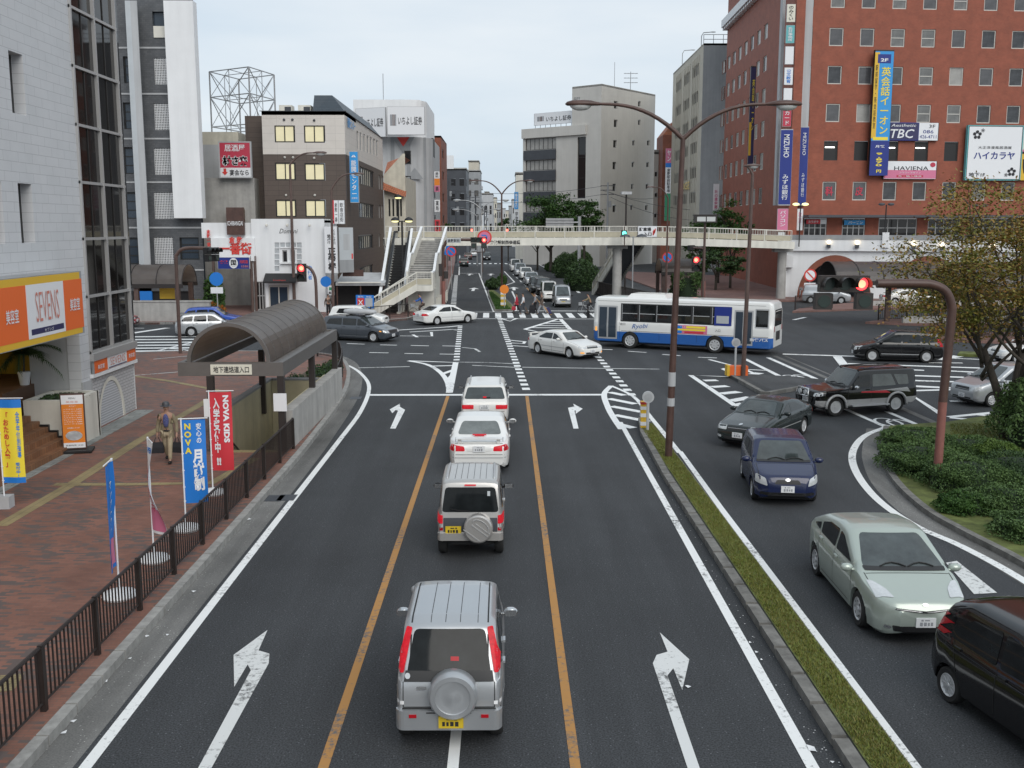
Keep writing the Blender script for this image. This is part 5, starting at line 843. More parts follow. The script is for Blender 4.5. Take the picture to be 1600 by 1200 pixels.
solid_rail([(ex0-.35, e0+.5, .2), (ex0-.35, e1, 5.6)], 1.35, .14); solid_rail([(ex1+.22, e0+.8, 0.4), (ex1+.22, e1, 5.6)], 1.25, .12)
# right stair going down away from us
sR = wp(985, 385, fcB)[0]; t0 = bp(sR, bw-.3); r1 = (9.1, t0[1]+9.5, .15); r0 = (t0[0]+.2, t0[1], t0[2])
mb = ((r0[0]+r1[0])/2, (r0[1]+r1[1])/2); flight(r1, r0, 2.0, 30, side=1, mat='dgrey'); 
dv_ = Vector((r0[0]-r1[0], r0[1]-r1[1], 0)).normalized(); nv_ = Vector((-dv_.y, dv_.x, 0))*2.0
stringer(r1, r0, .14, .5, .25); stringer((r1[0]+nv_.x, r1[1]+nv_.y, r1[2]), (r0[0]+nv_.x, r0[1]+nv_.y, r0[2]), .14, .5, .25)
railing(BR, IB, [r1, r0], 1.05, step=1.8); railing(BR, IB, [(r1[0]+nv_.x, r1[1]+nv_.y, r1[2]), (r0[0]+nv_.x, r0[1]+nv_.y, r0[2])], 1.05, step=1.8)
board('car_park_sign', 'white sign with red arrow hung on the bridge railing', 'sign', fcB, (wp(996, 364, fcB)[0], 5.93+.12, wp(1026, 364, fcB)[0]-wp(996, 364, fcB)[0], 1.0), .05, .08, 'signwhite', 'grey', texts=[('駐車場', .37, .7, .36, .62, 'txtblack', False, .03), ('入口', .5, .27, .34, .42, 'txtblack', False, .03), ('↱', .86, .5, .7, .18, 'txtred', False, .04)])
# station deck on white arches
dA = Vector(gp(1222, 466)[:2]); dd = Vector((.955, -.297)).normalized(); FS = ((dA.x, dA.y), (dd.x, dd.y)); DK = thing('station_deck', 'white arched station deck at the right with wall lamps', 'elevated deck', (dA.x, dA.y, 0)); ID = T3((-dA.x, -dA.y, 0)) @ fmat(FS)
zt = 6.2; zb_ = wp(1300, 392, FS)[1]; LS = 34; aw = wp(1362, 440, FS)[0]-wp(1246, 440, FS)[0]; a0 = wp(1246, 440, FS)[0]; archs = []
for k in range(3):
    c = a0+aw/2+k*(aw+1.6); archs.append([(c+aw/2*math.cos(q), .02 if abs(math.sin(q)) < 1e-6 else (zb_-.4)*math.sin(q)) for q in np.linspace(0, PI, 25)])
wb_ = MB(); outer = [(-.3, 0)]+[p for a in archs for p in a[::-1]]+[(LS, 0), (LS, zb_), (-.3, zb_)]
T_ = tessellate_polygon([[Vector((x, z, 0)) for x, z in outer]]); wb_.add([(x, 0, z) for x, z in outer], [tuple(t) for t in T_])
wb_.build('arch_wall', M['white'], DK, M=ID); rb = MB(); iv = MB()
for a in archs:
    cx = sum(p[0] for p in a)/len(a)
    for p, q in zip(a[:-1], a[1:]):
        o = lambda r: (cx+(r[0]-cx)*.84, r[1]*.86); rb.add([(p[0], -.02, p[1]), (q[0], -.02, q[1]), (*[o(q)[0]], -.02, o(q)[1]), (o(p)[0], -.02, o(p)[1])], [(0, 1, 2, 3)]); iv.add([(o(p)[0], 0, o(p)[1]), (o(q)[0], 0, o(q)[1]), (o(q)[0], 4, o(q)[1]), (o(p)[0], 4, o(p)[1])], [(0, 1, 2, 3)])
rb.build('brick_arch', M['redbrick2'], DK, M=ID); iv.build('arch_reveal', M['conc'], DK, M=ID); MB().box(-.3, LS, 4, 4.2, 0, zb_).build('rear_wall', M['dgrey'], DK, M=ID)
MB().box(-.5, LS, -.35, 3.2, zb_, zb_+.4).box(-.5, LS, -.35, -.1, zb_+.4, zt-.45).build('parapet', M['white'], DK, M=ID)
cp = MB().box(-.5, LS, -.4, -.05, zt-.45, zt); cp.build('coping', M['grey'], DK, M=ID)
for s in (-.3, wp(1383, 380, FS)[0]): MB().box(s-.3, s+.3, -.55, .0, zb_+.35, zt+.25).build('pier', M['white'], DK, M=ID)
MB().box(-.5, LS, 3.2, 14, zb_+.1, zb_+.4).build('deck_slab', M['conc'], DK, M=ID); MB().box(-.3, .3, -.3, .0, 0, zb_).box(-.2, .9, -.9, -.02, zb_-1.6, zb_-.4).build('corner_pier', M['white'], DK, M=ID)
nm = ['leftmost', 'second', 'third', 'fourth', 'fifth']
for k, (u, v) in enumerate(((1295, 380), (1339, 380.5), (1427, 382), (1471, 383), (1550, 385))):
    s, z = wp(u, v, FS); t_ = thing('wall_lamp', '%s lit wall lamp along the white station deck' % nm[k], 'lamp', tuple((Matrix(fmat(FS)) @ Vector((s, -.36, z)))), math.atan2(dd.y, dd.x), 'lamps on the white deck'); MB().ell((0, -.16, .1), (.16, .16, .16), 6).build('bulb', M['lamp_warm'], t_); MB().box(-.18, .18, -.3, 0, -.42, -.12).build('bracket', M['dgrey'], t_)
for k, (u, v0) in enumerate(((1251, 320), (1385, 320), (1531, 322))):
    a = at(u, v0, 100); t_ = thing('deck_lamp', '%s twin lamp standing on the station deck' % ('left', 'middle', 'right')[k], 'street lamp', (a.x, 100, zb_+.4)); h = a.z-zb_-.4; MB().cyl((0, 0, 0), (0, 0, h), .06).build('pole', M['black'], t_)
    for q in (-.45, .45): MB().ell((q, 0, h+.05), (.34, .2, .14), 6).build('lamp_head', M['lamp_yellow' if k == 0 else 'dgrey'], t_)
# bus stop canopies before the station
def canopy(name, label, x0, x1, yc, w, zb_, zt_, posts, mat='canopy', ang=0., loc=None):
    t = thing(name, label, 'canopy', (x0, yc, 0), ang); L = x1-x0; b = MB(); n = 12; r = []
    for q in np.linspace(0, PI, n+1): r.append((-w/2*math.cos(q), zb_+(zt_-zb_)*math.sin(q)))
    for i in range(n): (y0, z0), (y1, z1) = r[i], r[i+1]; b.add([(0, y0, z0), (L, y0, z0), (L, y1, z1), (0, y1, z1), (0, y0*.97, z0-.05), (L, y0*.97, z0-.05), (L, y1*.97, z1-.05), (0, y1*.97, z1-.05)], [(0, 1, 2, 3), (4, 7, 6, 5)])
    b.build('roof', M[mat], t, smooth=True, ang=50); f = MB()
    for x in np.linspace(0, L, max(3, int(L/1.6)+1)): f.tube([(x, y*1.01, z+.01) for y, z in r], .035, 5)
    f.box(-.05, L+.05, -w/2-.06, -w/2+.06, zb_-.3, zb_).box(-.05, L+.05, w/2-.06, w/2+.06, zb_-.3, zb_); f.build('frame', M['darkmetal'], t)
    for x, y in posts: MB().box(x-.16, x+.16, y-.16, y+.16, 0, zb_-.05).build('post', M['polebrown'], t)
    return t
canopy('bus_canopy', 'long dark bronze barrel canopy before the white arches', 23.4, 52, 74.5, 4.2, 3.2, 4.5, [(4.5, 0), (12, 0), (19, 0)], 'canopy2'); canopy('bus_canopy', 'nearer bronze bus canopy behind the autumn tree', 27.6, 48, 64.2, 4.0, 3.2, 4.6, [(.9, -1.0), (8, -1), (14, -1)], 'canopy2')
sg = MB(); s_ = canopy('subway_entrance', 'small domed stair canopy right of the bridge stair', 15.0, 18.2, 100.5, 4.2, 2.7, 3.9, [(.2, -1.8), (3, -1.8), (.2, 1.8), (3, 1.8)]); MB().box(0, 3.2, -1.9, -1.7, 0, 1.1).build('parapet', M['conc'], s_)
canopy('subway_entrance', 'dark domed canopy beyond the left crossing', -33, -23.6, 77.0, 3.6, 2.85, 4.2, [(.3, -1.6), (6, -1.6), (9, -1.6), (9, 1.6)])
tag(MB().box(-34, -21.6, 75.0, 75.35, 0, 1.55).box(-34, -21.5, 74.95, 75.4, 1.55, 1.65).build('low_wall', M['conc']), 'stained white low wall beyond the left crossing', 'wall')
tag(MB().box(-25.6, -24.2, 76.2, 76.4, 1.7, 3.0).box(-25.5, -24.3, 76.15, 76.2, 2.2, 2.9, 0).build('notice_board', M['yellow']), 'yellow notice board behind the stained low wall', 'notice board')
# ================================================================ NEAR SHELTER OVER THE UNDERGROUND STAIR
S0, S1, SX0, SX1 = 30.9, 41.0, -9.95, -6.75
SHL = thing('entrance_shelter', 'bronze barrel roofed shelter over underground passage stair', 'shelter', (-8.35, 31, 0)); IS_ = T3((8.35, -31, 0))
def shp(name, mb, mat, **k): return mb.build(name, [M[q] for q in mat] if isinstance(mat, tuple) else M[mat], SHL, M=IS_, **k)
bm_ = MB(); ZB, ZT = 2.5, 2.92
shp('beam', MB().box(SX0, SX1, S0, S0+.16, ZB, ZT), 'canopybeam'); shp('beam', MB().box(SX1-.16, SX1, S0+.165, S1-.165, ZB, ZT), 'canopybeam'); shp('beam', MB().box(SX0, SX0+.16, S0+.165, S1-.165, ZB, ZT), 'canopybeam'); shp('beam', MB().box(SX0, SX1, S1-.16, S1, ZB, ZT), 'canopybeam')
ax0, ax1 = SX0+.3, SX1-.42; cx, rr_ = (ax0+ax1)/2, (ax1-ax0)/2; RH = 1.2; rf = MB(); n = 20; prof = [(cx-rr_*math.cos(q), ZT-.02+RH*math.sin(q)) for q in np.linspace(0, PI, n+1)]
def arcstrip(b, k0, k1, y0, y1, mi=0):
    for (xa, za), (xb, zb2) in zip(prof[:-1], prof[1:]):
        A_ = lambda x, z, k: (cx+(x-cx)*k, ZT-.02+(z-ZT+.02)*k)
        o0, o1, i0, i1 = A_(xa, za, k1), A_(xb, zb2, k1), A_(xa, za, k0), A_(xb, zb2, k0)
        b.add([(o0[0], y0, o0[1]), (o1[0], y0, o1[1]), (o1[0], y1, o1[1]), (o0[0], y1, o0[1]), (i0[0], y0, i0[1]), (i1[0], y0, i1[1]), (i1[0], y1, i1[1]), (i0[0], y1, i0[1])], [(0,1,2,3), (4,7,6,5), (0,4,5,1), (3,2,6,7)], mi)
arcstrip(rf, .975, 1.0, S0+.1, S1-.1); shp('barrel_roof', rf, 'canopy', smooth=True, ang=30); sm = MB()
for y in np.linspace(S0+1, S1-1, 9): arcstrip(sm, .99, 1.008, y-.011, y+.011)
shp('roof_seam', sm, 'canopybeam'); 
for y in (S0+.02, S1-.14): af = MB(); arcstrip(af, .93, 1.02, y, y+.12); shp('end_arch', af, 'canopybeam')
shp('eave', MB().box(SX1-.5, SX1-.17, S0+.17, S1-.17, ZT-.12, ZT-.06).box(SX0+.17, SX0+.4, S0+.17, S1-.17, ZT-.12, ZT-.06).box(ax0, ax1, S1-.5, S1-.2, ZT-.35, ZT), 'canopybeam')
for x, y in ((SX0+.95, S0+.1), (SX1-.1, S0+.1), (SX1-.1, 36), (SX1-.1, S1-.1), (SX0+.95, 37.6), (SX0+.9, S1-.1)): shp('post', MB().box(x-.1, x+.1, y-.1, y+.1, 0.1 if x > -7.2 else .12, ZB), 'darkmetal')
shp('entrance_sign', MB().box(SX0+1.0, SX1-.95, S0-.035, S0, ZB+.05, ZT-.06), 'signcream'); text(SHL, '地下連絡道入口', IS_ @ T3(((SX0+SX1)/2+.03, S0-.045, (ZB+ZT)/2-.005)), .2, 1.08, 'txtblack', .012)
for x, y, z in ((SX0+.95, S0-.02, 1.25), (SX1-.12, S0-.02, 1.42)): shp('notice', MB().box(x-.2, x+.2, y-.03, y, z, z+.55), 'signwhite')
WA = thing('stair_parapet', 'khaki and grey parapet walls round the underground stair', 'wall', (-8.35, 34, 0)); IW = T3((8.35, -34, 0))
MB().box(-6.95, -6.62, 31.4, 41.2, -.1, 1.35).build('kerb_wall', M['conc'], WA, M=IW); MB().box(-7.0, -6.955, 31.4, 39.2, -3, 1.35).box(-9.22, -9.05, 32.2, 39.4, -3, 1.12).box(-9.04, -7.0, 39.2, 39.4, -3, 1.12).build('inner_wall', M['khaki'], WA, M=IW); MB().box(-9.26, -9.02, 32.15, 39.45, 1.125, 1.2).box(-9.01, -6.96, 39.17, 39.45, 1.125, 1.2).build('coping', M['grey'], WA, M=IW)
sb = MB()
for i in range(19): sb.box(-9.045, -7.005, 31.1+.3*i, 31.4+.3*i, -3.4, .15-.172*(i+1)+.05)
sb.box(-9.045, -7.005, 36.8, 39.2, -3.5, -3.2); sb.build('steps', M['step_tile'], WA, M=IW); MB().box(-9.05, -6.95, 30.8, 31.1, -.3, .16).build('nosing', M['tactile'], WA, M=IW)
MB().tube([(-8.98, 31.3, .95), (-8.98, 36.5, -1.9), (-8.98, 39, -2.2)], .035, 6).build('handrail', M['darkmetal'], WA, M=IW)
st('planting_bed', MB().prism([(-6.95, 41.6), (-7.3, 45.2), (-8.0, 49.2), (-9.4, 49.2), (-9.6, 41.6)], .15, .22), M['soil'])
# ================================================================ FENCES
def fence(name, label, path, z0=.15, h=.95, post=2.0, pick=.135, mat='brownmetal', cap=True, group=None):
    P = [Vector((p[0], p[1], z0)) for p in path]; t = thing(name, label, 'fence', P[0], 0, group); I = T3(-P[0]); rl = MB(); pk = MB(); po = MB(); L = [0]
    for a, b in zip(P[:-1], P[1:]): L.append(L[-1]+(b-a).length)
    def on(s):
        for i in range(len(P)-1):
            if s <= L[i+1] or i == len(P)-2: return P[i].lerp(P[i+1], (s-L[i])/max(1e-6, L[i+1]-L[i]))
    for zz, r in ((h, .03), (.13, .02)): rl.tube([p+Vector((0, 0, zz)) for p in P], r, 6)
    n = int(L[-1]/pick)
    for i in range(n+1): p = on(i*pick); pk.box(p.x-.011, p.x+.011, p.y-.011, p.y+.011, z0+.13, z0+h)
    rl.build('rail', M[mat], t, M=I); pk.build('picket', M[mat], t, M=I); m = max(1, round(L[-1]/post))
    for i in range(m+1): p = on(L[-1]*i/m); MB().box(p.x-.042, p.x+.042, p.y-.042, p.y+.042, z0-.05, z0+h+.0).box(p.x-.03, p.x+.03, p.y-.03, p.y+.03, z0+h, z0+h+.035, 0).build('post', M[mat], t, M=I)
    return t
M['fence'] = PM('dark_brown_fence', (.02, .014, .012), .5, var=.3, scale=4)
fence('guard_fence', 'dark brown picket fence along the near brick sidewalk kerb', [(-6.6, 8), (-6.6, 31.3)], mat='fence', post=1.98)
fence('guard_fence', 'dark picket fence curving round the corner behind shelter', [(p.x, p.y) for p in smooth_path([(-6.72, 38.5, 0), (-6.95, 41.5, 0), (-7.35, 45.5, 0), (-7.95, 49.4, 0), (-8.9, 53, 0), (-11.5, 55.8, 0)], 4)], mat='fence', h=1.05)
fence('guard_fence', 'brown fence in front of the left footbridge stair', [(-9.9, 75.4), (-7.4, 78.2)], mat='fence', h=1.0)
fence('guard_fence', 'black fence beside the far road below the bridge stair', [(12.6, 86.5), (10.0, 101), (9.2, 107)], mat='fence', h=1.3, pick=.1)
fence('guard_fence', 'pale fence at the corner left of the far road', [(-5.9, 85.5), (-5.4, 90), (-5.4, 96)], mat='offwhite', h=1.0)
fence('guard_fence', 'thin dark fence on the middle plaza island', [tuple(gp(*p))[:2] for p in ((1372, 503), (1600, 509))], mat='fence', h=1.15); fence('guard_fence', 'thin dark fence on the nearest plaza island', [tuple(gp(*p))[:2] for p in ((1470, 528), (1600, 531))], mat='fence', h=1.15); fence('guard_fence', 'thin dark fence on the farthest plaza island', [tuple(gp(*p))[:2] for p in ((1242, 487), (1300, 484))], mat='fence', h=1.15)
tag(MB().box(28.6, 46, 73.2, 73.5, .1, .62).build('planter_kerb', M['conc']), 'low pale block wall on the middle plaza island', 'wall'); tag(MB().box(31.5, 46, 89.5, 89.8, .1, .55).build('planter_kerb', M['conc']), 'low pale block wall before the parked station cars', 'wall')
# ================================================================ LAMPS AND SIGNALS
def lamp_head(parent, p, d, s=1., mat='brownmetal'):
    Mx = T3(p) @ Vector(d).to_track_quat('X', 'Z').to_matrix().to_4x4()
    b = MB(); b.M = Mx; prof = [(-.0, .06), (.12, .09), (.3, .16), (.55, .19), (.8, .17), (.95, .1), (1.0, .02)]; n = 12; vs = []
    for x, r in prof: vs += [(x*s, r*math.cos(2*PI*j/n)*s*.95, max(r*math.sin(2*PI*j/n)*.62, -.04)*s) for j in range(n)]
    b.add(vs, [(i*n+j, i*n+(j+1) % n, (i+1)*n+(j+1) % n, (i+1)*n+j) for i in range(len(prof)-1) for j in range(n)]+[tuple(range(n))]); b.build('lamp_head', M[mat], parent, smooth=True, ang=60)
    g = MB(); g.M = Mx; g.ell((.58*s, 0, -.03*s), (.3*s, .15*s, .15*s), 8); g.build('lens', M['lampglass'], parent, smooth=True)
def dlamp(label, base, h, arm, rise, lean=0., rz=0., mat='brownmetal', hs=1., dirs=(1, -1), r0=.11, group=None, stickers=False):
    t = thing('street_lamp', label, 'street lamp', (base[0], base[1], base[2] if len(base) > 2 else 0), rz, group)
    MB().tube([(0, 0, 0), (lean*.5, 0, h*.5), (lean, 0, h)], [r0, r0*.85, r0*.65], 12).build('pole', M[mat], t, smooth=True, ang=50)
    for d in dirs:
        pts = [(lean+d*arm*q, 0, h+rise*(1-(1-q)**2.4)) for q in np.linspace(0, 1, 11)]; MB().tube(pts, [r0*.6-(r0*.22)*q for q in np.linspace(0, 1, 11)], 10).build('arm', M[mat], t, smooth=True, ang=50); lamp_head(t, pts[-1], (d, 0, .0), hs, mat)
    if stickers:
        for z, hh, m in ((2.15, .42, 'lgrey'), (1.55, .24, 'lgrey')): MB().cyl((lean*z/h, 0, z), (lean*z/h, 0, z+hh), r0*.985+.004, n=12).build('sticker', M[m], t)
    return t
dlamp('tall brown twin-armed street lamp in foreground, standing on the turf median', (4.93, 30.2, .14), 9.35, 2.35, .98, .2, mat='brownmetal', hs=1.05, stickers=True, r0=.112)
dlamp('brown twin-armed street lamp on the far median behind the crossing', (-.3, 97, .16), 9.8, 2.05, 1.25, mat='brownmetal', hs=1.)
dlamp('third twin-armed lamp farther along the far road', (-3.2, 140, 0), 9.3, 2.6, 1.2, hs=1.2, mat='galv'); dlamp('fourth and smallest twin-armed lamp on the far road', (-5.0, 185, 0), 8.8, 3.0, 1.2, hs=1.4, mat='galv')
dlamp('brown single-armed street lamp on the right traffic island', (11.1, 47.2, .1), 9.2, -.05-.35, .42, .12, dirs=(1,), hs=.75, mat='polebrown')
dlamp('brown single-armed lamp bending left, before the far shelter', (14.1, 89.8), 9.4, 1.05, .95, dirs=(-1,), hs=.85, mat='brownmetal', r0=.1)
dlamp('grey-brown single-armed lamp before the white boutique', (-17.0, 82.8, .15), 11.7, 1.75, .9, dirs=(1,), hs=1.2, mat='polebrown', r0=.14); dlamp('grey-brown single-armed lamp before the sake shop', (-13.3, 79.3, .15), 9.6, 1.5, 1.2, .1, dirs=(1,), hs=1.0, mat='polebrown', r0=.12)
def acorn(label, u, v0, Y, z0, n): 
    a = at(u, v0, Y); t = thing('globe_lamp', label, 'street lamp', (a.x, Y, z0), 0); h = a.z-z0; MB().cyl((0, 0, 0), (0, 0, h-.2), .08).build('pole', M['black'], t)
    xs_ = (0,) if n == 1 else (-.55, .55)
    if n > 1: MB().tube([(-.55, 0, h-.25), (.55, 0, h-.25)], .05, 6).build('cross_arm', M['black'], t)
    for x in xs_: MB().lathe([(.36, 0), (.33, .12), (.2, .24), (.03, .3)], (x, 0, h-.2), 14).build('hood', M['black'], t, smooth=True, ang=50); MB().lathe([(.3, 0), (.26, -.1), (.1, -.13)], (x, 0, h-.2), 12).build('bulb', M['lamp_yellow'], t)
acorn('black twin globe lamp beside the escalator foot', 628, 341, 84, 0.15, 2); acorn('black single globe lamp behind the escalator', 622, 305, 95, 0.15, 1)
t = thing('notice_lantern', 'tall dark lantern post with boxed head right of bridge', 'street lamp', (17.3, 91, 0)); a = at(1102, 337, 91); t.location.x = a.x; MB().cyl((0, 0, 0), (0, 0, a.z-.6), .11).build('pole', M['polebrown'], t); MB().box(-.95, .95, -.5, .5, a.z-.6, a.z+.0).box(-1.0, 1.0, -.55, .55, a.z, a.z+.1).build('lamp_head', M['darkmetal'], t); MB().box(-.8, -.05, -.52, -.5, a.z-.5, a.z-.1).box(.05, .8, -.52, -.5, a.z-.5, a.z-.1).build('glass_pane', M['lampglass'], t)
t = thing('square_lamp', 'slim dark lamp post with flat square head behind bridge', 'street lamp', (at(977, 400, 112).x, 112, 0)); a = at(977, 304, 112); MB().cyl((0, 0, 0), (0, 0, a.z), .09).build('pole', M['darkmetal'], t); MB().box(-.55, .55, -.5, .5, a.z, a.z+.3).build('lamp_head', M['lgrey'], t)
t = thing('twin_dome_lamp', 'low twin dome lamp seen against the bridge railing', 'street lamp', (at(989, 400, 93).x, 93, 0)); a = at(989, 369, 93); MB().cyl((0, 0, 0), (0, 0, a.z), .06).build('pole', M['grey'], t)
for q in (-.75, .75): MB().tube([(0, 0, a.z-.1), (q, 0, a.z)], .03, 5).build('arm', M['grey'], t); MB().lathe([(.48, 0), (.4, .14), (.03, .26)], (q, 0, a.z-.05), 12).build('lamp_head', M['dgrey'], t)
def signal(name, label, p, rz=0., n=3, horiz=True, lit=0, lower=(), r=.15, body='darkmetal', back=False, on='red_on', pole=None, polemat='polebrown', post=None):
    """traffic signal at p facing local -y; with mast path `pole` in world coordinates"""
    t = thing(name, label, 'traffic light', p, rz); w = r*2.6; L = w*n
    if horiz: MB().box(-L/2, L/2, -.12, .12, -w/2, w/2).build('housing', M[body], t)
    else: MB().box(-w/2, w/2, -.12, .12, -L/2, L/2).build('housing', M[body], t)
    if not back:
        for i in range(n):
            c = (L/2-w*(i+.5)); x, z = (c, 0) if horiz else (0, c); on_ = i == lit
            b = MB().cyl((x, -.12, z), (x, -.135, z), r, n=18); b.build('lens', M[on] if on_ else M['lens'], t)
            if on_: MB().cyl((x, -.135, z), (x, -.15, z), r*.62, n=16).build('lit_core', M['red_core' if on == 'red_on' else 'green_on'], t)
            v = MB(); k = 12
            for j in range(k): 
                q0, q1 = PI*(-.15+1.3*j/k), PI*(-.15+1.3*(j+1)/k); f = lambda q, y: (x+r*1.1*math.cos(q), y, z+r*1.1*math.sin(q)); v.add([f(q0, -.12), f(q1, -.12), f(q1, -.12-r*1.9), f(q0, -.12-r*1.9)], [(0, 1, 2, 3)])
            v.build('visor', M[body], t)
    for x in lower:
        MB().box(x-w/2, x+w/2, -.12, .12, -1.55*w, -.56*w).build('arrow_housing', M[body], t)
        if not back: MB().cyl((x, -.12, -1.05*w), (x, -.135, -1.05*w), r, n=16).build('arrow_lens', M['lens'], t)
    if pole: MB().tube([tuple(Vector(q[:3])) for q in pole], [q[3] for q in pole], 12).build('mast', M[polemat], t, M=Matrix.Rotation(-rz, 4, 'Z') @ T3(-Vector(p)), smooth=True, ang=60)
    return t
# near right: red over the shrub island
pb_ = gp(1463, 765); Yp = pb_.y; hz = at(1355, 443, Yp).z; xs = at(1318, 443, Yp).x; xt = at(1480, 500, Yp).x
mast = [(pb_.x, Yp, .1, .125), (pb_.x+.03, Yp, 2.4, .12)]
t = signal('traffic_signal', 'near traffic light with glowing red lens on red-brown mast', (at(1316, 443, Yp).x, Yp-.1, hz), 0, 3, True, 0, (.54, -.52), .165, 'darkmetal')
ap = [(pb_.x+.02, Yp, 2.4), (pb_.x+.1, Yp, hz-1.0), (pb_.x+.08, Yp, hz-.55), (pb_.x-.1, Yp, hz-.2), (pb_.x-.45, Yp, hz-.03), (pb_.x-.9, Yp, hz), (at(1370, 443, Yp).x, Yp, hz)]
MB().tube(smooth_path(ap, 4), .115, 12).build('mast', M['brownmetal'], t, M=T3(-t.location), smooth=True, ang=60); MB().cyl((pb_.x, Yp, .45), (pb_.x+.02, Yp, 2.4), .112, n=16).build('lower_post', M['redbrown'], t, M=T3(-t.location), smooth=True, ang=60); MB().cyl((pb_.x, Yp, .05), (pb_.x, Yp, .45), .13, n=16).build('post_foot', M['brownmetal'], t, M=T3(-t.location))
# left corner signal on a grey mast
b0 = gp(282, 552, .15); Yl = b0.y; hz = at(300, 388, Yl).z
t = signal('traffic_signal', 'dark traffic light on grey mast at the left corner', (at(330, 392, Yl).x, Yl, at(330, 392, Yl).z), R(70), 3, True, 9, (.36, -.3), .14, 'black'); MB().tube(smooth_path([(b0.x, Yl, .1), (b0.x, Yl, hz-1), (b0.x+.1, Yl, hz-.3), (b0.x+.55, Yl, hz), (at(322, 388, Yl).x, Yl, hz)], 4), .1, 10).build('mast', M['polebrown'], t, M=Matrix.Rotation(-R(70), 4, 'Z') @ T3(-t.location), smooth=True, ang=60)
# crossing signal by the boutique
b0 = gp(495, 492, .15); Yl = b0.y; hz = at(480, 416, Yl).z
t = signal('pedestrian_signal', 'pedestrian signal with red figure on grey hooked pole', (at(472, 426, Yl).x, Yl-.1, at(472, 426, Yl).z), 0, 2, False, 0, (), .27, 'darkmetal'); MB().tube(smooth_path([(b0.x, Yl, .1), (b0.x, Yl, hz-1.6), (b0.x-.1, Yl, hz-.7), (b0.x-.5, Yl, hz-.1), (at(469, 414, Yl).x, Yl, hz)], 4), .12, 10).build('mast', M['polebrown'], t, M=T3(-t.location), smooth=True, ang=60)
text(t, '歩行者', T3((.62, .05, -.0)), 1.1, .35, 'signblue', .02, True)
# red signal before the bridge, with its street name plate and round sign
b0 = gp(693, 486, .15); Yl = b0.y; hz = at(710, 375, Yl).z; sx = at(748, 378, Yl).x
t = signal('traffic_signal', 'red traffic light with street name plate before footbridge', (sx, Yl, at(748, 375, Yl).z), 0, 3, True, 0, (-.4, .42), .17, 'darkmetal')
MB().tube(smooth_path([(b0.x, Yl, .1), (b0.x, Yl, hz-1.2), (b0.x+.15, Yl, hz-.4), (b0.x+.6, Yl, hz), (sx, Yl, hz)], 4), .12, 10).build('mast', M['brownmetal'], t, M=T3(-t.location), smooth=True, ang=60); MB().cyl((b0.x, Yl, .1), (b0.x, Yl, 2.6), .16, n=14).build('lower_post', M['redbrown'], t, M=T3(-t.location)); MB().box(b0.x-.35, b0.x-.05, Yl-.25, Yl+.2, 3.0, 4.0).box(b0.x+.1, b0.x+.4, Yl-.2, Yl+.2, 2.8, 3.4).build('control_box', M['darkmetal'], t, M=T3(-t.location))
board('street_name_plate', 'white street name plate on the mast of the far red light', 'sign', ((at(698, 375, Yl).x, Yl-.2), (1, 0)), (0, hz-.22, 1.15, .36), .04, 0, 'metalpanel', 'grey', texts=[('倉敷駅前', .5, .5, .7, .85, 'txtblack', False, .01)])
c = at(757, 371, 85.2); t = thing('round_sign', 'round red-ringed road sign just behind far red light', 'road sign', c); MB().cyl((0, .0, 0), (0, .03, 0), .6, n=28).build('red_ring', M['txtred'], t); MB().cyl((0, -.006, 0), (0, .0, 0), .47, n=28).build('face', M['pink'], t); text(t, '⊃', T3((0, -.02, 0)), .45, .5, 'signblue', .03); MB().tube([(0, .08, .0), (0, .08, -1.2), (-.75, .08, -1.2)], .04, 6).build('bracket', M['brownmetal'], t)
b0 = gp(1098, 478); Yl = b0.y; t = signal('traffic_signal', 'distant red light beside the square clipped bush', (at(1087, 412, Yl).x, Yl, at(1087, 412, Yl).z), 0, 2, False, 0, (), .26, 'darkmetal'); MB().tube([(at(1098, 478, Yl).x, Yl, 0), (at(1100, 400, Yl).x, Yl, at(1100, 392, Yl).z)], .14, 10).build('mast', M['brownmetal'], t, M=T3(-t.location)); MB().cyl((at(1098, 478, Yl).x, Yl, 0), (at(1098, 478, Yl).x, Yl, 2.2), .19, n=12).build('lower_post', M['redbrown'], t, M=T3(-t.location))
signal('traffic_signal', 'unlit signal seen from behind under the right bridge span', (at(1080, 387, 93).x, 93, at(1080, 387, 93).z), R(60), 3, True, 9, (), .17, 'black', back=True, pole=[(at(1080, 387, 93).x, 93.1, at(1080, 387, 93).z, .07), (at(1100, 388, 93).x, 93.1, at(1100, 388, 93).z, .07)])
signal('traffic_signal', 'small green light hung on the bridge railing', (at(975, 364.5, 93.6).x, 93.6, at(975, 364.5, 93.6).z), 0, 1, True, 0, (), .2, 'black', on='green_on', pole=[(at(976, 372, 93.7).x, 93.75, 5.2, .05), (at(976, 360, 93.7).x, 93.75, 7.0, .05)])
for u, lb in ((732, 'left'), (787, 'right')): signal('traffic_signal', 'tiny %s one of two red lights far beyond bridge' % lb, (at(u, 360, 160).x, 160, at(u, 359.5, 160).z), 0, 3, True, 0, (), .2, 'black', pole=[(at(u, 360, 160).x-.8, 160.1, 6.4, .06), (at(u, 360, 160).x-3, 160.1, 6.4, .07), (at(u, 360, 160).x-3.3, 160.1, 6.0, .08), (at(u, 360, 160).x-3.3, 160.1, 0, .1)])
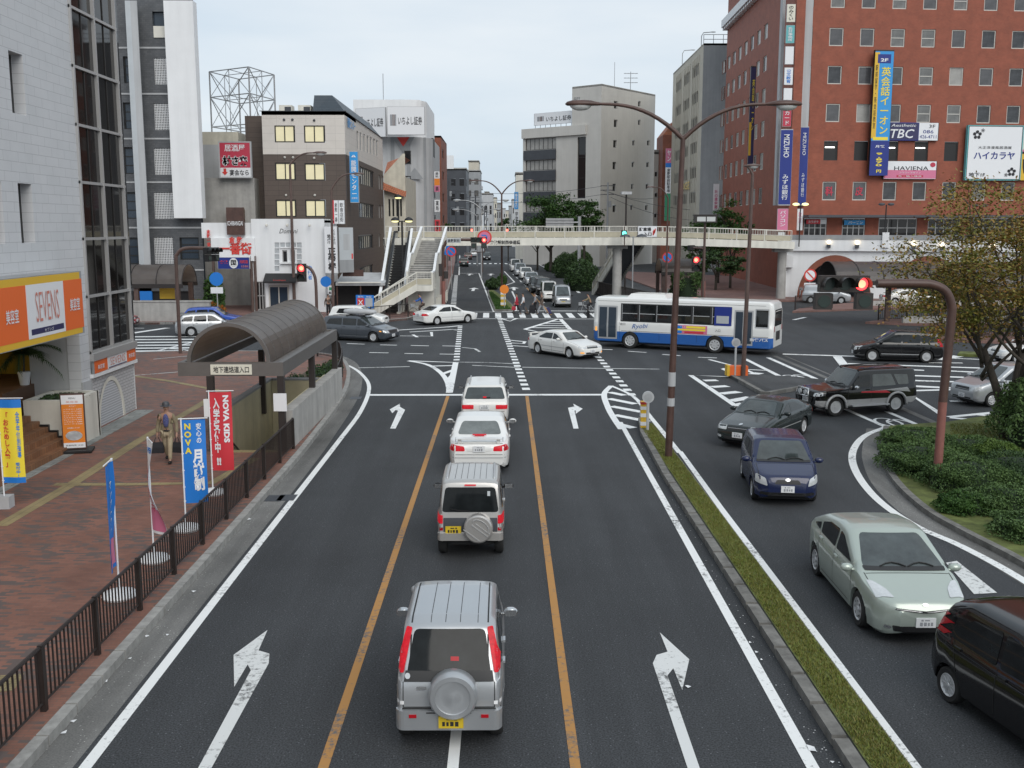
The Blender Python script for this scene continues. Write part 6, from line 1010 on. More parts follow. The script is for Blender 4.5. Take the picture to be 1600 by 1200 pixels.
# road signs
def rsign(label, u, v, Y, r, mat, ring=None, zb_=0., plate=None, pole=True):
    a = at(u, v, Y); t = thing('road_sign', label, 'road sign', (a.x, Y, zb_)); h = a.z-zb_
    if pole: MB().cyl((0, .05, 0), (0, .05, h+r), .04).build('pole', M['galv'], t)
    MB().cyl((0, -.0, h), (0, .03, h), r, n=24).build('disc', M[mat], t)
    if ring: MB().cyl((0, -.008, h), (0, .0, h), r*.76, n=24).build('disc_face', M[ring], t); MB().add([(-r*.6, -.012, h+r*.45), (-r*.45, -.012, h+r*.6), (r*.6, -.012, h-r*.45), (r*.45, -.012, h-r*.6)], [(0, 3, 2, 1)]).build('slash', M['txtred'], t)
    if plate: MB().box(-r*.9, r*.9, 0, .03, h-r*2.1, h-r*1.2).build('plate', M['signwhite'], t)
    return t
rsign('blue round sign with white plate by arcade gate', 338, 436, 75.5, .5, 'signblue', None, .15, True); rsign('small blue round sign on the hooked signal pole', 509, 440, 80.5, .42, 'signblue', None, .15)
rsign('round red and white no-parking sign before white arch', 1266, 430, 97, .6, 'txtred', 'signwhite', .1, True); rsign('small blue and red no-parking sign right of the domed canopy', 1043, 402, 96, .5, 'txtred', 'signblue'); rsign('blue sign by the kerb of far left pavement', 698, 391, 118, .55, 'signblue', None, .15); rsign('blue and red round sign on far left pavement', 705, 393, 112, .55, 'txtred', 'signblue', .15)
t = rsign('orange disc sign on the far median nose', 788, 452, 87.0, .38, 'orange2', None, .16)
def bollard(label, x, y, z, h, w):
    t = thing('bollard', label, 'bollard', (x, y, z)); MB().box(-w/2, w/2, -w/2, w/2, 0, h).build('post', M['yellow'], t)
    for k, (z0, z1, m) in enumerate(((.1, .24, 'signwhite'), (.42, .56, 'signwhite'), (.7, .82, 'signwhite'), (.9, .985, 'txtred'))): MB().box(-w/2-.01, w/2+.01, -w/2-.01, w/2+.01, h*z0, h*z1).build('band', M[m], t)
    return t
c = gp(1006, 668, .14); bollard('yellow, white and red striped bollard at tip of near median', c.x, c.y, .14, .92, .24); c2 = gp(788, 480, .16); bollard('yellow and white striped bollard on the far median', c2.x-.1, c2.y+.8, .16, 1.5, .42)
def reflector(label, x, y, z, h): 
    t = thing('reflector_post', label, 'reflector', (x, y, z)); MB().cyl((0, 0, 0), (0, 0, h), .05).build('post', M['lgrey'], t); MB().cyl((0, -.05, h+.12), (0, .05, h+.12), .2, n=20).build('disc', M['lgrey'], t); MB().cyl((0, -.062, h+.12), (0, -.05, h+.12), .14, n=20).build('reflector_face', M['galv'], t)
c = gp(1011, 671, .14); reflector('grey disc reflector beside the striped bollard', c.x, c.y-.1, .14, 1.02); c = gp(1149, 588, .1); reflector('white disc reflector behind the orange barrier', c.x, c.y+.1, .1, 1.45)
c = gp(1147, 590, .0); t = thing('barrier', 'bright orange and yellow cushion at traffic island nose', 'barrier', (c.x, c.y, .1)); MB().box(-.25, .6, -.2, .3, 0, .46).build('block', M['orange'], t); MB().box(-.38, -.255, -.2, .3, 0, .5).build('end_panel', M['yellow'], t)
# ================================================================ BANNERS, MENU BOARD, PLANT POTS
def banner(label, px_, z0, h, w, ang, face, texts=(), bands=(), base='disc', bend=.06, seed=1, flip=0):
    c = gp(*px_, z0); t = thing('banner', label, 'banner', (c.x, c.y, z0), ang); H = h
    MB().cyl((0, 0, .1), (0, 0, H), .018, n=8).build('pole', M['signwhite'], t); MB().tube([(-.06-flip*w, 0, H-.02), (w+.06-flip*w, 0, H-.02)], .012, 6).build('cross_arm', M['signwhite'], t)
    n, m = 10, 26; zt_, zb2 = H-.05, .62; b = MB(); 
    def P(u, v): return ((u-flip)*w, bend*math.sin(v*5+seed)*u*(.35+v)+.02*math.sin(u*6+seed), zt_+(zb2-zt_)*v)
    b.add([P(i/n, j/m) for j in range(m+1) for i in range(n+1)], [(j*(n+1)+i, (j+1)*(n+1)+i, (j+1)*(n+1)+i+1, j*(n+1)+i+1) for j in range(m) for i in range(n)]); cl = b.build('cloth', M[face], t, smooth=True)
    for u0, v0, u1, v1, mt in bands:
        q = MB(); k = 8
        for i in range(k):
            for j in range(k):
                f = lambda a, b_: (lambda p: (p[0], p[1]-.006, p[2]))(P(u0+(u1-u0)*a/k, v0+(v1-v0)*b_/k)); q.add([f(i, j), f(i, j+1), f(i+1, j+1), f(i+1, j)], [(0, 1, 2, 3)])
        q.build('colour_band', M[mt], t)
    for st_, cx_, cv, hh, ww_, mt, ve, bo, rr in texts:
        o = text(t, st_, T3((0, 0, 0)), hh*(zt_-zb2), ww_*w, mt, bo, ve, rot=rr)
        if o:
            for v_ in o.data.vertices: u_, vv = cx_+v_.co.x/w, cv-v_.co.y/(zt_-zb2); p = P(u_, vv); v_.co = (p[0], p[1]-.012, p[2])
            o.matrix_local = Matrix.Identity(4)
    for v in (.2, .4, .6, .8, .97): MB().tube([(-.02, 0, zt_+(zb2-zt_)*v), (.03, -.0, zt_+(zb2-zt_)*v)], .014, 5).build('loop', M['signwhite'], t)
    if base == 'disc': MB().lathe([(.3, 0), (.32, .04), (.29, .1), (.16, .14), (.05, .16)], n=20).build('base', M['white'], t, smooth=True, ang=50)
    else: MB().box(-.17, .17, -.17, .17, 0, .3).build('base', M['lgrey'], t)
    return t
banner('red banner with white writing beside the stair opening', (333, 772), .15, 2.72, .56, R(8), 'signred', [('入学受付中', .31, .42, .7, .3, 'signwhite', True, .035, 0), ('!!', .34, .88, .1, .2, 'signwhite', False, .05, 0), ('NOVA KIDS', .74, .34, .6, .26, 'signwhite', False, .05, -PI/2)], [], 'disc', .03)
banner('blue banner with yellow and white writing beside the fence', (291, 828), .15, 2.6, .52, R(12), 'signblue', [('NOVA', .26, .22, .36, .3, 'txtyellow', True, .04, 0), ('安心の', .72, .16, .24, .22, 'signwhite', True, .02, 0), ('月謝制', .66, .6, .5, .46, 'signwhite', True, .045, 0)], [], 'disc', .07, 2)
banner('white narrow banner turned nearly edge-on by the fence', (241, 876), .15, 2.62, .5, R(-62), 'signwhite', [('OPEN', .5, .09, .06, .7, 'signblue', False, .03, 0), ('入学受付中', .5, .5, .5, .3, 'rouge', True, .02, 0)], [(0.05, .72, .95, .97, 'pink')], 'disc', .16, 3)
banner('blue and pink banner edge-on, nearest along the fence', (187, 933), .15, 2.66, .5, R(97), 'signblue', [('マンツーマン', .5, .42, .5, .4, 'signwhite', True, .02, 0)], [(0.05, .72, .95, .96, 'pink')], 'disc', .05, 4, flip=1)
banner('yellow banner with blue ends beside the entrance steps', (8, 793), .15, 2.75, .55, R(4), 'txtyellow', [('「おためし入塾」', .3, .48, .66, .26, 'txtred', True, .03, 0), ('受付中!', .72, .84, .18, .18, 'signblue', True, .02, 0), ('全学年個別指導', .82, .42, .55, .16, 'signblue', True, .02, 0)], [(0, 0, 1, .1, 'signblue'), (0, .93, 1, 1, 'signblue')], 'block', .02)
c = gp(118, 706, .15); t = thing('menu_board', 'upright orange price board on a black wheeled base', 'sign board', (c.x, c.y, .15), R(14)); MB().box(-.34, .34, -.05, .05, .1, 1.82).build('frame', M['brownmetal'], t); MB().box(-.31, .31, -.06, -.05, .14, 1.78).build('panel', M['orange2'], t); MB().box(-.31, .31, -.066, -.06, 1.5, 1.78).box(-.31, .31, -.066, -.06, .14, .3).build('white_panel', M['signwhite'], t)
MB().lathe([(0.001, 0), (.24, 0)], n=24).build('oval', M['signwhite'], t, M=T3((0, -.068, .52)) @ Matrix.Rotation(PI/2, 4, 'X') @ Matrix.Diagonal((1, .62, 1, 1))); MB().box(-.52, .52, -.34, .34, .03, .09).build('base', M['black'], t)
for x in (-.45, .45): MB().cyl((x-.03, -.28, .03), (x+.03, -.28, .03), .05).build('castor', M['black'], t)
text(t, 'MENU', T3((0, -.068, 1.68)), .05, .2, 'txtblack'); text(t, '美容室', T3((0, -.068, 1.57)), .06, .35, 'txtorange'); text(t, 'メニュー', T3((0, -.065, 1.44)), .05, .2, 'signwhite', .01)
for i in range(8): text(t, 'カット・パーマ 4,000' if i % 2 else 'ヘアカラー 3,800', T3((0, -.065, 1.34-.065*i)), .04, .52, 'signwhite', .01)
text(t, 'お気軽にどうぞ', T3((0, -.065, .76)), .04, .35, 'signwhite', .01); text(t, '営業時間 10:00', T3((0, -.068, .22)), .05, .5, 'txtblack')
# notice boards left of the stair
FB = ((at(557, 480, 77.5).x, 77.5), (.97, -.24)); board('map_board', 'blue notice board with red and pale panels by the stair', 'notice board', FB, (0, .9, 1.42, 1.0), .08, 0, 'signblue', 'signblue', bands=[(.08, .12, .47, .78, 'txtred'), (.53, .12, .94, .78, 'metalpanel')], texts=[('✕', .27, .45, .4, .25, 'signwhite', False, .04), ('案内', .27, .88, .14, .3, 'signwhite'), ('地図', .73, .88, .14, .3, 'signwhite')])
t = thing('a_board', 'leaning cream board beside the flower bed', 'sign board', (at(318, 475, 77).x, 77, .15), R(20)); MB().add([(-.4, 0, 0), (.4, 0, 0), (.4, .35, 1.3), (-.4, .35, 1.3), (-.4, .7, 0), (.4, .7, 0)], [(0, 1, 2, 3), (3, 2, 5, 4)]).build('panel', M['signcream'], t)
# gantry sign and utility poles beyond the bridge
a0_, a1_ = at(853, 341, 150), at(896, 356, 150); t = thing('gantry_sign', 'grey back of a road sign on a pole behind bridge', 'road sign', (at(905, 400, 150).x, 150, 0)); MB().cyl((0, 0, 0), (0, 0, at(905, 338, 150).z), .25).build('pole', M['lgrey'], t); MB().tube([(0, 0, a0_.z-.6), (a0_.x-t.location.x, 0, a0_.z-.6)], .12, 8).build('arm', M['galv'], t); MB().box(a0_.x-t.location.x, a1_.x-t.location.x, -.1, .05, at(870, 356, 150).z, a0_.z).build('panel', M['lgrey'], t); rbm = MB(); [rbm.box(a0_.x-t.location.x, a1_.x-t.location.x, -.16, -.1, a0_.z-.35-.4*i, a0_.z-.28-.4*i) for i in range(3)]; rbm.build('rib', M['grey'], t)
for k, (u, v0, Y, lb) in enumerate(((950, 285, 170, 'tall pole with cross arms before the banded office'), (692, 290, 190, 'dark utility pole before the dark grey-green office'), (701, 275, 210, 'dark utility pole at middle of the dark grey-green office'), (712, 298, 200, 'dark utility pole right of the dark grey-green office'), (734, 305, 240, 'utility pole under the beige tower'), (743, 305, 260, 'utility pole right of the beige tower'), (757, 322, 300, 'left of the pair of thin far utility poles'), (760, 325, 320, 'right of the pair of thin far utility poles'))):
    a = at(u, v0, Y); t = thing('utility_pole', lb, 'utility pole', (a.x, Y, 0), 0, 'utility poles beyond the bridge'); MB().cyl((0, 0, 0), (0, 0, a.z), .2, .14).build('pole', M['grey' if k == 0 else 'dgrey'], t); b = MB(); [b.box(-1.2 if k == 0 else -.9, 1.0, -.06, .06, a.z-q, a.z-q+.12) for q in (.6, 1.3, 2.0)]; b.build('cross_arm', M['dgrey'], t); MB().cyl((.35, 0, a.z-4), (.35, 0, a.z-3), .25).build('transformer', M['grey'], t)
wr_ = MB()
for k, (a, b_) in enumerate((((940, 291, 170), (700, 297, 180)), ((940, 297, 170), (1130, 330, 170)), ((952, 300, 170), (1040, 305, 190)), ((940, 304, 170), (700, 312, 180)), ((954, 308, 170), (1100, 345, 170)))):
    p, q = at(*a), at(*b_); wr_.tube([p.lerp(q, s)-Vector((0, 0, 4*s*(1-s)*.9)) for s in np.linspace(0, 1, 9)], .03, 4)
tag(wr_.build('overhead_wires', M['dgrey']), 'thin overhead wires crossing the far road', 'wires', kind='stuff')
# ================================================================ TREES, HEDGES, PLANTS
def leafmesh(name, C, size, mat, parent=None, nrm=None, flat=.0, M4=None):
    n = len(C); a = rng.normal(size=(n, 3)); 
    if nrm is not None: a = nrm+a*.55
    a[:, 2] += flat*np.sign(a[:, 2]+1e-6); a /= np.linalg.norm(a, axis=1)[:, None]; b = np.cross(a, rng.normal(size=(n, 3))); b /= np.linalg.norm(b, axis=1)[:, None]; c = np.cross(a, b); s = (rng.uniform(.6, 1.3, n)*size)[:, None]
    v = np.stack([C-b*s, C+c*s*.55, C+b*s, C-c*s*.55], 1).reshape(-1, 3)
    me = bpy.data.meshes.new(name); me.from_pydata(v.tolist(), [], np.arange(4*n).reshape(-1, 4).tolist()); me.materials.append(M[mat]); return link(name, me, parent, M4)
def bush(name, label, c, r, n, size, mat='leaf_box', kind='bush', box=False, group=None, lump=.12):
    t = thing(name, label, kind, (c[0], c[1], c[2]), 0, group); d = rng.normal(size=(n, 3)); d[:, 2] = np.abs(d[:, 2])*1.0-.25*rng.random(n)
    if box: d = np.sign(d)*np.abs(d)**(.33 if box == 1 else .6)
    d /= (np.max(np.abs(d), 1)[:, None] if box == 1 else np.linalg.norm(d, axis=1)[:, None]); k = 1+lump*np.sin(d[:, :1]*7+c[0])*np.cos(d[:, 1:2]*6+c[1])+lump*.6*np.sin(d[:, 2:]*9+d[:, :1]*5)+rng.normal(0, .035, (n, 1))-.18*rng.random((n, 1))**3
    C = d*k*np.array(r); C[:, 2] += r[2]*.35; C = C[C[:, 2] > .02]
    dd_ = d[:len(C)]; leafmesh('foliage', C, size, mat, t); MB().ell((0, 0, r[2]*.35), (r[0]*.82, r[1]*.82, r[2]*.82), 8).build('shade_core', M['core'], t, smooth=True); return t  # dark filler inside the leaves, inner shade put into its colour
def tree(label, base, h, crown, n, size, mat, seed=1, limbs=9, tr=.16, name='tree', group=None, spread=1., clumps=40, stems=1, low=.45, gap=.5):
    rs_ = np.random.default_rng(seed); t = thing(name, label, 'tree', base, 0, group); b = MB(); ends = []
    for s in range(stems):
        a0 = 2*PI*s/stems+seed; fx = (.28*math.cos(a0), .28*math.sin(a0)) if stems > 1 else (0, 0); fk = h*low*(.8+.3*rs_.random()); top = Vector((fx[0]*3.2, fx[1]*3.2, fk))
        b.tube(smooth_path([(fx[0]*.25, fx[1]*.25, -.05), (fx[0]*.9, fx[1]*.9, fk*.4), tuple(top)], 3), [tr*1.25*(1-.045*i) for i in range(7)], 9)
        for i in range(limbs):
            an = 2*PI*(i/limbs)+rs_.random()*.7+s; up = .3+.65*rs_.random(); L = Vector((math.cos(an)*crown[0]*(1.05-up*.55)*spread, math.sin(an)*crown[1]*(1.05-up*.55)*spread, (h-fk)*up)); st_ = top-Vector((0, 0, fk*.35*rs_.random())); mid = st_+L*.5+Vector((0, 0, .22*L.length*(rs_.random()-.15))); e = top+L
            P = smooth_path([tuple(st_), tuple(mid), tuple(e)], 4); b.tube(P, [tr*.55*(1-.1*k) for k in range(len(P))], 6); ends += [e, mid.lerp(e, .5)]
            for _ in range(3): q = mid.lerp(e, rs_.random()); e2 = q+Vector(rs_.normal(size=3)*np.array((crown[0]*.28, crown[1]*.28, h*.07))); b.tube([tuple(q), tuple((q+e2)/2+Vector((0, 0, .08))), tuple(e2)], [tr*.24, tr*.17, tr*.07], 5); ends.append(e2)
    b.build('trunk', M['bark'], t, smooth=True); E = np.array([tuple(e) for e in ends]); cz = h-crown[2]; C = []
    for k in range(clumps):
        if rs_.random() < gap: c = E[rs_.integers(len(E))]
        else: d = rs_.normal(size=3); d /= np.linalg.norm(d); c = np.array((0, 0, cz))+d*np.array(crown)*(.55+.5*rs_.random()**.5)
        if c[2] < cz-crown[2]*.95: c[2] = cz-crown[2]*.8
        m = n//clumps; rr = rs_.uniform(.5, 1.1)*np.array((crown[0]*.3, crown[1]*.3, crown[2]*.16)); C.append(c+rs_.normal(size=(m, 3))*rr*.6)
    leafmesh('crown', np.concatenate(C), size, mat, t, flat=.6); return t
at_ = gp(1572, 690); tree('autumn tree with orange and olive leaves on shrub island', (at_.x, at_.y, .1), 8.5, (3.1, 3.2, 2.7), 30000, .06, 'leaf_autumn', 5, 7, .125, clumps=210, stems=3, low=.38, gap=.8)
bush('clipped_bush', 'large clipped dark dome bush under the autumn tree', (gp(1640, 700).x, gp(1640, 700).y-.2, .1), (1.75, 1.5, 1.9), 9000, .06, 'leaf_box')
bi = 0
for u, v, rx, ry, rz, lb, m in ((1425, 735, 1.25, 1.5, .62, 'low spreading juniper at the left kerb of the island', 'leaf_box'), (1420, 700, 1.3, 1.3, .5, 'flat juniper at the back of the shrub island', 'leaf_box'), (1500, 715, 1.5, 1.2, .5, 'juniper behind the red-brown signal post', 'leaf_box'), (1505, 765, 1.4, 1.2, .7, 'dense juniper just right of the signal post', 'leaf_box'), (1575, 760, 1.5, 1.3, .75, 'dark shrub before the clipped dome bush', 'leaf_dark'), (1560, 800, 1.2, .8, .55, 'leafy shrub bordering the island kerb', 'leaf_box'), (1505, 800, .9, .7, .42, 'small light green shrub near the signal post foot', 'leaf_green'), (1615, 840, 1.2, .9, .5, 'low shrub where island kerb leaves the picture', 'leaf_box'), (1460, 742, 1.0, .9, .6, 'shrub left of the signal post foot', 'leaf_box'), (1545, 725, .8, .7, .55, 'feathery bright green fern shrub amid junipers', 'leaf_lime')):
    c = gp(u+10, v-3, .12); bush('shrub', lb, (c.x, c.y, .1), (rx*.9, ry*.9, rz*.85), 13000 if v > 690 else 8000, .031, m, box=2, lump=.13)
tag(blades('grass', lambda: (lambda p: (p.x, p.y, .12))(gp(1485+115*rng.random(), 662+40*rng.random(), .12)), 5000, .06, M['leaf_grass']), 'mown grass on the shrub island beneath the tree', 'grass')
# far right roadside hedges and trees
for k, (u, v, rx, rz, lb) in enumerate(((862, 397, 1.6, 2.0, 'farthest rounded hedge bush along the queue'), (874, 400, 1.5, 1.5, 'second far rounded hedge bush'), (858, 410, .9, 1.0, 'small low rounded bush nearest the road'), (882, 420, 1.9, 2.4, 'big rounded bush in the middle of the hedge row'), (896, 424, .9, 1.2, 'small rounded bush before the tallest one'), (908, 440, 1.9, 2.4, 'nearest big rounded bush left of the bridge stair'), (905, 405, 2., 2.2, 'rounded bush behind the nearest big one'), (915, 398, 1.8, 2.6, 'rounded bush beside the bridge stair'))):
    c = gp(u+2, v+14); bush('hedge_bush', lb, (c.x, c.y, .1), (rx, rx, rz), 3500, .12, 'leaf_dark' if k % 2 else 'leaf_box', group='rounded bushes along the far road', lump=.05)
c = gp(1072, 470); bush('clipped_bush', 'square clipped tall bush beside the distant red light', (c.x, c.y, 0), (1.25, 1.0, 1.9), 3500, .1, 'leaf_box', box=True, lump=.04)
c = gp(770, 452); bush('shrub', 'loose shrub on the far median behind the lamp', (c.x, c.y, .15), (.8, 1.6, .8), 2500, .09, 'leaf_dark'); bush('shrub', 'small flowering shrub on the far median', (c.x+1.0, c.y+6, .15), (.6, 1.3, .9), 1500, .09, 'leaf_green')
bush('shrub', 'planting in the far domed entrance', (17, 98.6, .3), (1.2, .7, 1.), 1500, .11, 'leaf_dark'); bush('flower_bed', 'orange flower bed beside the low wall at left', (-22.6, 76.4, .3), (1.7, 1.1, .9), 2600, .08, 'leaf_flower', 'flower bed'); bush('shrub', 'green potted shrub behind the flower bed', (-22.4, 79, .3), (.8, .8, 2.2), 1800, .1, 'leaf_green')
a = at(872, 350, 158); tree('broad green tree before the banded office', (a.x-1, 160, .1), at(880, 305, 160).z, (4.6, 4, 3.4), 9000, .2, 'leaf_green', 3, 8, .22, clumps=70, gap=.3); a = at(915, 340, 150); tree('smaller green tree right of the broad one', (a.x, 152, .1), at(915, 312, 152).z, (2.4, 2.4, 2.9), 4500, .2, 'leaf_green', 4, 7, .18, clumps=40, gap=.3); tree('lime green low tree left of the broad one', (at(840, 350, 165).x, 165, .1), at(842, 340, 165).z, (2.0, 2, 1.8), 2600, .2, 'leaf_lime', 6, 6, .14, clumps=26, gap=.3)
for k, (u, v0, Y, lb) in enumerate(((1090, 345, 122, 'street tree left of the dark lantern, by brick wall'), (1145, 318, 116, 'tallest street tree in front of the brick wall'), (1125, 340, 126, 'street tree between the lantern and tallest tree'), (1120, 395, 112, 'dark tree below the right bridge span'))): a = at(u, v0, Y); tree(lb, (a.x, Y, .1), a.z, (2.3, 2.3, a.z*.3), 3600, .17, 'leaf_dark' if k == 3 else 'leaf_green', 11+k, 7, .13, group='street trees by the brick building', clumps=34, gap=.3)
tree('small green tree on far left pavement', (at(686, 350, 175).x, 175, .1), at(686, 346, 175).z, (2, 2, 2.2), 2000, .2, 'leaf_green', 21, 6, .12, clumps=24); tree('tiny green tree at the far end of street', (at(794, 350, 210).x, 210, .1), at(794, 347, 210).z+.6, (2, 2, 2.2), 1500, .25, 'leaf_green', 22, 6, .12, clumps=20)
# flower shrubs behind the shelter, and palms in the salon entrance
for k, (x, y) in enumerate(((-7.75, 42.6), (-8.1, 44.6), (-8.6, 46.6), (-8.2, 48.2), (-9, 43.5))): bush('shrub', ['sparse reddish shrub nearest the shelter', 'low green shrub behind the shelter', 'dark low shrub in the planting bed', 'shrub at the far end of planting bed', 'low shrub at the left of planting bed'][k], (x, y, .2), (.5, .7, .38), 500, .055, 'leaf_autumn' if k == 0 else 'leaf_dark')
def palm(label, c, h, n, L):
    t = thing('potted_palm', label, 'potted plant', c); MB().lathe([(.14, 0), (.2, .42), (.17, .44)], n=14).build('pot', M['white'], t); b = MB(); MBt = MB().tube([(0, 0, .4), (.03, 0, h)], .035, 6); MBt.build('stem', M['bark'], t)
    for i in range(n):
        a = 2*PI*i/n*2.4; el = .2+1.0*((i*7) % n)/n; P = [Vector((math.cos(a)*L*q*math.cos(el*(1-q)), math.sin(a)*L*q*math.cos(el*(1-q)), h+L*(q*math.sin(el)-q*q*.75))) for q in np.linspace(0, 1, 9)]
        sd = Vector((-math.sin(a), math.cos(a), 0))
        for k in range(1, 9):
            for s in (-1, 1):
                for f in (0, .5): p = P[k-1].lerp(P[k], f); tip = p+sd*s*.3*(1-.08*k)*L+(P[k]-P[k-1])*1.2-Vector((0, 0, .07)); b.add([p, p+(P[k]-P[k-1])*.35, tip], [(0, 1, 2)])
        b.tube([tuple(p) for p in P], .008, 4)
    b.build('frond', M['leaf_dark'], t); return t
palm('bushy dark potted palm in the salon entrance recess', (-15.75, 33.3, 1.87), 1.0, 24, 1.25); palm('second potted palm deeper in the entrance recess', (-16.6, 30.6, 1.9), 1.1, 14, 1.0)
bush('shrub', 'trimmed greenery filling the stepped planter', (-14.2, 32.5, 1.5), (.7, .85, .12), 1200, .04, 'leaf_dark')
# ================================================================ VEHICLES
def paint(name, col, metal=.0, rough=.28): return PM('paint_'+name, col, rough, metal, coat=.35 if sum(col) < .12 else .7, var=.03, scale=.6)
M['p_silver'] = paint('silver', (.44, .455, .47), .55, .34); M['p_champ'] = paint('champagne', (.47, .455, .435), .5, .34); M['p_white'] = paint('white', (.78, .78, .76)); M['p_pearl'] = paint('pearl', (.74, .73, .70)); M['p_sage'] = paint('sage', (.42, .475, .425), .35, .32); M['p_navy'] = paint('navy', (.011, .018, .062), .0, .22); M['p_green'] = paint('dark_green', (.014, .021, .021), .0, .2); M['p_black'] = paint('black', (.008, .008, .009), 0, .1); M['p_grey'] = paint('charcoal', (.075, .085, .10), .4, .28); M['p_blue'] = paint('blue', (.03, .09, .42)); M['p_red'] = paint('red', (.32, .02, .03)); M['p_clad'] = paint('grey_cladding', (.42, .42, .42), .25, .4); M['p_busblue'] = paint('bus_blue', (.025, .12, .40)); M['p_brown'] = paint('brown', (.06, .035, .03), .2)
M['cabin_glass'] = PM('cabin_glass', (.014, .016, .017), .03, var=.5, scale=1.6); M['screen_glass'] = PM('windscreen_glass', (.045, .055, .055), .04, var=.6, scale=1.6, spec=.9); M['rear_glass'] = PM('rear_glass', (.012, .014, .015), .05, var=.5, scale=2., spec=.22); M['pale_glass'] = PM('pale_rear_glass', (.16, .175, .17), .08, var=.3, scale=2.5)
M['tail_red'] = PM('tail_lamp', (.40, .010, .018), .2, spec=.25); M['tail_on'] = PM('brake_lamp_on', (.34, .008, .015), .25, emit=.24, ecol=(1, .03, .05), var=.5, scale=16, spec=.2); M['head'] = PM('headlamp', (.60, .62, .63), .12, .2, var=.1, scale=14); M['chrome'] = PM('chrome', (.62, .63, .64), .18, .9); M['rim'] = PM('alloy_rim', (.52, .53, .54), .35, .2); M['seam'] = PM('panel_gap', (.02, .02, .02), .7); M['plate'] = PM('white_plate', (.74, .75, .76), .5); M['yplate'] = PM('yellow_plate', (.62, .44, .02), .5); M['platemark'] = PM('plate_mark', (.30, .31, .33), .6); M['amber'] = PM('amber_lamp', (.75, .30, .04), .3, emit=.6, ecol=(1, .45, .08)); M['trim'] = PM('black_trim', (.025, .025, .026), .55); M['silvertrim'] = PM('silver_trim', (.5, .51, .52), .4, .4)
def interp(P, x): xs = [p[0] for p in P]; return np.interp(x, xs[::-1] if xs[0] > xs[-1] else xs, [p[1] for p in (P[::-1] if xs[0] > xs[-1] else P)])
def car_body(S):
    """lofted shell; S: L, W, top [(x,z)], belt [(x,z)], plan [(x,halfwidth)], bot, axles, r (tyre), split (two-tone height)"""
    L, Wd = S['L'], S['W']; e = L/2; xs = np.concatenate([[e, e-.012, e-.03], np.arange(e-.055, -e+.055, -.035), [-e+.03, -e+.012, -e]]); fine = np.arange(e+.2, -e-.2, -.01)
    def sm(P, win):
        k = max(1, int(win/.01)); v = interp(P, fine); kr = np.hanning(k+2)[1:-1]; kr /= kr.sum(); pad = np.pad(v, k, 'edge'); v2 = np.convolve(pad, kr, 'same')[k:-k]; return np.interp(-xs, -fine, v2)
    top = sm(S['top'], S.get('sm', .1)); belt = sm(S['belt'], .2); hw = sm(S['plan'], .25); bot = np.array([S.get('bot', .2)+(.10*max(0, (abs(x)-e+.25)/.25)**2) for x in xs]); tum = S.get('tum', .26); r = S['r']+.055; V = []
    spl = S.get('split', .48); n = 0
    for i, x in enumerate(xs):
        zt = top[i]; zs = min(belt[i], zt-.03); zb = min(bot[i], zs-.12); w = hw[i]; q = min(1, (e-abs(x))/.1)
        arch = 0
        for ax in S['axles']:
            d = abs(x-ax)
            if d < r: arch = max(arch, S['r']*.98+math.sqrt(r*r-d*d))
        side = [(w-.075, zb), (w-.02, zb+.05), (w-.008, zb+(spl-zb)*.5), (w, spl-.006), (w, spl+.006), (w+.004, spl+(zs-spl)*.4), (w-.004, spl+(zs-spl)*.75), (w-.022, zs)]
        if zs < spl+.04: side = [(w-.06+.06*k/7, zb+(zs-zb)*k/7) for k in range(8)]
        side = [(a, max(b, arch+.002*k) if arch else b) for k, (a, b) in enumerate(side)]; zs_ = side[-1][1]; g = zt-zs_; g = max(g, .012); cr = min(S.get('crown', .1), .55*g); wt = w-.022-tum*(g-cr)-(.03 if g < .2 else 0)
        wt = max(wt, .3); up = [(w-.03, zs_+.012), (w-.03-(w-.03-wt)*.33, zs_+.012+(g-cr-.012)*.36), (w-.03-(w-.03-wt)*.70, zs_+.012+(g-cr-.012)*.72), (wt, zt-cr), (wt-.025, zt-cr*.62), (wt-.075, zt-cr*.34), (wt-.17, zt-cr*.18), (wt*.5, zt-cr*.06), (0, zt)]
        half = [(0, max(zb-.0, arch)), *side, *up]; n = len(half)
        V.append([(x, y, z) for y, z in half]+[(x, -y, z) for y, z in half[-2:0:-1]])
    m = len(V[0]); b = MB(); vs = [p for ring in V for p in ring]; F_ = []; mi = []
    for i in range(len(xs)-1):
        for j in range(m):
            k = (j+1) % m; F_.append((i*m+j, i*m+k, (i+1)*m+k, (i+1)*m+j)); jj = min(j, m-1-j) if j < m/2 else m-1-j; mi.append(2 if jj == 0 else (1 if jj <= 3 and S.get('split') else 0))
    F_ += [tuple(range(m))[::-1], tuple((len(xs)-1)*m+j for j in range(m))]; mi += [0, 0]
    b.v = vs; b.f = F_; b.m = mi; return b
AX = {'front': ((-1, 0, 0), lambda a, b: (8, a, b)), 'rear': ((1, 0, 0), lambda a, b: (-8, a, b)), 'left': ((0, -1, 0), lambda a, b: (a, 8, b)), 'right': ((0, 1, 0), lambda a, b: (a, -8, b)), 'top': ((0, 0, -1), lambda a, b: (a, b, 8))}
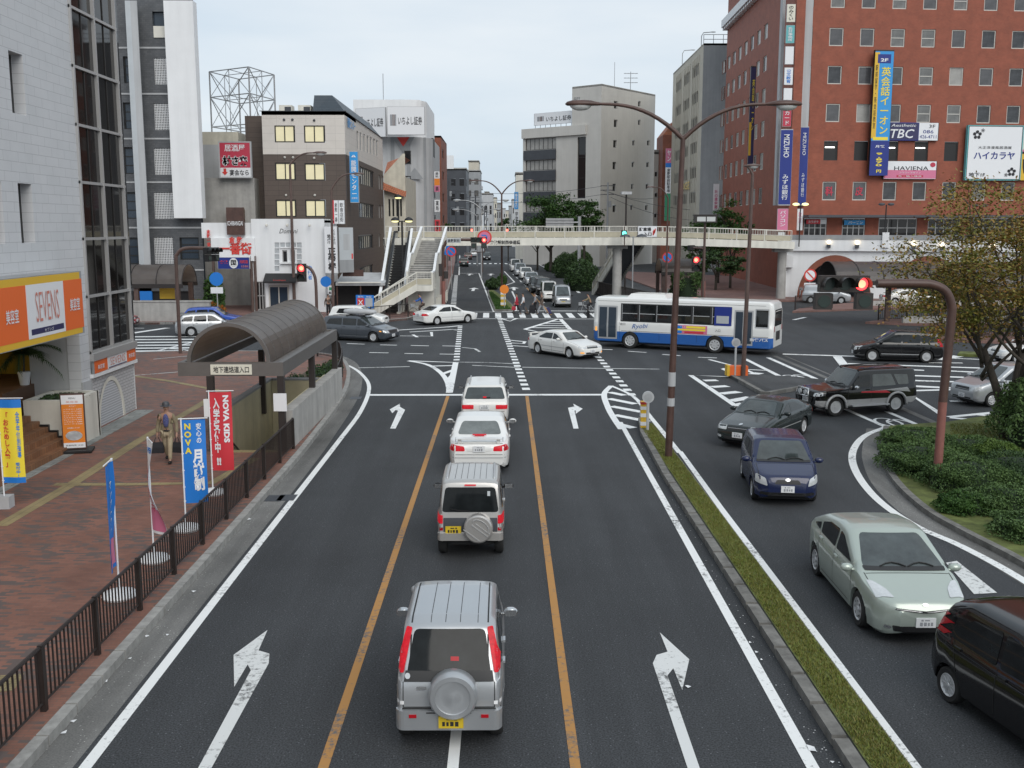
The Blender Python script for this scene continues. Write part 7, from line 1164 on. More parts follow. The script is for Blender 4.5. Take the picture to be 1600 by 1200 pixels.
def decal(bvh, poly, ax, off=.004, step=.07):
    """lay an outline onto the shell: cut it into small cells and drop every corner onto the surface"""
    bm = bmesh.new(); f = bm.faces.new([bm.verts.new((p[0], p[1], 0)) for p in poly])
    for d in (0, 1):
        lo, hi = min(p[d] for p in poly), max(p[d] for p in poly); k = int((hi-lo)/step)
        for i in range(1, k+1): co_ = [0, 0, 0]; co_[d] = lo+(hi-lo)*i/(k+1); no = [0, 0, 0]; no[d] = 1; bmesh.ops.bisect_plane(bm, geom=bm.verts[:]+bm.edges[:]+bm.faces[:], plane_co=co_, plane_no=no)
    dr_, og = AX[ax]; dr_ = Vector(dr_); ok = {}
    bm.verts.index_update(); pos = []
    for v in bm.verts:
        h = bvh.ray_cast(Vector(og(v.co.x, v.co.y)), dr_)
        if h[0] is None: ok[v.index] = False; pos.append((0, 0, 0)); continue
        nn = h[1] if h[1].dot(dr_) < 0 else -h[1]; pos.append(h[0]+nn*off-dr_*off*.5); ok[v.index] = True
    fs = []
    for f in bm.faces:
        ids = [v.index for v in f.verts]
        if all(ok[i] for i in ids):
            a, b, c = (Vector(pos[i]) for i in ids[:3])
            if max((Vector(pos[i])-Vector(pos[ids[0]])).length for i in ids) > .9: continue
            fs.append(tuple(ids) if (b-a).cross(c-a).dot(dr_) < 0 else tuple(ids)[::-1])
    bm.free(); return pos, fs
def rounded(poly, r=.05, k=3):
    out = []; n = len(poly)
    for i in range(n):
        p, a, b = Vector(poly[i]), Vector(poly[i-1]), Vector(poly[(i+1) % n]); ra = min(r, (a-p).length*.45); rb = min(r, (b-p).length*.45); s, e = p+(a-p).normalized()*ra, p+(b-p).normalized()*rb
        for j in range(k+1): t = j/k; out.append(tuple(s*(1-t)**2+p*2*t*(1-t)+e*t*t))
    return out
_wh = {}
def wheel_meshes(r, w, style='alloy'):
    k = (r, w, style)
    if k not in _wh:
        b = MB(); n = 28; pr = [(r*.62, -w/2+.01), (r*.9, -w/2), (r*.985, -w/2+.03), (r, -w/4), (r, w/4), (r*.985, w/2-.03), (r*.9, w/2), (r*.62, w/2-.01)]
        b.M = Matrix.Rotation(-PI/2, 4, 'X'); b.lathe(pr, n=n, caps=0); t = b.mesh('wheel', M['rubber'], True, 40)
        c = MB(); c.M = Matrix.Rotation(-PI/2, 4, 'X'); R_ = r*.64; c.lathe([(.001, w/2-.05), (R_, w/2-.05)], n=n, mi=1); c.lathe([(R_*.86, w/2-.03), (R_*.97, w/2-.005), (R_*1.02, w/2-.012), (R_*1.02, w/2-.06)], n=n); c.lathe([(.001, w/2-.0), (R_*.2, w/2-.004), (R_*.26, w/2-.03)], n=14)
        ns = {'alloy': 5, 'ten': 10, 'bus': 8, 'cap': 8}[style]
        if style in ('cap', 'bus'): c.lathe([(R_*.25, w/2-.02), (R_*.6, w/2-.008), (R_*.86, w/2-.03)], n=n)
        for i in range(ns):
            a = 2*PI*i/ns; c_, s_ = math.cos(a), math.sin(a); hw_ = R_*(.15 if ns == 5 else .055)
            P = lambda rr, q, z: (rr*c_-q*s_, rr*s_+q*c_, z); 
            if style in ('cap', 'bus'): c.add([P(R_*.66+.12*R_*math.cos(g), .12*R_*math.sin(g), w/2-.009) for g in np.linspace(0, 2*PI, 9)[:-1]], [tuple(range(8))], 1)
            else: c.add([P(R_*.15, -hw_, w/2-.012), P(R_*.9, -hw_*.8, w/2-.02), P(R_*.9, hw_*.8, w/2-.02), P(R_*.15, hw_, w/2-.012), P(R_*.15, -hw_, w/2-.045), P(R_*.9, -hw_*.8, w/2-.045), P(R_*.9, hw_*.8, w/2-.045), P(R_*.15, hw_, w/2-.045)], [(0, 1, 2, 3), (0, 4, 5, 1), (2, 6, 7, 3)])
        _wh[k] = (t, c.mesh('rim', [M['rim'], M['black']]))
    return _wh[k]
class Car:
    def __init__(s, name, label, S, col, pos, yaw, cat='car', group=None):
        s.S = S; s.t = thing(name, label, cat, (pos[0], pos[1], 0), yaw, group); b = car_body(S); me = b.mesh('body', [M[col], M[S.get('split_mat', 'trim')], M['black']], True, 32); s.bvh = BVHTree.FromPolygons([Vector(v) for v in b.v], [f for f in b.f if len(f) == 4]+[f for f in b.f if len(f) > 4])
        s.body = link('body', me, s.t); wt, wr_m = wheel_meshes(S['r'], S.get('tw', .19), S.get('rim', 'alloy')); e = S['W']/2
        for ax in S['axles']:
            for sd in (-1, 1): w = link('wheel', wt, s.t, T3((ax, sd*(e-.115), S['r'])) @ Matrix.Rotation(0 if sd > 0 else PI, 4, 'Z')); link('rim', wr_m, w)
        u = MB(); [u.box(ax-S['r']-.05, ax+S['r']+.05, -e+.3, e-.3, max(.17, S.get('bot', .2)-.05), S['r']*1.9) for ax in S['axles']]; u.box(-S['L']/2+.3, S['L']/2-.35, -e+.17, e-.17, max(.13, S.get('bot', .2)-.08), S.get('bot', .2)+.1); u.build('underbody', M['black'], s.t)
    def d(s, name, ax, polys, mat, off=.004, step=.07, rad=.0, sub=None, smooth=True):
        b = MB()
        for p in polys:
            v, f = decal(s.bvh, rounded(p, rad) if rad else p, ax, off, step); b.add(v, f)
        if not b.f: return None
        return b.build(name, M[mat], sub or s.t, smooth)
    def both(s, name, polys, mat, **k):
        for ax in ('left', 'right'): s.d(name, ax, polys, mat, **k)
    def line(s, ax, pts, w=.012, off=.005): return [[(p[0]-w/2*(abs(q[1]-p[1]) > abs(q[0]-p[0])), p[1]-w/2*(abs(q[1]-p[1]) <= abs(q[0]-p[0]))), (q[0]-w/2*(abs(q[1]-p[1]) > abs(q[0]-p[0])), q[1]-w/2*(abs(q[1]-p[1]) <= abs(q[0]-p[0]))), (q[0]+w/2*(abs(q[1]-p[1]) > abs(q[0]-p[0])), q[1]+w/2*(abs(q[1]-p[1]) <= abs(q[0]-p[0]))), (p[0]+w/2*(abs(q[1]-p[1]) > abs(q[0]-p[0])), p[1]+w/2*(abs(q[1]-p[1]) <= abs(q[0]-p[0])))] for p, q in zip(pts[:-1], pts[1:])]
    def seams(s, ax, pts, w=.011): s.d('panel_gap', ax, s.line(ax, pts, w), 'seam', off=.003, step=.1)
    def plate(s, x, z, front, y=0., yel=False, w=.33, h=.165):
        sg = 1 if front else -1; b = MB(); xx = x+sg*.03; b.box(min(x, xx), max(x, xx), y-w/2, y+w/2, z-h/2, z+h/2); p = b.build('number_plate', M['yplate' if yel else 'plate'], s.t); m = MB(); X = xx+sg*.004
        for y0, y1, z0, z1 in ((-.08, -.045, .03, .06), (-.02, .06, .035, .055), (-.10, -.055, -.055, .01), (-.035, .01, -.05, .01), (.03, .06, -.05, .005), (.08, .115, -.05, .01)): m.box(xx, X, y+y0, y+y1, z+z0, z+z1)
        m.build('plate_marks', M['seam' if yel else 'platemark'], p)
    def mirror(s, x, z, col, y=None, sc=1.):
        y = y or s.S['W']/2
        for sd in (-1, 1): b = MB(); b.ell((x, sd*(y+.10), z), (.075*sc, .115*sc, .075*sc), 7); b.tube([(x+.02, sd*(y-.05), z-.04), (x+.01, sd*(y+.06), z-.03)], .025, 6); m = b.build('side_mirror', M[col], s.t, True); MB().box(x-.078*sc, x-.07*sc, sd*(y+.10)-.085*sc, sd*(y+.10)+.085*sc, z-.05*sc, z+.05*sc).build('mirror_glass', M['chrome'], m)
    def handles(s, pts, col):
        for x, z in pts:
            for sd, ax in ((1, 'left'), (-1, 'right')):
                h = s.bvh.ray_cast(Vector((x, sd*8, z)), Vector((0, -sd, 0)))
                if h[0] is not None: y = h[0].y; MB().box(x-.08, x+.08, y-.01, y+.028, z-.017, z+.017).build('door_handle', M[col], s.t) if sd > 0 else MB().box(x-.08, x+.08, y-.028, y+.01, z-.017, z+.017).build('door_handle', M[col], s.t)
    def rails(s, x0, x1, y, z, mat='silvertrim'):
        for sd in (-1, 1): MB().tube(smooth_path([(x0, sd*y, z-.02), (x0-.12, sd*y, z+.05), (x1+.12, sd*y, z+.05), (x1, sd*y, z-.02)], 4), .022, 7).build('roof_rail', M[mat], s.t, True)
    def wiper(s, P, name='wiper'):
        b = MB(); pts = []
        for y, z in P:
            h = s.bvh.ray_cast(Vector((8 if s._wf else -8, y, z)), Vector((-1 if s._wf else 1, 0, 0)))
            if h[0] is not None: pts.append(h[0]+Vector((.02 if s._wf else -.02, 0, .012)))
        if len(pts) > 1: b.tube(pts, .012, 5).build(name, M['black'], s.t)
    def wipers(s, z0, w):
        s._wf = True
        for y0, y1 in ((w*.75, w*.1), (w*.05, -w*.6)): s.wiper([(y0+(y1-y0)*q, z0+.07*math.sin(q*PI)*.6+.02) for q in np.linspace(0, 1, 5)])
def axle_place(px_r, px_f, wb, side, W):
    """rear and front wheel contact points seen on one side (side=+1 the car's left) -> centre between axles and yaw"""
    a, b = Vector(gp(*px_r)[:2]), Vector(gp(*px_f)[:2]); d = (b-a).normalized(); n = Vector((-d.y, d.x)); c = (a+b)/2-n*side*(W/2-.1); return (c.x, c.y), math.atan2(d.y, d.x)
# ---- shapes (x forward; z up)
def sedan(L=4.75, W=1.74, H=1.42, wb=2.75, r=.315, hood=.88, deck=.98):
    e = L/2; return dict(L=L, W=W, r=r, axles=(wb/2+.05, -wb/2+.05), tum=.36, belt=[(e, .60), (e-.4, .74), (e-1.1, .86), (0, .90), (-e+.6, .93), (-e, .80)],
        top=[(e, .52), (e-.03, .66), (e-.10, .74), (e-.55, hood-.05), (e-1.25, hood+.06), (e-2.0, H-.04), (e-2.35, H), (-e+1.75, H-.01), (-e+1.35, H-.09), (-e+.62, deck+.01), (-e+.12, deck-.03), (-e+.03, deck-.12), (-e, .72)], plan=[(e, W/2-.26), (e-.10, W/2-.11), (e-.35, W/2-.035), (e-.9, W/2), (-e+.9, W/2), (-e+.35, W/2-.035), (-e+.1, W/2-.1), (-e, W/2-.2)], hood=hood, deck=deck, H=H)
def dress_sedan(C, col, deckw=True, brake=False, spoiler=False, clear=False):
    S = C.S; e = S['L']/2; w = S['W']/2; H = S['H']; hd = S['hood']; dk = S['deck']
    C.d('windscreen', 'front', [[(-w+.20, hd+.085), (w-.20, hd+.085), (w-.36, H-.085), (-w+.36, H-.085)]], 'screen_glass', rad=.06)
    C.d('rear_window', 'rear', [[(-w+.24, dk+.06), (w-.24, dk+.06), (w-.37, H-.10), (-w+.37, H-.10)]], 'pale_glass' if clear else 'rear_glass', rad=.08)
    xa, xb = e-1.52, -e+.98; zl = .955
    C.both('side_window', [[(xa-.05, zl), (xa-.66, H-.17), (.0, H-.13), (.0, zl)], [(-.07, zl), (-.07, H-.13), (-e+1.72, H-.16), (-e+1.22, zl+.06), (-e+1.25, zl)]], 'cabin_glass', rad=.04)
    C.both('panel_gap', C.line('', [(e-1.42, .35), (e-1.40, .92)])+C.line('', [(-.035, .3), (-.035, .93)])+C.line('', [(-e+1.25, .62), (-e+1.15, .94)])+C.line('', [(e-1.42, .34), (-e+1.3, .34)]), 'seam', off=.003, step=.12)
    C.both('side_moulding', [[(e-.85, .53), (-e+.85, .53), (-e+.85, .56), (e-.85, .56)]], 'p_clad' if col != 'p_white' else 'lgrey', off=.008, step=.12)
    C.d('panel_gap', 'top', C.line('', [(e-.35, -w+.14), (e-1.30, -w+.16)])+C.line('', [(e-.35, w-.14), (e-1.30, w-.16)])+C.line('', [(e-1.3, -w+.16), (e-1.3, w-.16)])+C.line('', [(-e+.60, -w+.2), (-e+.2, -w+.2)])+C.line('', [(-e+.60, w-.2), (-e+.2, w-.2)]), 'seam', off=.003, step=.12)
    C.d('headlight', 'front', [[(w-.47, .60), (w-.07, .62), (w-.09, .73), (w-.45, .74)]], 'head', rad=.03); C.d('headlight', 'front', [[(-w+.47, .60), (-w+.07, .62), (-w+.09, .73), (-w+.45, .74)]], 'head', rad=.03)
    C.d('grille', 'front', [[(-w+.50, .60), (w-.50, .60), (w-.53, .735), (-w+.53, .735)]], 'trim', rad=.03); C.d('grille_bar', 'front', [[(-w+.50, .66), (w-.50, .66), (w-.50, .675), (-w+.50, .675)]], 'chrome', off=.009); C.d('lower_intake', 'front', [[(-w+.42, .31), (w-.42, .31), (w-.40, .40), (-w+.40, .40)]], 'trim', rad=.02)
    for sg in (1, -1): C.d('fog_lamp', 'front', [[(sg*(w-.12), .36), (sg*(w-.30), .35), (sg*(w-.30), .42), (sg*(w-.12), .43)]], 'amber' if spoiler else 'head', rad=.02)
    for sg in (1, -1): C.d('tail_lamp', 'rear', [[(sg*(w-.03), .70), (sg*(w-.48), .70), (sg*(w-.46), .83), (sg*(w-.10), .88)]], 'tail_on' if brake else 'tail_red', rad=.04); C.both('tail_lamp', [[(-e+.02, .70), (-e+.20, .74), (-e+.16, .86), (-e+.02, .86)]], 'tail_red', rad=.03) if sg > 0 else None
    C.d('tail_panel', 'rear', [[(-w+.54, .69), (w-.54, .69), (w-.54, .84), (-w+.54, .84)]], 'p_clad' if col not in ('p_white', 'p_pearl') else col, off=.003, rad=.03); C.d('panel_gap', 'rear', C.line('', [(-w+.15, .60), (w-.15, .60)])+C.line('', [(-w+.2, .90), (w-.2, .90)], .008), 'seam', off=.003); C.d('bumper_strip', 'rear', [[(-w+.06, .50), (w-.06, .50), (w-.06, .525), (-w+.06, .525)]], 'lgrey', off=.006)
    C.plate(e, .46, True); C.plate(-e, .765, False); C.mirror(e-1.72, 1.0, col); C.handles([(.16, .84), (-.95, .86)], col)
    if spoiler: MB().box(-e+.06, -e+.22, -w+.16, w-.16, dk+.09, dk+.13).box(-e+.1, -e+.2, -w+.2, -w+.3, dk-.04, dk+.09).box(-e+.1, -e+.2, w-.3, w-.2, dk-.04, dk+.09).build('spoiler', M[col], C.t)
    if brake: C.d('brake_lamp', 'rear', [[(-.14, dk+.015), (.14, dk+.015), (.14, dk+.04), (-.14, dk+.04)]], 'tail_on', off=.02)
    C.wipers(hd+.09, w-.2)
def tall(L, W, H, wb, r, nose, cowl, roof0, belt, tail=.28, tum=.16, hoodz=(.72, .95), bot=.2, crown=.09, split=None, split_mat='trim', rear=None, rim='alloy', front_x=None):
    """two-box and one-box cars: nose -> hood -> windscreen -> long roof -> upright tail; distances measured back from the nose"""
    e = L/2; f = e-(front_x if front_x else (L-wb)/2*.95); tp = [(e, hoodz[0]-.20), (e-.03, hoodz[0]-.06), (e-.09, hoodz[0]), (e-nose, hoodz[0]+(hoodz[1]-hoodz[0])*.45), (e-cowl, hoodz[1]), (e-roof0, H-.035), (e-roof0-.3, H)]
    tp += rear or [(-e+.55, H-.03), (-e+tail, H-.07), (-e+.10, belt+.05), (-e+.02, belt-.08), (-e, belt-.28)]
    S = dict(L=L, W=W, r=r, axles=(f, f-wb), tum=tum, belt=[(e, hoodz[0]-.12), (e-.4, hoodz[0]+.0), (e-cowl, hoodz[1]-.05), (0, belt), (-e, belt+.02)], top=tp, plan=[(e, W/2-.22), (e-.08, W/2-.10), (e-.3, W/2-.03), (e-.8, W/2), (-e+.5, W/2), (-e+.12, W/2-.035), (-e, W/2-.09)], bot=bot, crown=crown, H=H, cowl=cowl, roof0=roof0, hoodz=hoodz, beltz=belt, rim=rim, tail=tail)
    if split: S['split'] = split; S['split_mat'] = split_mat
    return S
def dress_tall(C, col, sides, glass='cabin_glass', screen='screen_glass', rearw=None, tails=None, brake=False, grille=True, hl=(.44, .10, .13), yel=False, plate_r=None, seams=(), handles=(), mirror=None, rear_glass='rear_glass', front_plate=.42, hi_brake=False, mcol=None):
    S = C.S; e = S['L']/2; w = S['W']/2; H = S['H']; z0, z1 = S['hoodz']; t = S['tum']; b = S['beltz']
    C.d('windscreen', 'front', [[(-w+.14, z1+.03), (w-.14, z1+.03), (w-.15-t*(H-b)-.02, H-.085), (-w+.17+t*(H-b), H-.085)]], screen, rad=.07)
    C.both('side_window', sides, glass, rad=.05)
    rw = rearw or (b+.07, H-.12, .16); C.d('rear_window', 'rear', [[(-w+rw[2], rw[0]), (w-rw[2], rw[0]), (w-rw[2]-t*(rw[1]-rw[0])*1.1, rw[1]), (-w+rw[2]+t*(rw[1]-rw[0])*1.1, rw[1])]], rear_glass, rad=.07)
    a, h0, hh = hl
    for sg in (1, -1): C.d('headlight', 'front', [[(sg*(w-a), z0-h0-hh*.8), (sg*(w-.05), z0-h0-hh*.5), (sg*(w-.07), z0-h0+hh*.5), (sg*(w-a+.05), z0-h0+hh*.15)]], 'head', rad=.04)
    if grille: C.d('grille', 'front', [[(-w+a+.03, z0-h0-hh*.7), (w-a-.03, z0-h0-hh*.7), (w-a-.06, z0-h0+.02), (-w+a+.06, z0-h0+.02)]], 'trim', rad=.02)
    C.d('lower_intake', 'front', [[(-w+.35, .27), (w-.35, .27), (w-.33, .37), (-w+.33, .37)]], 'trim', rad=.02)
    if tails:
        for sg in (1, -1): C.d('tail_lamp', 'rear', [[(sg*(w-p), q) for p, q in tails]], 'tail_on' if brake else 'tail_red', rad=.025, off=.012, step=.03)
    C.both('panel_gap', [q for l in seams for q in C.line('', l)], 'seam', off=.003, step=.12)
    C.d('panel_gap', 'top', C.line('', [(e-.22, -w+.14), (e-S['cowl']+.02, -w+.12)])+C.line('', [(e-.22, w-.14), (e-S['cowl']+.02, w-.12)])+C.line('', [(e-S['cowl']+.05, -w+.14), (e-S['cowl']+.05, w-.14)], .012), 'seam', off=.003, step=.12); C.d('cowl', 'front', [[(-w+.15, z1+.005), (w-.15, z1+.005), (w-.14, z1+.05), (-w+.14, z1+.05)]], 'trim', off=.007, rad=.02)
    if front_plate: C.plate(e-.01, front_plate, True, 0, yel)
    if plate_r: C.plate(-e+.0, plate_r[0], False, plate_r[1], yel)
    m = mirror or (e-S['cowl']-.25, b+.06); C.mirror(m[0], m[1], mcol or col); C.handles(handles, col); C.wipers(z1+.03, w-.16)
    if hi_brake: C.d('brake_lamp', 'rear', [[(-.15, H-.085), (.15, H-.085), (.15, H-.055), (-.15, H-.055)]], 'tail_on', off=.02, step=.02)
# ---- the queue in our own centre lane
def spare(C, y, z, R_, mat, pattern):
    e = C.S['L']/2; b = MB(); b.M = T3((-e-.0, y, z)) @ Matrix.Rotation(-PI/2, 4, 'Y'); b.lathe([(R_*.98, -.02), (R_, .06), (R_*.97, .15), (R_*.88, .19), (R_*.70, .195), (R_*.69, .185), (R_*.66, .18), (R_*.2, .20), (.001, .205)] if pattern == 0 else [(R_*.98, -.02), (R_, .08), (R_*.96, .16), (R_*.86, .19), (.001, .20)], n=36); sw = b.build('spare_wheel_cover', M[mat], C.t, True, ang=35)
    if pattern: 
        q = MB(); q.M = T3((-e-.195, y, z)) @ Matrix.Rotation(.65, 4, 'X'); q.box(-.012, 0, -R_*.8, R_*.55, -.012, .012).box(-.012, 0, -R_*.8, R_*.4, .06, .08).box(-.012, 0, -R_*.55, R_*.8, -.19, -.17); q.tube([(-.006, R_*.62*math.cos(a), .09+R_*.34*math.sin(a)) for a in np.linspace(-.2, 3.1, 12)], .012, 5); q.build('cover_moulding', M['p_clad'], sw)
    MB().box(-e-.05, -e+.1, y-.15, y+.15, z-.15, z+.15).build('spare_mount', M['black'], C.t)
s1 = gp(708, 1143); S = tall(3.55, 1.48, 1.72, 2.42, .335, .35, .85, 1.45, .98, tail=.16, tum=.15, hoodz=(.92, 1.02), bot=.30, crown=.07, rear=[(-1.12, 1.71), (-1.36, 1.65), (-1.70, 1.10), (-1.76, 1.0), (-1.775, .62)])
C = Car('compact_suv', 'silver compact off-roader with round spare wheel cover, last in centre lane', S, 'p_silver', (s1.x-.02, s1.y-S['axles'][1]+.0), PI/2); w = .74; e = 1.775
dress_tall(C, 'p_silver', [[(.55, 1.04), (.25, 1.5), (-.25, 1.53), (-.25, 1.02)], [(-.32, 1.02), (-.32, 1.53), (-.95, 1.53), (-1.0, 1.04)], [(-1.08, 1.06), (-1.05, 1.46), (-1.2, 1.44), (-1.38, 1.1)]], rearw=(1.02, 1.60, .165), tails=[(.03, 1.10), (.135, 1.10), (.235, 1.62), (.155, 1.62)], brake=True, yel=True, seams=[[(-.28, .4), (-.28, 1.0)], [(.62, .45), (.62, 1.0)], [(-1.05, .62), (-1.05, 1.03)]], handles=[(-.15, .93), (-.92, .95)], mcol='chrome')
for sg in (1, -1): C.d('reverse_lamp', 'rear', [[(sg*(w-.012), 1.0), (sg*(w-.11), 1.0), (sg*(w-.11), 1.085), (sg*(w-.012), 1.085)]], 'head', off=.006, rad=.02); C.d('bumper_top', 'rear', [[(sg*(w-.0), .70), (sg*(w-.14), .70), (sg*(w-.14), .75), (sg*(w-.0), .75)]], 'white_gloss', off=.006); C.d('reflector', 'rear', [[(sg*(w-.13), .55), (sg*(w-.21), .55), (sg*(w-.21), .59), (sg*(w-.13), .59)]], 'tail_red', off=.006)
C.d('panel_gap', 'rear', C.line('', [(-w+.13, .66), (-w+.13, 1.0)])+C.line('', [(w-.13, .66), (w-.13, 1.0)])+C.line('', [(-w+.13, .66), (w-.13, .66)])+C.line('', [(-w+.05, .64), (w-.05, .64)], .02), 'seam', off=.004); C.d('tailgate_handle', 'rear', [[(.43, .90), (.30, .90), (.30, .94), (.43, .94)]], 'chrome', off=.015, rad=.01)
C.d('panel_gap', 'top', [q for y in (-.52, .52) for q in C.line('', [(.35, y), (-1.58, y)], .02)]+[q for y in (-.38, -.14, .06, .26) for q in C.line('', [(.15, y), (-1.45, y)], .008)], 'seam', off=.003, step=.15); spare(C, -.06, .87, .335, 'p_silver', 0); C.plate(-1.85, .49, False, -.03, True); MB().prism(rounded([(-1.7, -.73), (-1.84, -.66), (-1.84, .66), (-1.7, .73)], .06), .36, .63).build('bumper', M['p_silver'], C.t); [MB().box(-1.852, -1.84, s_*.48-.05, s_*.48+.05, .54, .585).build('reflector', M['tail_red'], C.t) for s_ in (-1, 1)]; MB().box(-1.848, -1.84, -.3, .3, .60, .615).build('bumper_groove', M['seam'], C.t); C.d('window_lower_band', 'rear', [[(-w+.14, 1.0), (w-.14, 1.0), (w-.16, 1.13), (-w+.16, 1.13)]], 'black', off=.007)
C.d('sticker', 'rear', [[(.55+.035*math.cos(a), 1.07+.035*math.sin(a)) for a in np.linspace(0, 6.28, 12)[:-1]]], 'metalpanel', off=.012)
C.d('brake_lamp', 'top', [[(-1.62, -.13), (-1.62, -.02), (-1.59, -.02), (-1.59, -.13)]], 'tail_red', off=.006); MB().tube([(1.2, .64, .98), (1.22, .7, 1.14)], .02, 6).ell((1.22, .71, 1.2), (.05, .06, .07), 6).build('parking_mirror', M['p_silver'], C.t, True)
s2 = gp(738, 862); S = tall(3.35, 1.44, 1.70, 2.28, .35, .35, .80, 1.35, .98, tail=.12, tum=.13, hoodz=(.90, 1.0), bot=.34, crown=.06, rear=[(-1.42, 1.695), (-1.56, 1.64), (-1.625, 1.08), (-1.655, 1.0), (-1.675, .66)])
C = Car('compact_suv', 'champagne compact off-roader with roof rails and off-centre spare wheel', S, 'p_champ', (s2.x-.02, s2.y-S['axles'][1]), PI/2); w = .72; e = 1.675
dress_tall(C, 'p_champ', [[(.55, 1.04), (.25, 1.47), (-.3, 1.5), (-.3, 1.02)], [(-.4, 1.03), (-.4, 1.5), (-1.3, 1.46), (-1.4, 1.06)]], rearw=(1.04, 1.56, .12), tails=[(.02, .80), (.14, .80), (.14, .98), (.02, .98)], brake=True, yel=True, plate_r=(.66, .36), seams=[[(-.35, .4), (-.35, 1.0)], [(.62, .45), (.62, 1.0)]], handles=[(-.22, .93)], mcol='black')
spare(C, -.17, .72, .315, 'p_champ', 1); C.rails(.1, -1.25, .50, 1.66)
for sg in (1, -1): C.d('turn_lamp', 'rear', [[(sg*(w-.02), .72), (sg*(w-.14), .72), (sg*(w-.14), .795), (sg*(w-.02), .795)]], 'head', off=.005); C.d('lower_tail_lamp', 'rear', [[(sg*(w-.02), .65), (sg*(w-.14), .65), (sg*(w-.14), .715), (sg*(w-.02), .715)]], 'tail_red', off=.005)
C.d('tail_panel', 'rear', [[(-w+.15, .62), (w-.15, .62), (w-.15, .92), (-w+.15, .92)]], 'dgrey', off=.003, rad=.02); MB().prism(rounded([(-1.6, -.71), (-1.73, -.66), (-1.73, .66), (-1.6, .71)], .05), .44, .6).build('bumper', M['p_champ'], C.t); C.d('sticker', 'rear', [[(-.42, 1.38), (-.36, 1.38), (-.36, 1.48), (-.42, 1.48)]], 'metalpanel', off=.012); C.d('brake_lamp', 'rear', [[(-.12, 1.585), (.12, 1.585), (.12, 1.615), (-.12, 1.615)]], 'tail_on', off=.03, step=.02)
C.d('panel_gap', 'top', [q for y in (-.33, -.2, -.07, .07, .2, .33) for q in C.line('', [(.1, y), (-1.35, y)], .008)], 'seam', off=.003, step=.15); C._wf = False; C.wiper([(.0, 1.05), (.25, 1.07), (.42, 1.1)])
s3 = gp(750, 729); S = sedan(4.75, 1.76, 1.42); S['axles'] = (1.40, -1.30); C = Car('sedan', 'white sedan with lit tail lamps, second from stop line', S, 'p_white', (s3.x, s3.y+1.30), PI/2); dress_sedan(C, 'p_white', brake=True, spoiler=False, clear=True); MB().box(-2.36, -2.2, -.66, .66, 1.03, 1.06).box(-2.3, -2.22, -.6, -.5, .9, 1.03).box(-2.3, -2.22, .5, .6, .9, 1.03).build('spoiler', M['p_white'], C.t); C.d('brake_lamp', 'rear', [[(-.2, 1.0), (.2, 1.0), (.2, 1.025), (-.2, 1.025)]], 'tail_on', off=.05, step=.03)
def wagon(L=4.55, W=1.70, H=1.48): return tall(L, W, H, 2.6, .31, .6, 1.25, 1.95, .90, tail=.45, tum=.28, hoodz=(.74, .94), rear=[(-L/2+.95, H-.01), (-L/2+.5, H-.06), (-L/2+.12, .96), (-L/2+.02, .86), (-L/2, .62)])
wag_sides = [[(.62, .97), (.08, 1.32), (-.2, 1.34), (-.2, .96)], [(-.28, .96), (-.28, 1.34), (-1.0, 1.32), (-1.08, .97)], [(-1.16, .98), (-1.1, 1.31), (-1.62, 1.25), (-1.85, 1.0)]]
wag_seams = [[(.72, .35), (.70, .92)], [(-.24, .32), (-.24, .94)], [(-1.1, .6), (-1.12, .95)]]
C = Car('station_wagon', 'white estate car with brake lamps lit at the stop line', wagon(), 'p_pearl', (-.72, 37.75), PI/2); dress_tall(C, 'p_pearl', wag_sides, rearw=(.99, 1.36, .13), tails=[(.06, .66), (.46, .66), (.46, .80), (.06, .80)], brake=True, plate_r=(.72, 0), seams=wag_seams, handles=[(-.05, .86), (-.9, .87)], rear_glass='screen_glass', mcol='black'); C.rails(.2, -1.5, .55, 1.44, 'lgrey'); C.d('brake_lamp', 'rear', [[(-.06, 1.01), (.06, 1.01), (.06, 1.06), (-.06, 1.06)]], 'tail_on', off=.03, step=.02); C._wf = False; C.wiper([(0, 1.02), (-.2, 1.04), (-.1, 1.0)])
for sg in (1, -1): C.d('tail_lamp_gap', 'rear', [[(sg*.58, .66), (sg*.60, .66), (sg*.60, .8), (sg*.58, .8)]], 'p_pearl', off=.008); C.d('panel_gap', 'rear', C.line('', [(-.7, .57), (.7, .57)]), 'seam')
# ---- right-hand carriageway, coming towards us
S = tall(4.445, 1.725, 1.49, 2.70, .32, .55, 1.0, 2.05, .92, tail=.9, tum=.27, hoodz=(.78, .99), bot=.17, crown=.11, rear=[(-.4, 1.485), (-1.2, 1.38), (-1.75, 1.17), (-2.1, 1.05), (-2.19, .93), (-2.2225, .6)], rim='cap', front_x=.95); S['sm'] = .2; S['plan'] = [(2.2225, .36), (2.19, .50), (2.1, .65), (1.9, .775), (1.45, .85), (.9, .8625), (-1.5, .8625), (-2.0, .80), (-2.2225, .66)]; p_, yw = axle_place((1278, 898), (1344, 977), 2.7, -1, 1.725); f = S['axles'][0]-1.35
C = Car('liftback', 'pale sage green liftback approaching in the right lane', S, 'p_sage', (p_[0]-math.cos(yw)*f, p_[1]-math.sin(yw)*f), yw); w = .8625; e = 2.2225
dress_tall(C, 'p_sage', [[(.78, 1.0), (.1, 1.30), (-.12, 1.33), (-.12, .985)], [(-.2, .985), (-.2, 1.335), (-.75, 1.31), (-1.15, 1.2), (-1.1, 1.0)], [(-1.2, 1.02), (-1.24, 1.17), (-1.62, 1.06)]], seams=[[(.95, .32), (.9, .95)], [(-.16, .3), (-.16, .97)], [(-1.12, .6), (-1.14, .99)], [(.9, .31), (-.9, .31)]], handles=[(-.02, .87), (-1.0, .92)], grille=False, hl=(.40, .0, .0001), front_plate=.44, rearw=(1.12, 1.3, .3))
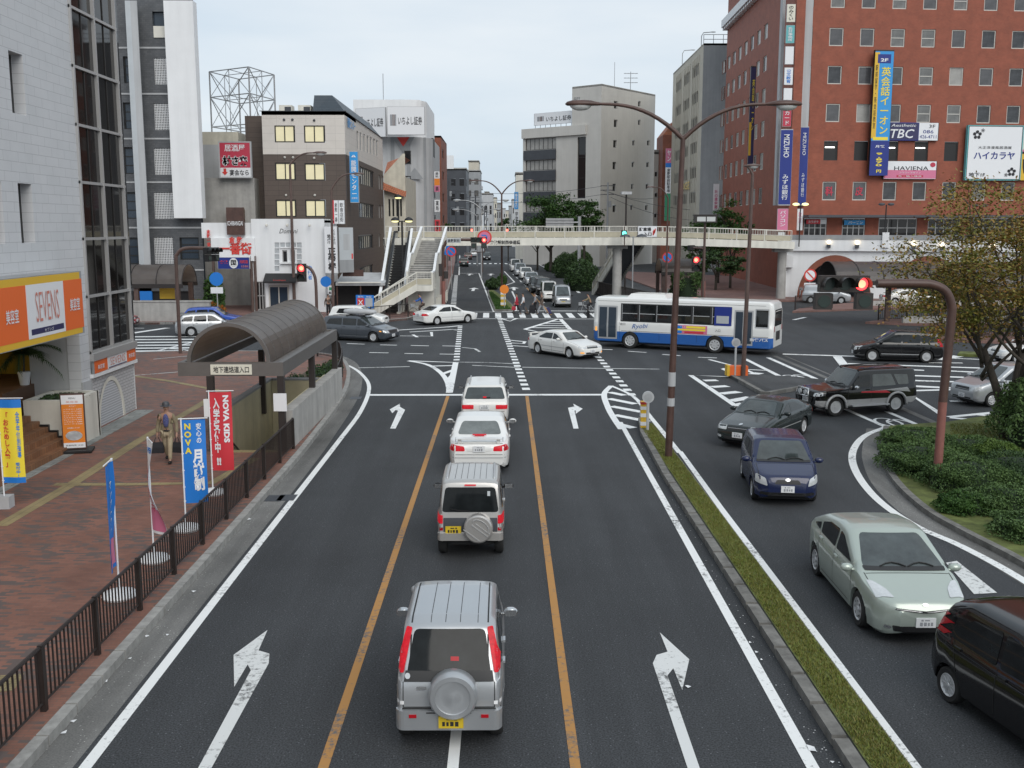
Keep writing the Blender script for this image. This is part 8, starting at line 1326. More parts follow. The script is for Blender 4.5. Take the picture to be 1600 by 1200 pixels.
for sg in (1, -1): C.d('headlight', 'top', [[(e-.20, sg*(w-.40)), (e-.30, sg*(w-.12)), (e-.78, sg*(w-.09)), (e-.72, sg*(w-.19)), (e-.5, sg*(w-.33))]], 'head', off=.006, rad=.05); C.d('fog_lamp', 'front', [[(sg*(w-.22), .31), (sg*(w-.32), .31), (sg*(w-.32), .36), (sg*(w-.22), .36)]], 'chrome', off=.012, rad=.02)
C.d('grille', 'front', [[(-w+.36, .645), (0, .60), (w-.36, .645), (w-.38, .675), (0, .635), (-w+.38, .675)]], 'trim', off=.006); C.d('chrome_strip', 'front', [[(-w+.38, .655), (0, .612), (w-.38, .655), (w-.38, .664), (0, .622), (-w+.38, .664)]], 'p_clad', off=.011); C.d('emblem', 'front', [[(.05*math.cos(a), .725+.022*math.sin(a)) for a in np.linspace(0, 6.28, 14)[:-1]]], 'chrome', off=.01, step=.03); C.d('lower_intake', 'front', [[(-w+.36, .275), (w-.36, .275), (w-.38, .37), (-w+.38, .37)]], 'black', off=.008, rad=.03)
S = tall(3.62, 1.66, 1.50, 2.37, .29, .4, .80, 1.55, .94, tail=.35, tum=.24, hoodz=(.80, .98), crown=.10, rear=[(-1.0, 1.49), (-1.35, 1.42), (-1.62, 1.0), (-1.78, .9), (-1.81, .6)], rim='cap', front_x=.75); S['plan'] = [(1.81, .42), (1.77, .56), (1.66, .70), (1.4, .80), (1.0, .83), (-1.3, .83), (-1.7, .78), (-1.81, .66)]; p_, yw = axle_place((1158, 745), (1182, 781), 2.37, -1, 1.66); f = S['axles'][0]-1.185
C = Car('hatchback', 'dark blue small hatchback approaching behind the sage liftback', S, 'p_navy', (p_[0]-math.cos(yw)*f, p_[1]-math.sin(yw)*f), yw-.05); w = .83; e = 1.81
dress_tall(C, 'p_navy', [[(.62, 1.0), (.12, 1.32), (-.15, 1.34), (-.15, .99)], [(-.23, .99), (-.23, 1.34), (-.85, 1.3), (-1.0, 1.05)]], seams=[[(.75, .35), (.72, .95)], [(-.19, .32), (-.19, .97)]], handles=[(-.05, .88)], hl=(.34, .10, .2), grille=False, front_plate=.47); C.d('grille', 'front', [[(-.33, .60), (.33, .60), (.27, .70), (-.27, .70)]], 'trim', off=.006, rad=.03); C.d('lower_intake', 'front', [[(-w+.15, .30), (w-.15, .30), (w-.18, .38), (-w+.18, .38)]], 'black', rad=.03); C.d('emblem', 'front', [[(.06*math.cos(a), .70+.035*math.sin(a)) for a in np.linspace(0, 6.28, 12)[:-1]]], 'chrome', off=.012, step=.03)
a, b_ = gp(1142, 691), gp(1251, 677); yw = math.atan2(-2.7, -2.05); S = sedan(4.6, 1.70, 1.38, 2.62, .305); S['axles'] = (1.36, -1.26); C = Car('sedan', 'dark green sedan turning into right lane behind the blue hatchback', S, 'p_green', ((a.x+b_.x)/2-.02, (a.y+b_.y)/2), yw); dress_sedan(C, 'p_green'); C.d('emblem', 'front', [[(.06*math.cos(q), .77+.02*math.sin(q)) for q in np.linspace(0, 6.28, 10)[:-1]]], 'chrome', off=.012)
S = tall(4.37, 1.70, 1.70, 2.65, .36, .8, 1.30, 1.85, 1.02, tail=.1, tum=.14, hoodz=(.97, 1.06), bot=.34, crown=.06, split=.62, split_mat='p_clad', front_x=.78, rear=[(-2.0, 1.69), (-2.1, 1.64), (-2.15, 1.1), (-2.175, 1.02), (-2.185, .7)]); p_, yw = axle_place((1390, 645), (1311, 650), 2.65, 1, 1.70); f = S['axles'][0]-1.325
C = Car('large_suv', 'black and silver off-roader with chrome bull bar turning at traffic island', S, 'p_black', (p_[0]-math.cos(yw)*f, p_[1]-math.sin(yw)*f), yw); w = .85; e = 2.185
dress_tall(C, 'p_black', [[(.82, 1.07), (.45, 1.48), (-.05, 1.52), (-.05, 1.05)]], glass='cabin_glass', seams=[[(.92, .5), (.9, 1.0)], [(-.1, .5), (-.1, 1.03)]], handles=[(.06, .96)], hl=(.36, .11, .14), mcol='chrome', front_plate=.6); C.both('side_window', [[(-.16, 1.06), (-.16, 1.52), (-.98, 1.51), (-1.2, 1.08)], [(-1.3, 1.1), (-1.1, 1.49), (-1.72, 1.46), (-1.78, 1.1)]], 'pale_glass', rad=.05)
C.both('side_stripe', [[(.35, .86), (-.95, .80), (-.75, .90), (.35, .90)]], 'signred', off=.006); C.both('side_stripe', [[(-.2, .905), (-1.7, .98), (-1.85, .80), (-.75, .905)]], 'p_clad', off=.005); C.rails(.3, -1.8, .55, 1.66, 'trim')
bb = MB(); [bb.tube(p, .032, 8) for p in ([(e+.05, -.34, .5), (e+.13, -.36, .8), (e+.09, -.32, 1.02), (e+.09, .32, 1.02), (e+.13, .36, .8), (e+.05, .34, .5)], [(e+.12, -.36, .74), (e+.12, .36, .74)])]; bb.build('bull_bar', M['chrome'], C.t, True)
for y in (-.18, .18): MB().cyl((e+.16, y, .88), (e+.10, y, .88), .09, n=16).build('spot_lamp', M['head'], C.t)
for ax in S['axles']:
    for sd in (-1, 1): MB().tube([(ax+.44*math.cos(q), sd*(w+.012), .36+.44*math.sin(q)) for q in np.linspace(-.1, PI+.1, 14)], .05, 6).build('wheel_arch', M['p_clad'], C.t, True)
MB().box(-.85, .75, w-.05, w+.12, .36, .41).box(-.85, .75, -w-.12, -w+.05, .36, .41).build('side_step', M['silvertrim'], C.t)
S = tall(4.39, 1.79, 1.62, 2.68, .33, .6, 1.05, 1.95, .98, tail=.28, tum=.2, hoodz=(.80, 1.02), front_x=.9, rim='ten'); p_, yw = axle_place((1445, 567), (1361, 565), 2.68, 1, 1.79)
C = Car('minivan', 'black compact minivan crossing at right under the red light', S, 'p_black', p_, yw); dress_tall(C, 'p_black', [[(.85, 1.05), (.2, 1.42), (-.1, 1.45), (-.1, 1.02)], [(-.18, 1.02), (-.18, 1.45), (-1.0, 1.45), (-1.05, 1.03)], [(-1.13, 1.04), (-1.1, 1.44), (-1.75, 1.38), (-1.9, 1.08)]], seams=[[(.95, .35), (.9, .98)], [(-.14, .3), (-.14, 1.0)], [(-1.1, .6), (-1.1, 1.0)]], handles=[(-.0, .93), (-.95, .94)], hl=(.4, .06, .2), tails=[(.03, .85), (.16, .85), (.2, 1.25), (.08, 1.25)]); C.both('side_moulding', [[(1.0, .42), (-1.0, .42), (-1.0, .45), (1.0, .45)]], 'silvertrim', off=.006); C.rails(.1, -1.7, .6, 1.57, 'trim')
S = tall(3.9, 1.69, 1.60, 2.5, .29, .45, .85, 1.7, .98, tail=.2, tum=.17, hoodz=(.85, 1.03), front_x=.75, rim='cap'); a = gp(1547, 636); yw = math.atan2(-.28, -1); d = Vector((math.cos(yw), math.sin(yw))); n = Vector((-d.y, d.x)); c = Vector(a[:2])-d*S['axles'][0]-n*.74
C = Car('tall_hatchback', 'silver-white tall hatchback half hidden behind the autumn tree trunk', S, 'p_silver', c, yw); dress_tall(C, 'p_silver', [[(.75, 1.05), (.2, 1.42), (-.1, 1.44), (-.1, 1.02)], [(-.18, 1.02), (-.18, 1.44), (-1.2, 1.42), (-1.4, 1.06)]], seams=[[(.85, .35), (.82, .98)], [(-.14, .3), (-.14, 1.0)]], handles=[(0, .93)], hl=(.42, .1, .17))
S = sedan(4.4, 1.70, 1.42); a = gp(1596, 568); C = Car('sedan', 'white car at the right edge beyond the tree', S, 'p_white', (a.x+.9, a.y+.7), PI+.15); dress_sedan(C, 'p_white')
S = tall(3.395, 1.475, 1.64, 2.40, .27, .3, .7, 1.35, .95, tail=.25, tum=.2, hoodz=(.88, 1.02), crown=.14, front_x=.5, rim='ten', rear=[(-1.0, 1.64), (-1.4, 1.52), (-1.6, 1.05), (-1.67, .95), (-1.6975, .6)]); S['sm'] = .25; yw = math.atan2(-2.72, .55); a = gp(1485, 1096); d = Vector((math.cos(yw), math.sin(yw))); n = Vector((-d.y, d.x)); c = Vector(a[:2])-d*S['axles'][1]+n*.64
C = Car('small_car', 'glossy black small car cut off by lower right corner', S, 'p_black', c, yw); dress_tall(C, 'p_black', [[(.72, 1.02), (.2, 1.44), (-.12, 1.48), (-.12, 1.0)], [(-.2, 1.0), (-.2, 1.48), (-.8, 1.42), (-1.22, 1.12), (-1.25, 1.03)]], seams=[[(.75, .35), (.74, .96)], [(-.16, .3), (-.16, .98)], [(-1.0, .55), (-1.12, 1.0)]], handles=[(-.02, .9), (-1.0, .93)], tails=[(.02, 1.0), (.12, 1.0), (.16, 1.32), (.07, 1.32)], rear_glass='cabin_glass'); C.both('side_moulding', [[(.9, .86), (-1.3, .90), (-1.3, .905), (.9, .866)]], 'p_grey', off=.006)
# ---- in and beyond the crossing
p_, yw = axle_place((837, 552), (893, 561), 2.75, -1, 1.75); C = Car('sedan', 'cream white sedan in the middle of crossing, turning left', sedan(4.78, 1.75, 1.40, 2.73), 'p_pearl', (p_[0], p_[1]), yw); dress_sedan(C, 'p_pearl', spoiler=True)
p_, yw = axle_place((685, 508), (726, 505), 2.75, -1, 1.75); C = Car('sedan', 'white sedan heading right before left bridge stair', sedan(4.75, 1.75, 1.40, 2.73), 'p_white', (p_[0], p_[1]), yw); dress_sedan(C, 'p_white', brake=False); [C.d('tail_lamp', 'rear', [[(s_*.75, .72), (s_*.5, .72), (s_*.5, .85), (s_*.75, .85)]], 'tail_on', off=.01) for s_ in (1, -1)]
van_s = lambda e: [[(e-1.05, 1.03), (e-1.75, 1.38), (e-2.05, 1.40), (e-2.05, 1.0)], [(e-2.13, 1.0), (e-2.13, 1.41), (e-3.1, 1.41), (e-3.1, 1.0)], [(e-3.18, 1.0), (e-3.18, 1.41), (e-4.1, 1.36), (e-4.3, 1.04)]]
S = tall(4.78, 1.80, 1.56, 2.83, .33, .6, 1.0, 2.0, .96, tail=.3, tum=.22, hoodz=(.78, 1.0), front_x=.93); a = gp(584, 535); yw = R(-24); d = Vector((math.cos(yw), math.sin(yw))); n = Vector((-d.y, d.x)); c = Vector(a[:2])-d*S['axles'][0]+n*.8
C = Car('minivan', 'charcoal minivan with pale roof box behind the shelter', S, 'p_grey', c, yw); dress_tall(C, 'p_grey', van_s(2.39), seams=[[(1.45, .35), (1.4, .95)], [(.3, .3), (.3, .98)], [(-.75, .3), (-.75, .98)]], handles=[(.45, .9), (-.6, .9)], hl=(.42, .08, .16)); C.both('side_moulding', [[(1.2, .34), (-1.2, .34), (-1.2, .37), (1.2, .37)]], 'chrome', off=.006); C.d('turn_lamp', 'right', [[(1.9, .68), (2.05, .66), (2.05, .72), (1.92, .74)]], 'amber', off=.01)
rbx = thing('roof_box', 'pale grey roof box strapped on the charcoal minivan', 'roof box', (c.x, c.y, 1.62), yw); b = MB(); n_ = 14; prof = [(1.15, .02, .10), (1.1, .2, .17), (.85, .33, .28), (.2, .38, .34), (-.7, .38, .34), (-.95, .34, .26), (-1.0, .2, .12)]; vs = []
for x, hw_, zz in prof: vs += [(x, hw_*math.copysign(abs(math.cos(2*PI*j/n_))**.6, math.cos(2*PI*j/n_)), .16+zz*.5*math.copysign(abs(math.sin(2*PI*j/n_))**.6, math.sin(2*PI*j/n_))) for j in range(n_)]
b.add(vs, [(i*n_+j, (i+1)*n_+j, (i+1)*n_+(j+1) % n_, i*n_+(j+1) % n_) for i in range(6) for j in range(n_)]+[tuple(range(n_)), tuple(6*n_+j for j in range(n_))[::-1]]); b.build('shell', M['lgrey'], rbx, True, ang=50)
MB().box(.5, .56, -.7, .7, -.06, .0).box(-.56, -.5, -.7, .7, -.06, .0).build('carrier_bar', M['black'], rbx)
S = tall(4.0, 1.69, 1.55, 2.5, .29, .45, .9, 1.75, .96, tail=.3, tum=.2, hoodz=(.80, 1.0), front_x=.8); C = Car('hatchback', 'white hatchback just beyond the charcoal minivan', S, 'p_white', (gp(560, 512).x, gp(560, 512).y+.4), R(-8)); dress_tall(C, 'p_white', [[(.75, 1.03), (.2, 1.37), (-.1, 1.39), (-.1, 1.0)], [(-.18, 1.0), (-.18, 1.39), (-1.2, 1.36), (-1.4, 1.05)]], seams=[[(.85, .35), (.82, .95)], [(-.14, .3), (-.14, .98)]], handles=[(0, .9)])
p_, yw = axle_place((299, 526), (362, 524), 2.6, -1, 1.7); C = Car('station_wagon', 'silver-white sporty estate in the left arm of crossing', wagon(4.45, 1.70, 1.48), 'p_silver', p_, yw); dress_tall(C, 'p_silver', wag_sides, seams=wag_seams, handles=[(-.05, .86), (-.9, .87)]); MB().box(-1.95, -1.6, -.6, .6, 1.42, 1.46).build('spoiler', M['p_silver'], C.t)
C = Car('station_wagon', 'bright blue estate behind the silver-white estate', wagon(4.3, 1.69, 1.48), 'p_blue', (gp(334, 513).x, gp(334, 513).y+.3), R(3)); dress_tall(C, 'p_blue', wag_sides, seams=wag_seams)
S = sedan(4.3, 1.68, 1.40); C = Car('sedan', 'dark red car peeking from behind the glass corner', S, 'p_red', (gp(206, 512).x-2.0, gp(206, 512).y+.6), R(4)); dress_sedan(C, 'p_red')
# ---- queue facing us beyond the crossing
van1 = lambda L=3.4, W=1.475, H=1.88: tall(L, W, H, 2.0, .28, .12, .34, .95, .98, tail=.1, tum=.10, hoodz=(.90, 1.02), bot=.28, crown=.07, front_x=.55, rear=[(-L/2+.3, H-.01), (-L/2+.1, H-.06), (-L/2+.04, 1.1), (-L/2+.01, 1.0), (-L/2, .6)])
mini = lambda L=4.5, W=1.70, H=1.75: tall(L, W, H, 2.7, .31, .45, .8, 1.6, 1.0, tail=.2, tum=.15, hoodz=(.88, 1.05), front_x=.85)
vs_ = lambda e, H: [[(e-.95, 1.08), (e-1.35, H-.2), (e-1.9, H-.17), (e-1.9, 1.05)], [(e-2.0, 1.05), (e-2.0, H-.17), (e-2.9, H-.17), (e-2.9, 1.05)]]
qd = math.atan2(-1, .045)
for i, (u, v, mk, col, lb) in enumerate(((885, 481, van1, 'p_silver', 'silver boxy van at the head of the oncoming queue'), (864, 472, van1, 'p_white', 'white van second in the oncoming queue'), (855, 462, mini, 'p_black', 'black car third in the oncoming queue'), (846, 459, mini, 'p_green', 'dark green car fourth in the oncoming queue'), (835, 447, lambda: mini(4.3, 1.69, 1.6), 'p_silver', 'silver car fifth in the oncoming queue'), (826, 437, lambda: mini(4.3, 1.69, 1.6), 'p_white', 'white car sixth in the oncoming queue'), (817, 432, lambda: mini(4.4, 1.69, 1.85), 'p_silver', 'silver minivan seventh in the oncoming queue'), (809, 425, lambda: mini(4.6, 1.7, 1.95), 'p_white', 'white van last in the oncoming queue'))):
    S = mk(); c = gp(u, v); C = Car('queued_van' if i in (0, 1, 7) else 'queued_car', lb, S, col, (c.x-.35, c.y+S['L']/2), qd, 'van' if i in (0, 1, 7) else 'car', 'vehicles queued toward the bridge'); dress_tall(C, col, vs_(S['L']/2, S['H']), seams=[[(S['L']/2-1.95, .4), (S['L']/2-1.95, 1.0)]], yel=i == 0, hl=(.36, .16, .14), mcol='black' if i < 2 else col, front_plate=.48)
    if i < 2: C.d('bumper', 'front', [[(-.7, .36), (.7, .36), (.7, .5), (-.7, .5)]], 'lgrey' if i == 0 else col, off=.03)
for i, (u, v, col, yw, lb) in enumerate(((724, 417, 'p_green', 1, 'dark car nearest of those driving away beyond bridge'), (731, 406, 'p_brown', 1, 'dark brown car second of those driving away'), (740, 402, 'p_silver', 1, 'silver car farthest of those driving away'), (760, 407, 'p_black', -1, 'small black car coming alone beyond the bridge'), (754, 391, 'p_grey', -1, 'tiny grey car farthest down the road'))):
    S = mini(4.3, 1.69, 1.55 if i != 3 else 1.7); c = gp(u, v); C = Car('distant_car', lb, S, col, (c.x, c.y+2), qd if yw < 0 else qd+PI, 'car', 'cars far down the road'); dress_tall(C, col, vs_(2.15, S['H']), tails=[(.05, .75), (.25, .75), (.22, 1.0), (.08, 1.0)], plate_r=(.6, 0))
a = gp(1288, 474); C = Car('parked_car', 'silver off-roader parked at white arch, left of two', mini(4.3, 1.75, 1.75), 'p_silver', (a.x+.3, a.y+.5), R(-15), 'car', 'cars by the station arches'); dress_tall(C, 'p_silver', vs_(2.15, 1.75)); a = gp(1424, 476); C = Car('parked_car', 'white sedan parked before arches, right of two', sedan(4.75, 1.74, 1.42), 'p_pearl', (a.x-.2, a.y+.4), R(-6), 'car', 'cars by the station arches'); dress_sedan(C, 'p_pearl')
# ---- the bus
e = 5.25; S = dict(L=10.5, W=2.48, r=.47, axles=(2.95, -2.05), tum=.06, belt=[(e, 1.55), (-e, 1.55)], top=[(e, 2.3), (e-.05, 2.86), (e-.2, 2.96), (-e+.3, 2.96), (-e+.06, 2.84), (-e, 2.3)], plan=[(e, 1.08), (e-.05, 1.17), (e-.25, 1.235), (-e+.2, 1.24), (-e+.05, 1.17), (-e, 1.05)], bot=.36, crown=.12, split=.98, split_mat='p_busblue', sm=.12, tw=.28, rim='bus')
fb, rb_ = Vector(gp(979, 544)[:2]), Vector(gp(1124, 552)[:2]); d = (fb-rb_).normalized(); n = Vector((-d.y, d.x)); mid = (fb+rb_)/2-n*1.1; c = mid-d*.45; yw = math.atan2(d.y, d.x)
C = Car('city_bus', 'white and blue city bus crossing before the footbridge', S, 'p_white', c, yw, 'bus'); zl, zh = 1.62, 2.55; fx = e-.25
C.both('window_band', [[(3.55, zl-.06), (3.55, zh+.06), (-2.95, zh+.06), (-2.95, zl-.06)]], 'trim', off=.006, step=.3)
xw = [3.48, 2.42, 1.38, .34, -.75, -1.85]
for i, x in enumerate(xw): C.both('window', [[(x, zl), (x, zh), (x-.98 if i else x-.94, zh), (x-.98 if i else x-.94, zl)]], 'cabin_glass', off=.010, step=.3, rad=.04); C.both('window_bar', [[(x-.02, 2.02), (x-.02, 2.06), (x-.95, 2.06), (x-.95, 2.02)], [(x-.0, zl), (x-.0, zh), (x-.03, zh), (x-.03, zl)]], 'silvertrim', off=.014, step=.4)
for x0, x1 in ((4.95, 3.75), (-3.1, -4.15)):
    C.d('door', 'left', [[(x0, .52), (x0, 2.45), (x1, 2.45), (x1, .52)]], 'silvertrim', off=.006, step=.3); C.d('door_glass', 'left', [[(x0-.08, .62), (x0-.08, 2.36), ((x0+x1)/2+.05, 2.36), ((x0+x1)/2+.05, .62)], [((x0+x1)/2-.05, .62), ((x0+x1)/2-.05, 2.36), (x1+.08, 2.36), (x1+.08, .62)]], 'glass_blue', off=.012, step=.3)
C.d('rear_side_window', 'left', [[(-4.25, 1.5), (-4.25, 2.55), (-5.0, 2.55), (-5.0, 1.5)]], 'silvertrim', off=.006, step=.3); C.d('window', 'left', [[(-4.3, 1.56), (-4.3, 2.48), (-4.95, 2.48), (-4.95, 1.56)]], 'cabin_glass', off=.012, step=.3); C.d('destination_display', 'left', [[(-1.98, 1.55), (-1.98, 2.6), (-2.95, 2.6), (-2.95, 1.55)]], 'signnavy', off=.018, step=.3); C.d('display_panel', 'left', [[(-2.1, 1.68), (-2.1, 2.1), (-2.8, 2.1), (-2.8, 1.68)]], 'metalpanel', off=.024, step=.4)
C.d('advert_panel', 'left', [[(.5, 1.02), (.5, 1.5), (-1.6, 1.5), (-1.6, 1.02)]], 'pink', off=.012, step=.4); C.d('advert_stripe', 'left', [[(.4, 1.2), (.4, 1.3), (-1.5, 1.3), (-1.5, 1.2)], [(-.4, 1.34), (-.4, 1.46), (-1.5, 1.46), (-1.5, 1.34)]], 'txtyellow', off=.017, step=.4); C.d('advert_stripe', 'left', [[(.45, 1.05), (.45, 1.47), (-.15, 1.47), (-.15, 1.05)]], 'signblue', off=.016, step=.4); C.d('advert_stripe', 'left', [[(-.3, 1.06), (-.3, 1.16), (-1.4, 1.16), (-1.4, 1.06)]], 'signred', off=.017, step=.4)
def side_text(s, x, z, h, w_, mat, bold=0., sh=0., rt=0.): h_ = C.bvh.ray_cast(Vector((x, 8, z)), Vector((0, -1, 0))); text(C.t, s, T3((x, h_[0].y+.02, z)) @ Matrix.Rotation(PI, 4, 'Z') @ Matrix.Rotation(rt, 4, 'Y'), h, w_, mat, bold, shear=sh)
side_text('Ryobi', 2.35, 1.3, .34, .98, 'p_busblue', .0, .35, -.08); side_text('両備バス', -4.5, .86, .17, 1.0, 'signwhite', .03); side_text('入口', -2.2, 1.28, .14, .3, 'txtblack'); side_text('出口', 3.4, 1.42, .14, .3, 'txtblack'); side_text('みんなのバス・乗車券', -.62, 1.4, .08, 1.2, 'signwhite', .01); side_text('のりば', -2.45, 2.3, .16, .6, 'signwhite', .01); side_text('後のり', -2.45, 1.89, .18, .5, 'signblue', .02)
MB().add([(3.3, -.85, 2.94), (3.3, .85, 2.94), (.9, .85, 2.94), (.9, -.85, 2.94), (3.1, -.7, 3.16), (3.1, .7, 3.16), (1.1, .7, 3.16), (1.1, -.7, 3.16)], [(0, 1, 5, 4), (1, 2, 6, 5), (2, 3, 7, 6), (3, 0, 4, 7), (4, 5, 6, 7)]).build('roof_unit', M['p_white'], C.t)
C.d('windscreen', 'front', [[(-1.05, 1.15), (1.05, 1.15), (1.0, 2.4), (-1.0, 2.4)]], 'screen_glass', rad=.1, step=.2); C.d('destination_sign', 'front', [[(-.8, 2.48), (.8, 2.48), (.8, 2.78), (-.8, 2.78)]], 'black', off=.008, step=.2); C.d('rear_window', 'rear', [[(-.9, 1.6), (.9, 1.6), (.85, 2.5), (-.85, 2.5)]], 'rear_glass', rad=.1, step=.2); C.d('engine_grille', 'rear', [[(-.5, .8), (.5, .8), (.5, 1.3), (-.5, 1.3)]], 'trim', step=.2)
for sg in (1, -1): C.d('tail_lamp', 'rear', [[(sg*1.0, 1.3), (sg*.88, 1.3), (sg*.88, 1.6), (sg*1.0, 1.6)]], 'tail_red', off=.006); C.d('headlight', 'front', [[(sg*.95, .7), (sg*.6, .7), (sg*.6, .88), (sg*.95, .88)]], 'head', off=.006); MB().tube([(e-.1, sg*1.1, 2.6), (e+.3, sg*1.25, 2.5), (e+.32, sg*1.3, 2.1)], .025, 6).box(e+.24, e+.34, sg*1.3-.1, sg*1.3+.1, 1.7, 2.1).build('side_mirror', M['black'], C.t)
C.d('turn_lamp', 'left', [[(5.12, .95), (5.0, .95), (5.0, 1.2), (5.12, 1.2)]], 'amber', off=.01); C.both('panel_gap', C.line('', [(3.6, .4), (3.6, 1.5)])+C.line('', [(-1.0, .4), (-1.0, .97)])+C.line('', [(1.2, .4), (1.2, .97)])+C.line('', [(3.5, 1.02), (-5.0, 1.02)], .02)+C.line('', [(5.0, 2.72), (-5.1, 2.72)], .015), 'seam', off=.004, step=.4)
st_b = MB(); [st_b.box(x-.25, x-.12, -1.0, -.15, 1.1, 2.0) for x in (3.2, 2.3, 1.4, .5, -.4, -1.3)]; st_b.build('seat', M['navy'], C.t)
# ================================================================ PEOPLE
def skin(name, V, E, Rd, mats, parent, root=0, sub=1, pick=None):
    me = bpy.data.meshes.new('s'); me.from_pydata([tuple(v) for v in V], E, []); ob = bpy.data.objects.new('s', me); COL.objects.link(ob); ob.modifiers.new('k', 'SKIN').use_smooth_shade = True; ob.modifiers.new('u', 'SUBSURF').levels = sub
    for i, r in enumerate(Rd): d = me.skin_vertices[0].data[i]; d.radius = r if isinstance(r, tuple) else (r, r); d.use_root = i == root
    bpy.context.view_layer.update(); m2 = bpy.data.meshes.new_from_object(ob.evaluated_get(bpy.context.evaluated_depsgraph_get())); bpy.data.objects.remove(ob); m2.materials.clear()
    for m in mats: m2.materials.append(M[m])
    for p in m2.polygons: p.use_smooth = True; p.material_index = pick(p.center) if pick else 0
    m2.name = name; return link(name, m2, parent)
def person(label, pos, yaw, top, legs, stride=.26, arms=((.12, .02), (-.1, .02)), hgt=1.7, coat=False, hair=True, hat=None, sit=None, lean=0., inner=None, skirt=False, reach=None):
    """walking figure, +x forward; arms = forward swing of left and right hand; sit = pedalling pose"""
    t = thing('person', label, 'person', pos, yaw); k = hgt/1.72; V = []; E = []; Rd = []
    def n(p, r, par=None):
        V.append(Vector(p)*k); Rd.append(tuple(q*k for q in r) if isinstance(r, tuple) else r*k); i = len(V)-1
        if par is not None: E.append((par, i))
        return i
    L = lambda z: lean*max(0, z-.93)
    pz = .93 if not sit else .98; pv = n((0, 0, pz), (.12, .10)); sp = n((L(1.15), 0, pz+.2), (.125, .095), pv); ch = n((L(1.36), 0, pz+.42), (.15, .105), sp); nk = n((L(1.48)+.01, 0, pz+.56), .058, ch); jw = n((L(1.56)+.03, 0, pz+.635), (.062, .068), nk); md = n((L(1.64)+.025, 0, pz+.70), (.078, .088), jw); n((L(1.7)+.01, 0, pz+.775), (.06, .068), md); n((L(1.63)+.115, 0, pz+.675), .014, md); hd = V[md].copy()
    for s in (1, -1): n((L(1.63)+.01, s*.085, pz+.69), .012, md)
    hands = []; leg = {}; arm = {}
    for s, (sw, ot) in zip((1, -1), arms):
        sh = n((L(1.4), s*.17, pz+.45), .058, ch); sx = L(1.4)
        if sit or reach: el = (sx+.2, s*.22, pz+.26); wr_ = (sx+.42, s*.2, pz+.2)
        else: el = (sx+sw*.35-.03, s*(.235+ot), pz+.19); wr_ = (sx+sw+.04, s*(.25+ot), pz-.06)
        e_ = n(el, .044, sh); w_ = n(wr_, .032, e_); d = (Vector(wr_)-Vector(el)).normalized(); pm = n(Vector(wr_)+d*.07, (.036, .022), w_); hands.append(Vector(wr_)+d*.13); arm[s] = (sh, e_, w_)
        for f in range(4): q = Vector(wr_)+d*(.10)+Vector(((f-1.5)*.018, 0, 0)); a_ = n(q+d*.02, .0095, pm); n(q+d*(.05-.008*abs(f-1.2))+Vector((.008, -s*.012, 0)), .008, a_)
        a_ = n(Vector(wr_)+d*.05+Vector((.035, -s*.008, 0)), .010, pm); n(Vector(wr_)+d*.085+Vector((.045, -s*.015, 0)), .0085, a_)
        st_ = stride*s; hp = n((0, s*.085, pz-.05), .088, pv)
        if sit: kn = (.30, s*.11, .70+.12*s); an = (.22, s*.11, .28+.16*s)
        else: kn = (st_*.55+.05, s*.09, .50); an = (st_-(.06 if st_ < 0 else 0), s*.085, .095+(.05 if st_ < 0 else 0))
        k_ = n(kn, .062, hp); a2 = n(an, .042, k_); n((an[0]+.12, an[1], an[2]-.055+(-.03 if st_ < 0 and not sit else 0)), (.04, .03), a2); leg[s] = (hp, k_, a2)
    skin('body', V, E, Rd, ['skin'], t)
    def sub(ids, ed, gr, name, m, root=0): return skin(name, [V[i] for i in ids], ed, [(Rd[i] if isinstance(Rd[i], tuple) else (Rd[i],)*2) and tuple(q+gr*k for q in (Rd[i] if isinstance(Rd[i], tuple) else (Rd[i],)*2)) for i in ids], [m], t, root)
    for s in (1, -1):
        h, k_, a2 = leg[s]
    sub([pv, *leg[1], *leg[-1]], [(0, 1), (1, 2), (2, 3), (0, 4), (4, 5), (5, 6)], .016, 'trousers', legs)
    sub([pv, sp, ch, *arm[1], *arm[-1]], [(0, 1), (1, 2), (2, 3), (3, 4), (4, 5), (2, 6), (6, 7), (7, 8)], .018, 'jacket' if coat else 'shirt', top)
    for s in (1, -1): a2 = V[leg[s][2]]; MB().ell((a2.x+.05, a2.y, a2.z-.045), (.145*k, .05*k, .05*k), 6).build('shoe', M['black'], t, True)
    if coat:
        b = MB(); nn = 12; rows = []
        for z, rx, ry in ((pz+.22, .125, .165), (pz+.0, .15, .19), (pz-.2, .17, .21)): rows.append([(rx*math.cos(a)*k-.0, ry*math.sin(a)*k, z*k) for a in np.linspace(.38, 2*PI-.38, nn)])
        b.add([p for r in rows for p in r], [(i*nn+j, i*nn+j+1, (i+1)*nn+j+1, (i+1)*nn+j) for i in range(2) for j in range(nn-1)]); b.build('coat_skirt', M[top], t, True)
    if inner: MB().ell((.135*k, 0, (pz+.32)*k), (.045*k, .085*k, .2*k), 7).build('shirt_front', M[inner], t, True); MB().ell((.02, 0, (pz+.02)*k), (.145*k, .16*k, .03*k), 8).build('belt', M['black'], t, True)
    if hat: hb = hd+Vector((0, 0, .035)); MB().lathe([(.17, 0), (.165, .012), (.105, .02), (.1, .09), (.075, .12), (.02, .115), (.001, .11)], hb, 18).build('hat', M[hat], t, True, ang=50)
    elif hair: MB().ell(hd+Vector((-.022, 0, .035)), (.095*k, .092*k, .085*k), 8).build('hair', M['hair'], t, True)
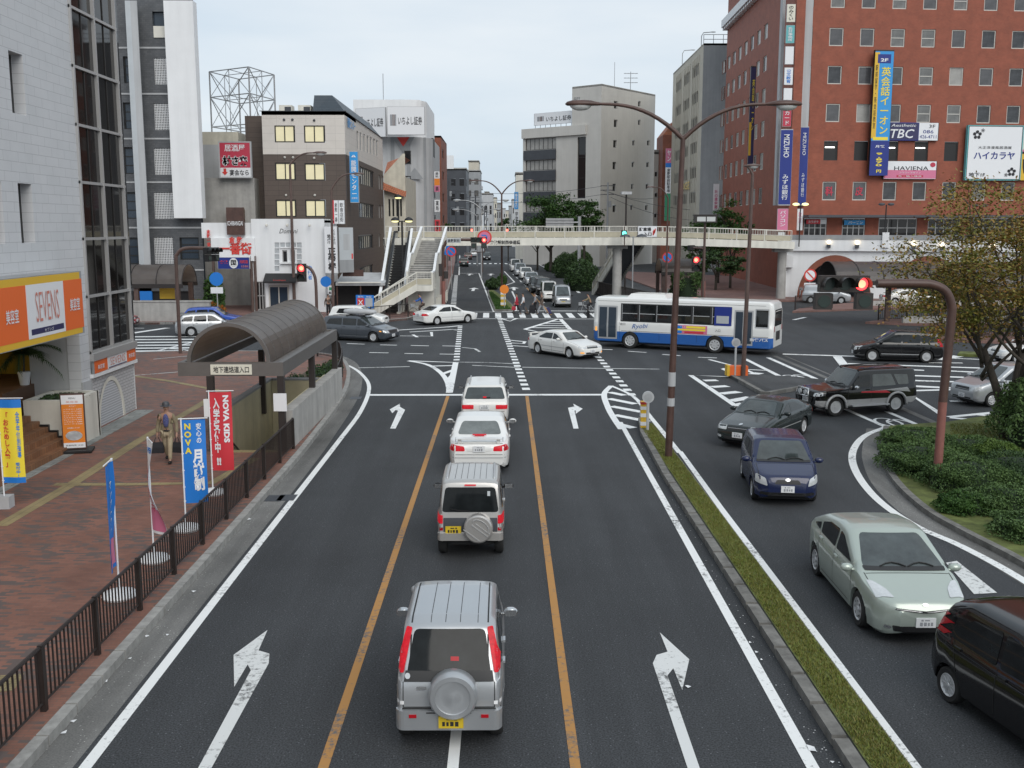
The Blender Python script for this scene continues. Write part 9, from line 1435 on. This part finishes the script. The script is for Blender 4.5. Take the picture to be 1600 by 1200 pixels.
    if not sit:
        fe = MB()
        for s in (1, -1): fe.ell(hd+Vector((.083*k, s*.032*k, .008)), (.008, .013, .006), 4)
        fe.ell(hd+Vector((.083*k, 0, -.06)), (.008, .024, .006), 4); fe.build('face_features', M['hair'], t)
    R4 = Matrix.Translation(Vector(pos)) @ Matrix.Rotation(yaw, 4, 'Z'); return t, [R4 @ (h*k) for h in hands]
def bag(label, p, w, h, d, yaw, mat='blackcloth', strap=.14):
    t = thing('bag', label, 'bag', (p.x, p.y, p.z-strap-h), yaw); b = MB(); b.prism([(-w/2, -d/2), (w/2, -d/2), (w/2, d/2), (-w/2, d/2)], 0, h*.55); b.add([(-w/2, -d/2, h*.55), (w/2, -d/2, h*.55), (w/2, d/2, h*.55), (-w/2, d/2, h*.55), (-w*.4, -d*.18, h), (w*.4, -d*.18, h), (w*.4, d*.18, h), (-w*.4, d*.18, h)], [(0, 1, 5, 4), (1, 2, 6, 5), (2, 3, 7, 6), (3, 0, 4, 7), (4, 5, 6, 7)]); b.build('bag_body', M[mat], t)
    for s in (-1, 1): MB().tube(smooth_path([(-w*.25, s*d*.15, h*.97), (-w*.1, 0, h+strap), (w*.1, 0, h+strap), (w*.25, s*d*.15, h*.97)], 3), .009, 5).build('strap', M[mat], t)
def suitcase(label, p, base, mat):
    t = thing('suitcase', label, 'suitcase', base, math.atan2(p.y-base[1], p.x-base[0])); MB().box(-.12, .12, -.2, .2, .06, .62).build('case', M[mat], t, M=Matrix.Rotation(.5, 4, 'Y')); MB().tube([(.25, 0, .45), (max(.3, (p-Vector(base)).length*.75), 0, p.z-base[2])], .012, 5).build('pull_handle', M['galv'], t)
    for s in (-1, 1): MB().cyl((0, s*.15-.02, .05), (0, s*.15+.02, .05), .05).build('wheel', M['rubber'], t)
def bicycle(label, pos, yaw):
    t = thing('bicycle', label, 'bicycle', pos, yaw); f = MB()
    for x in (-.52, .55): MB().tube([(x+.32*math.cos(a), 0, .33+.32*math.sin(a)) for a in np.linspace(0, 2*PI, 25)], .018, 6, caps=False).build('wheel', M['rubber'], t)
    for p, q in (((-.52, 0, .33), (-.05, 0, .3)), ((-.05, 0, .3), (-.2, 0, .82)), ((-.52, 0, .33), (-.17, 0, .72)), ((-.05, 0, .3), (.4, 0, .78)), ((.55, 0, .33), (.36, 0, 1.0)), ((-.15, 0, .6), (.4, 0, .74))): f.tube([p, q], .018, 6)
    f.build('frame', M['galv'], t); MB().ell((-.21, 0, .86), (.13, .08, .04), 6).build('saddle', M['black'], t); MB().tube([(.2, -.27, 1.02), (.36, -.2, 1.04), (.36, .2, 1.04), (.2, .27, 1.02)], .014, 6).build('handlebar', M['galv'], t); MB().box(.48, .78, -.16, .16, .72, .95).build('basket', M['grey'], t)
c = gp(264, 722, .15); _, hs_ = person('man in a dark hat, tan jacket and beige trousers carrying two bags', (c.x, c.y, .15), R(-84), 'tan', 'khakicloth', .2, ((.05, .03), (-.02, .03)), 1.74, coat=True, hat='dgrey', inner='plaid')
bag('black bag in right hand of the man in the hat, image left', hs_[1], .36, .32, .14, R(10)); bag('black bag in left hand of the man in the hat, image right', hs_[0], .30, .30, .13, R(-15))
W_ = [((807.5, 489.5), PI, 'redcloth', 'blackcloth', 'woman in red jacket leading the group over the zebra crossing', 1.62), ((817.5, 491.5), PI, 'whitecloth', 'dgrey', 'person in white shirt behind the woman in red', 1.72), ((836, 490), PI, 'greycloth', 'blackcloth', 'person in grey top with large black bag on the zebra', 1.68), ((846.5, 491.5), PI+.1, 'browncloth', 'greycloth', 'person in brown jacket and cap pulling a case on zebra', 1.72)]
H_s = []
for i, ((u, v), yw, tp, lg, lb, hg) in enumerate(W_): c = gp(u, v); H_s.append(person(lb, (c.x, c.y, .008), yw+.02*i, tp, lg, (.26, .2, .1, .34)[i], ((.15, .03), (-.12, .03)), hg, hat='browncloth' if i == 3 else None, coat=i in (0, 3))[1])
bag('red bag held by the woman in the red jacket', H_s[0][0], .34, .3, .14, 0, 'redcloth'); bag('large black bag beside the person in grey', H_s[2][0], .5, .62, .2, 0, 'blackcloth', .06)
c = gp(825, 491); suitcase('dark wheeled suitcase behind the person in white', H_s[1][1], (c.x, c.y, .008), 'browncloth'); c = gp(861, 491); suitcase('navy wheeled suitcase pulled by the person in brown', H_s[3][1], (c.x, c.y, .008), 'navy')
c = gp(919, 491); bicycle('bicycle ridden over the zebra before the bus', (c.x, c.y, .0), PI-.1); person('cyclist in olive top riding before the bus', (c.x+.2, c.y, .0), PI-.1, 'olivecloth', 'blackcloth', sit=True, lean=.35, hgt=1.62)
c = gp(657, 494, .15); bicycle('bicycle ridden under the left bridge stair', (c.x, c.y, .15), PI+.2); person('cyclist in a blue jacket under the left bridge stair', (c.x+.2, c.y, .15), PI+.2, 'bluecloth', 'browncloth', sit=True, lean=.4)
c = gp(512, 494, .15); person('person in brown standing at the sake shop door', (c.x, c.y+.4, .15), R(-60), 'browncloth', 'blackcloth', .05, hgt=1.65)
c = gp(1355, 476); bicycle('parked bicycle by the white pier of the deck', (28.6, 99.2, .15), 1.2)
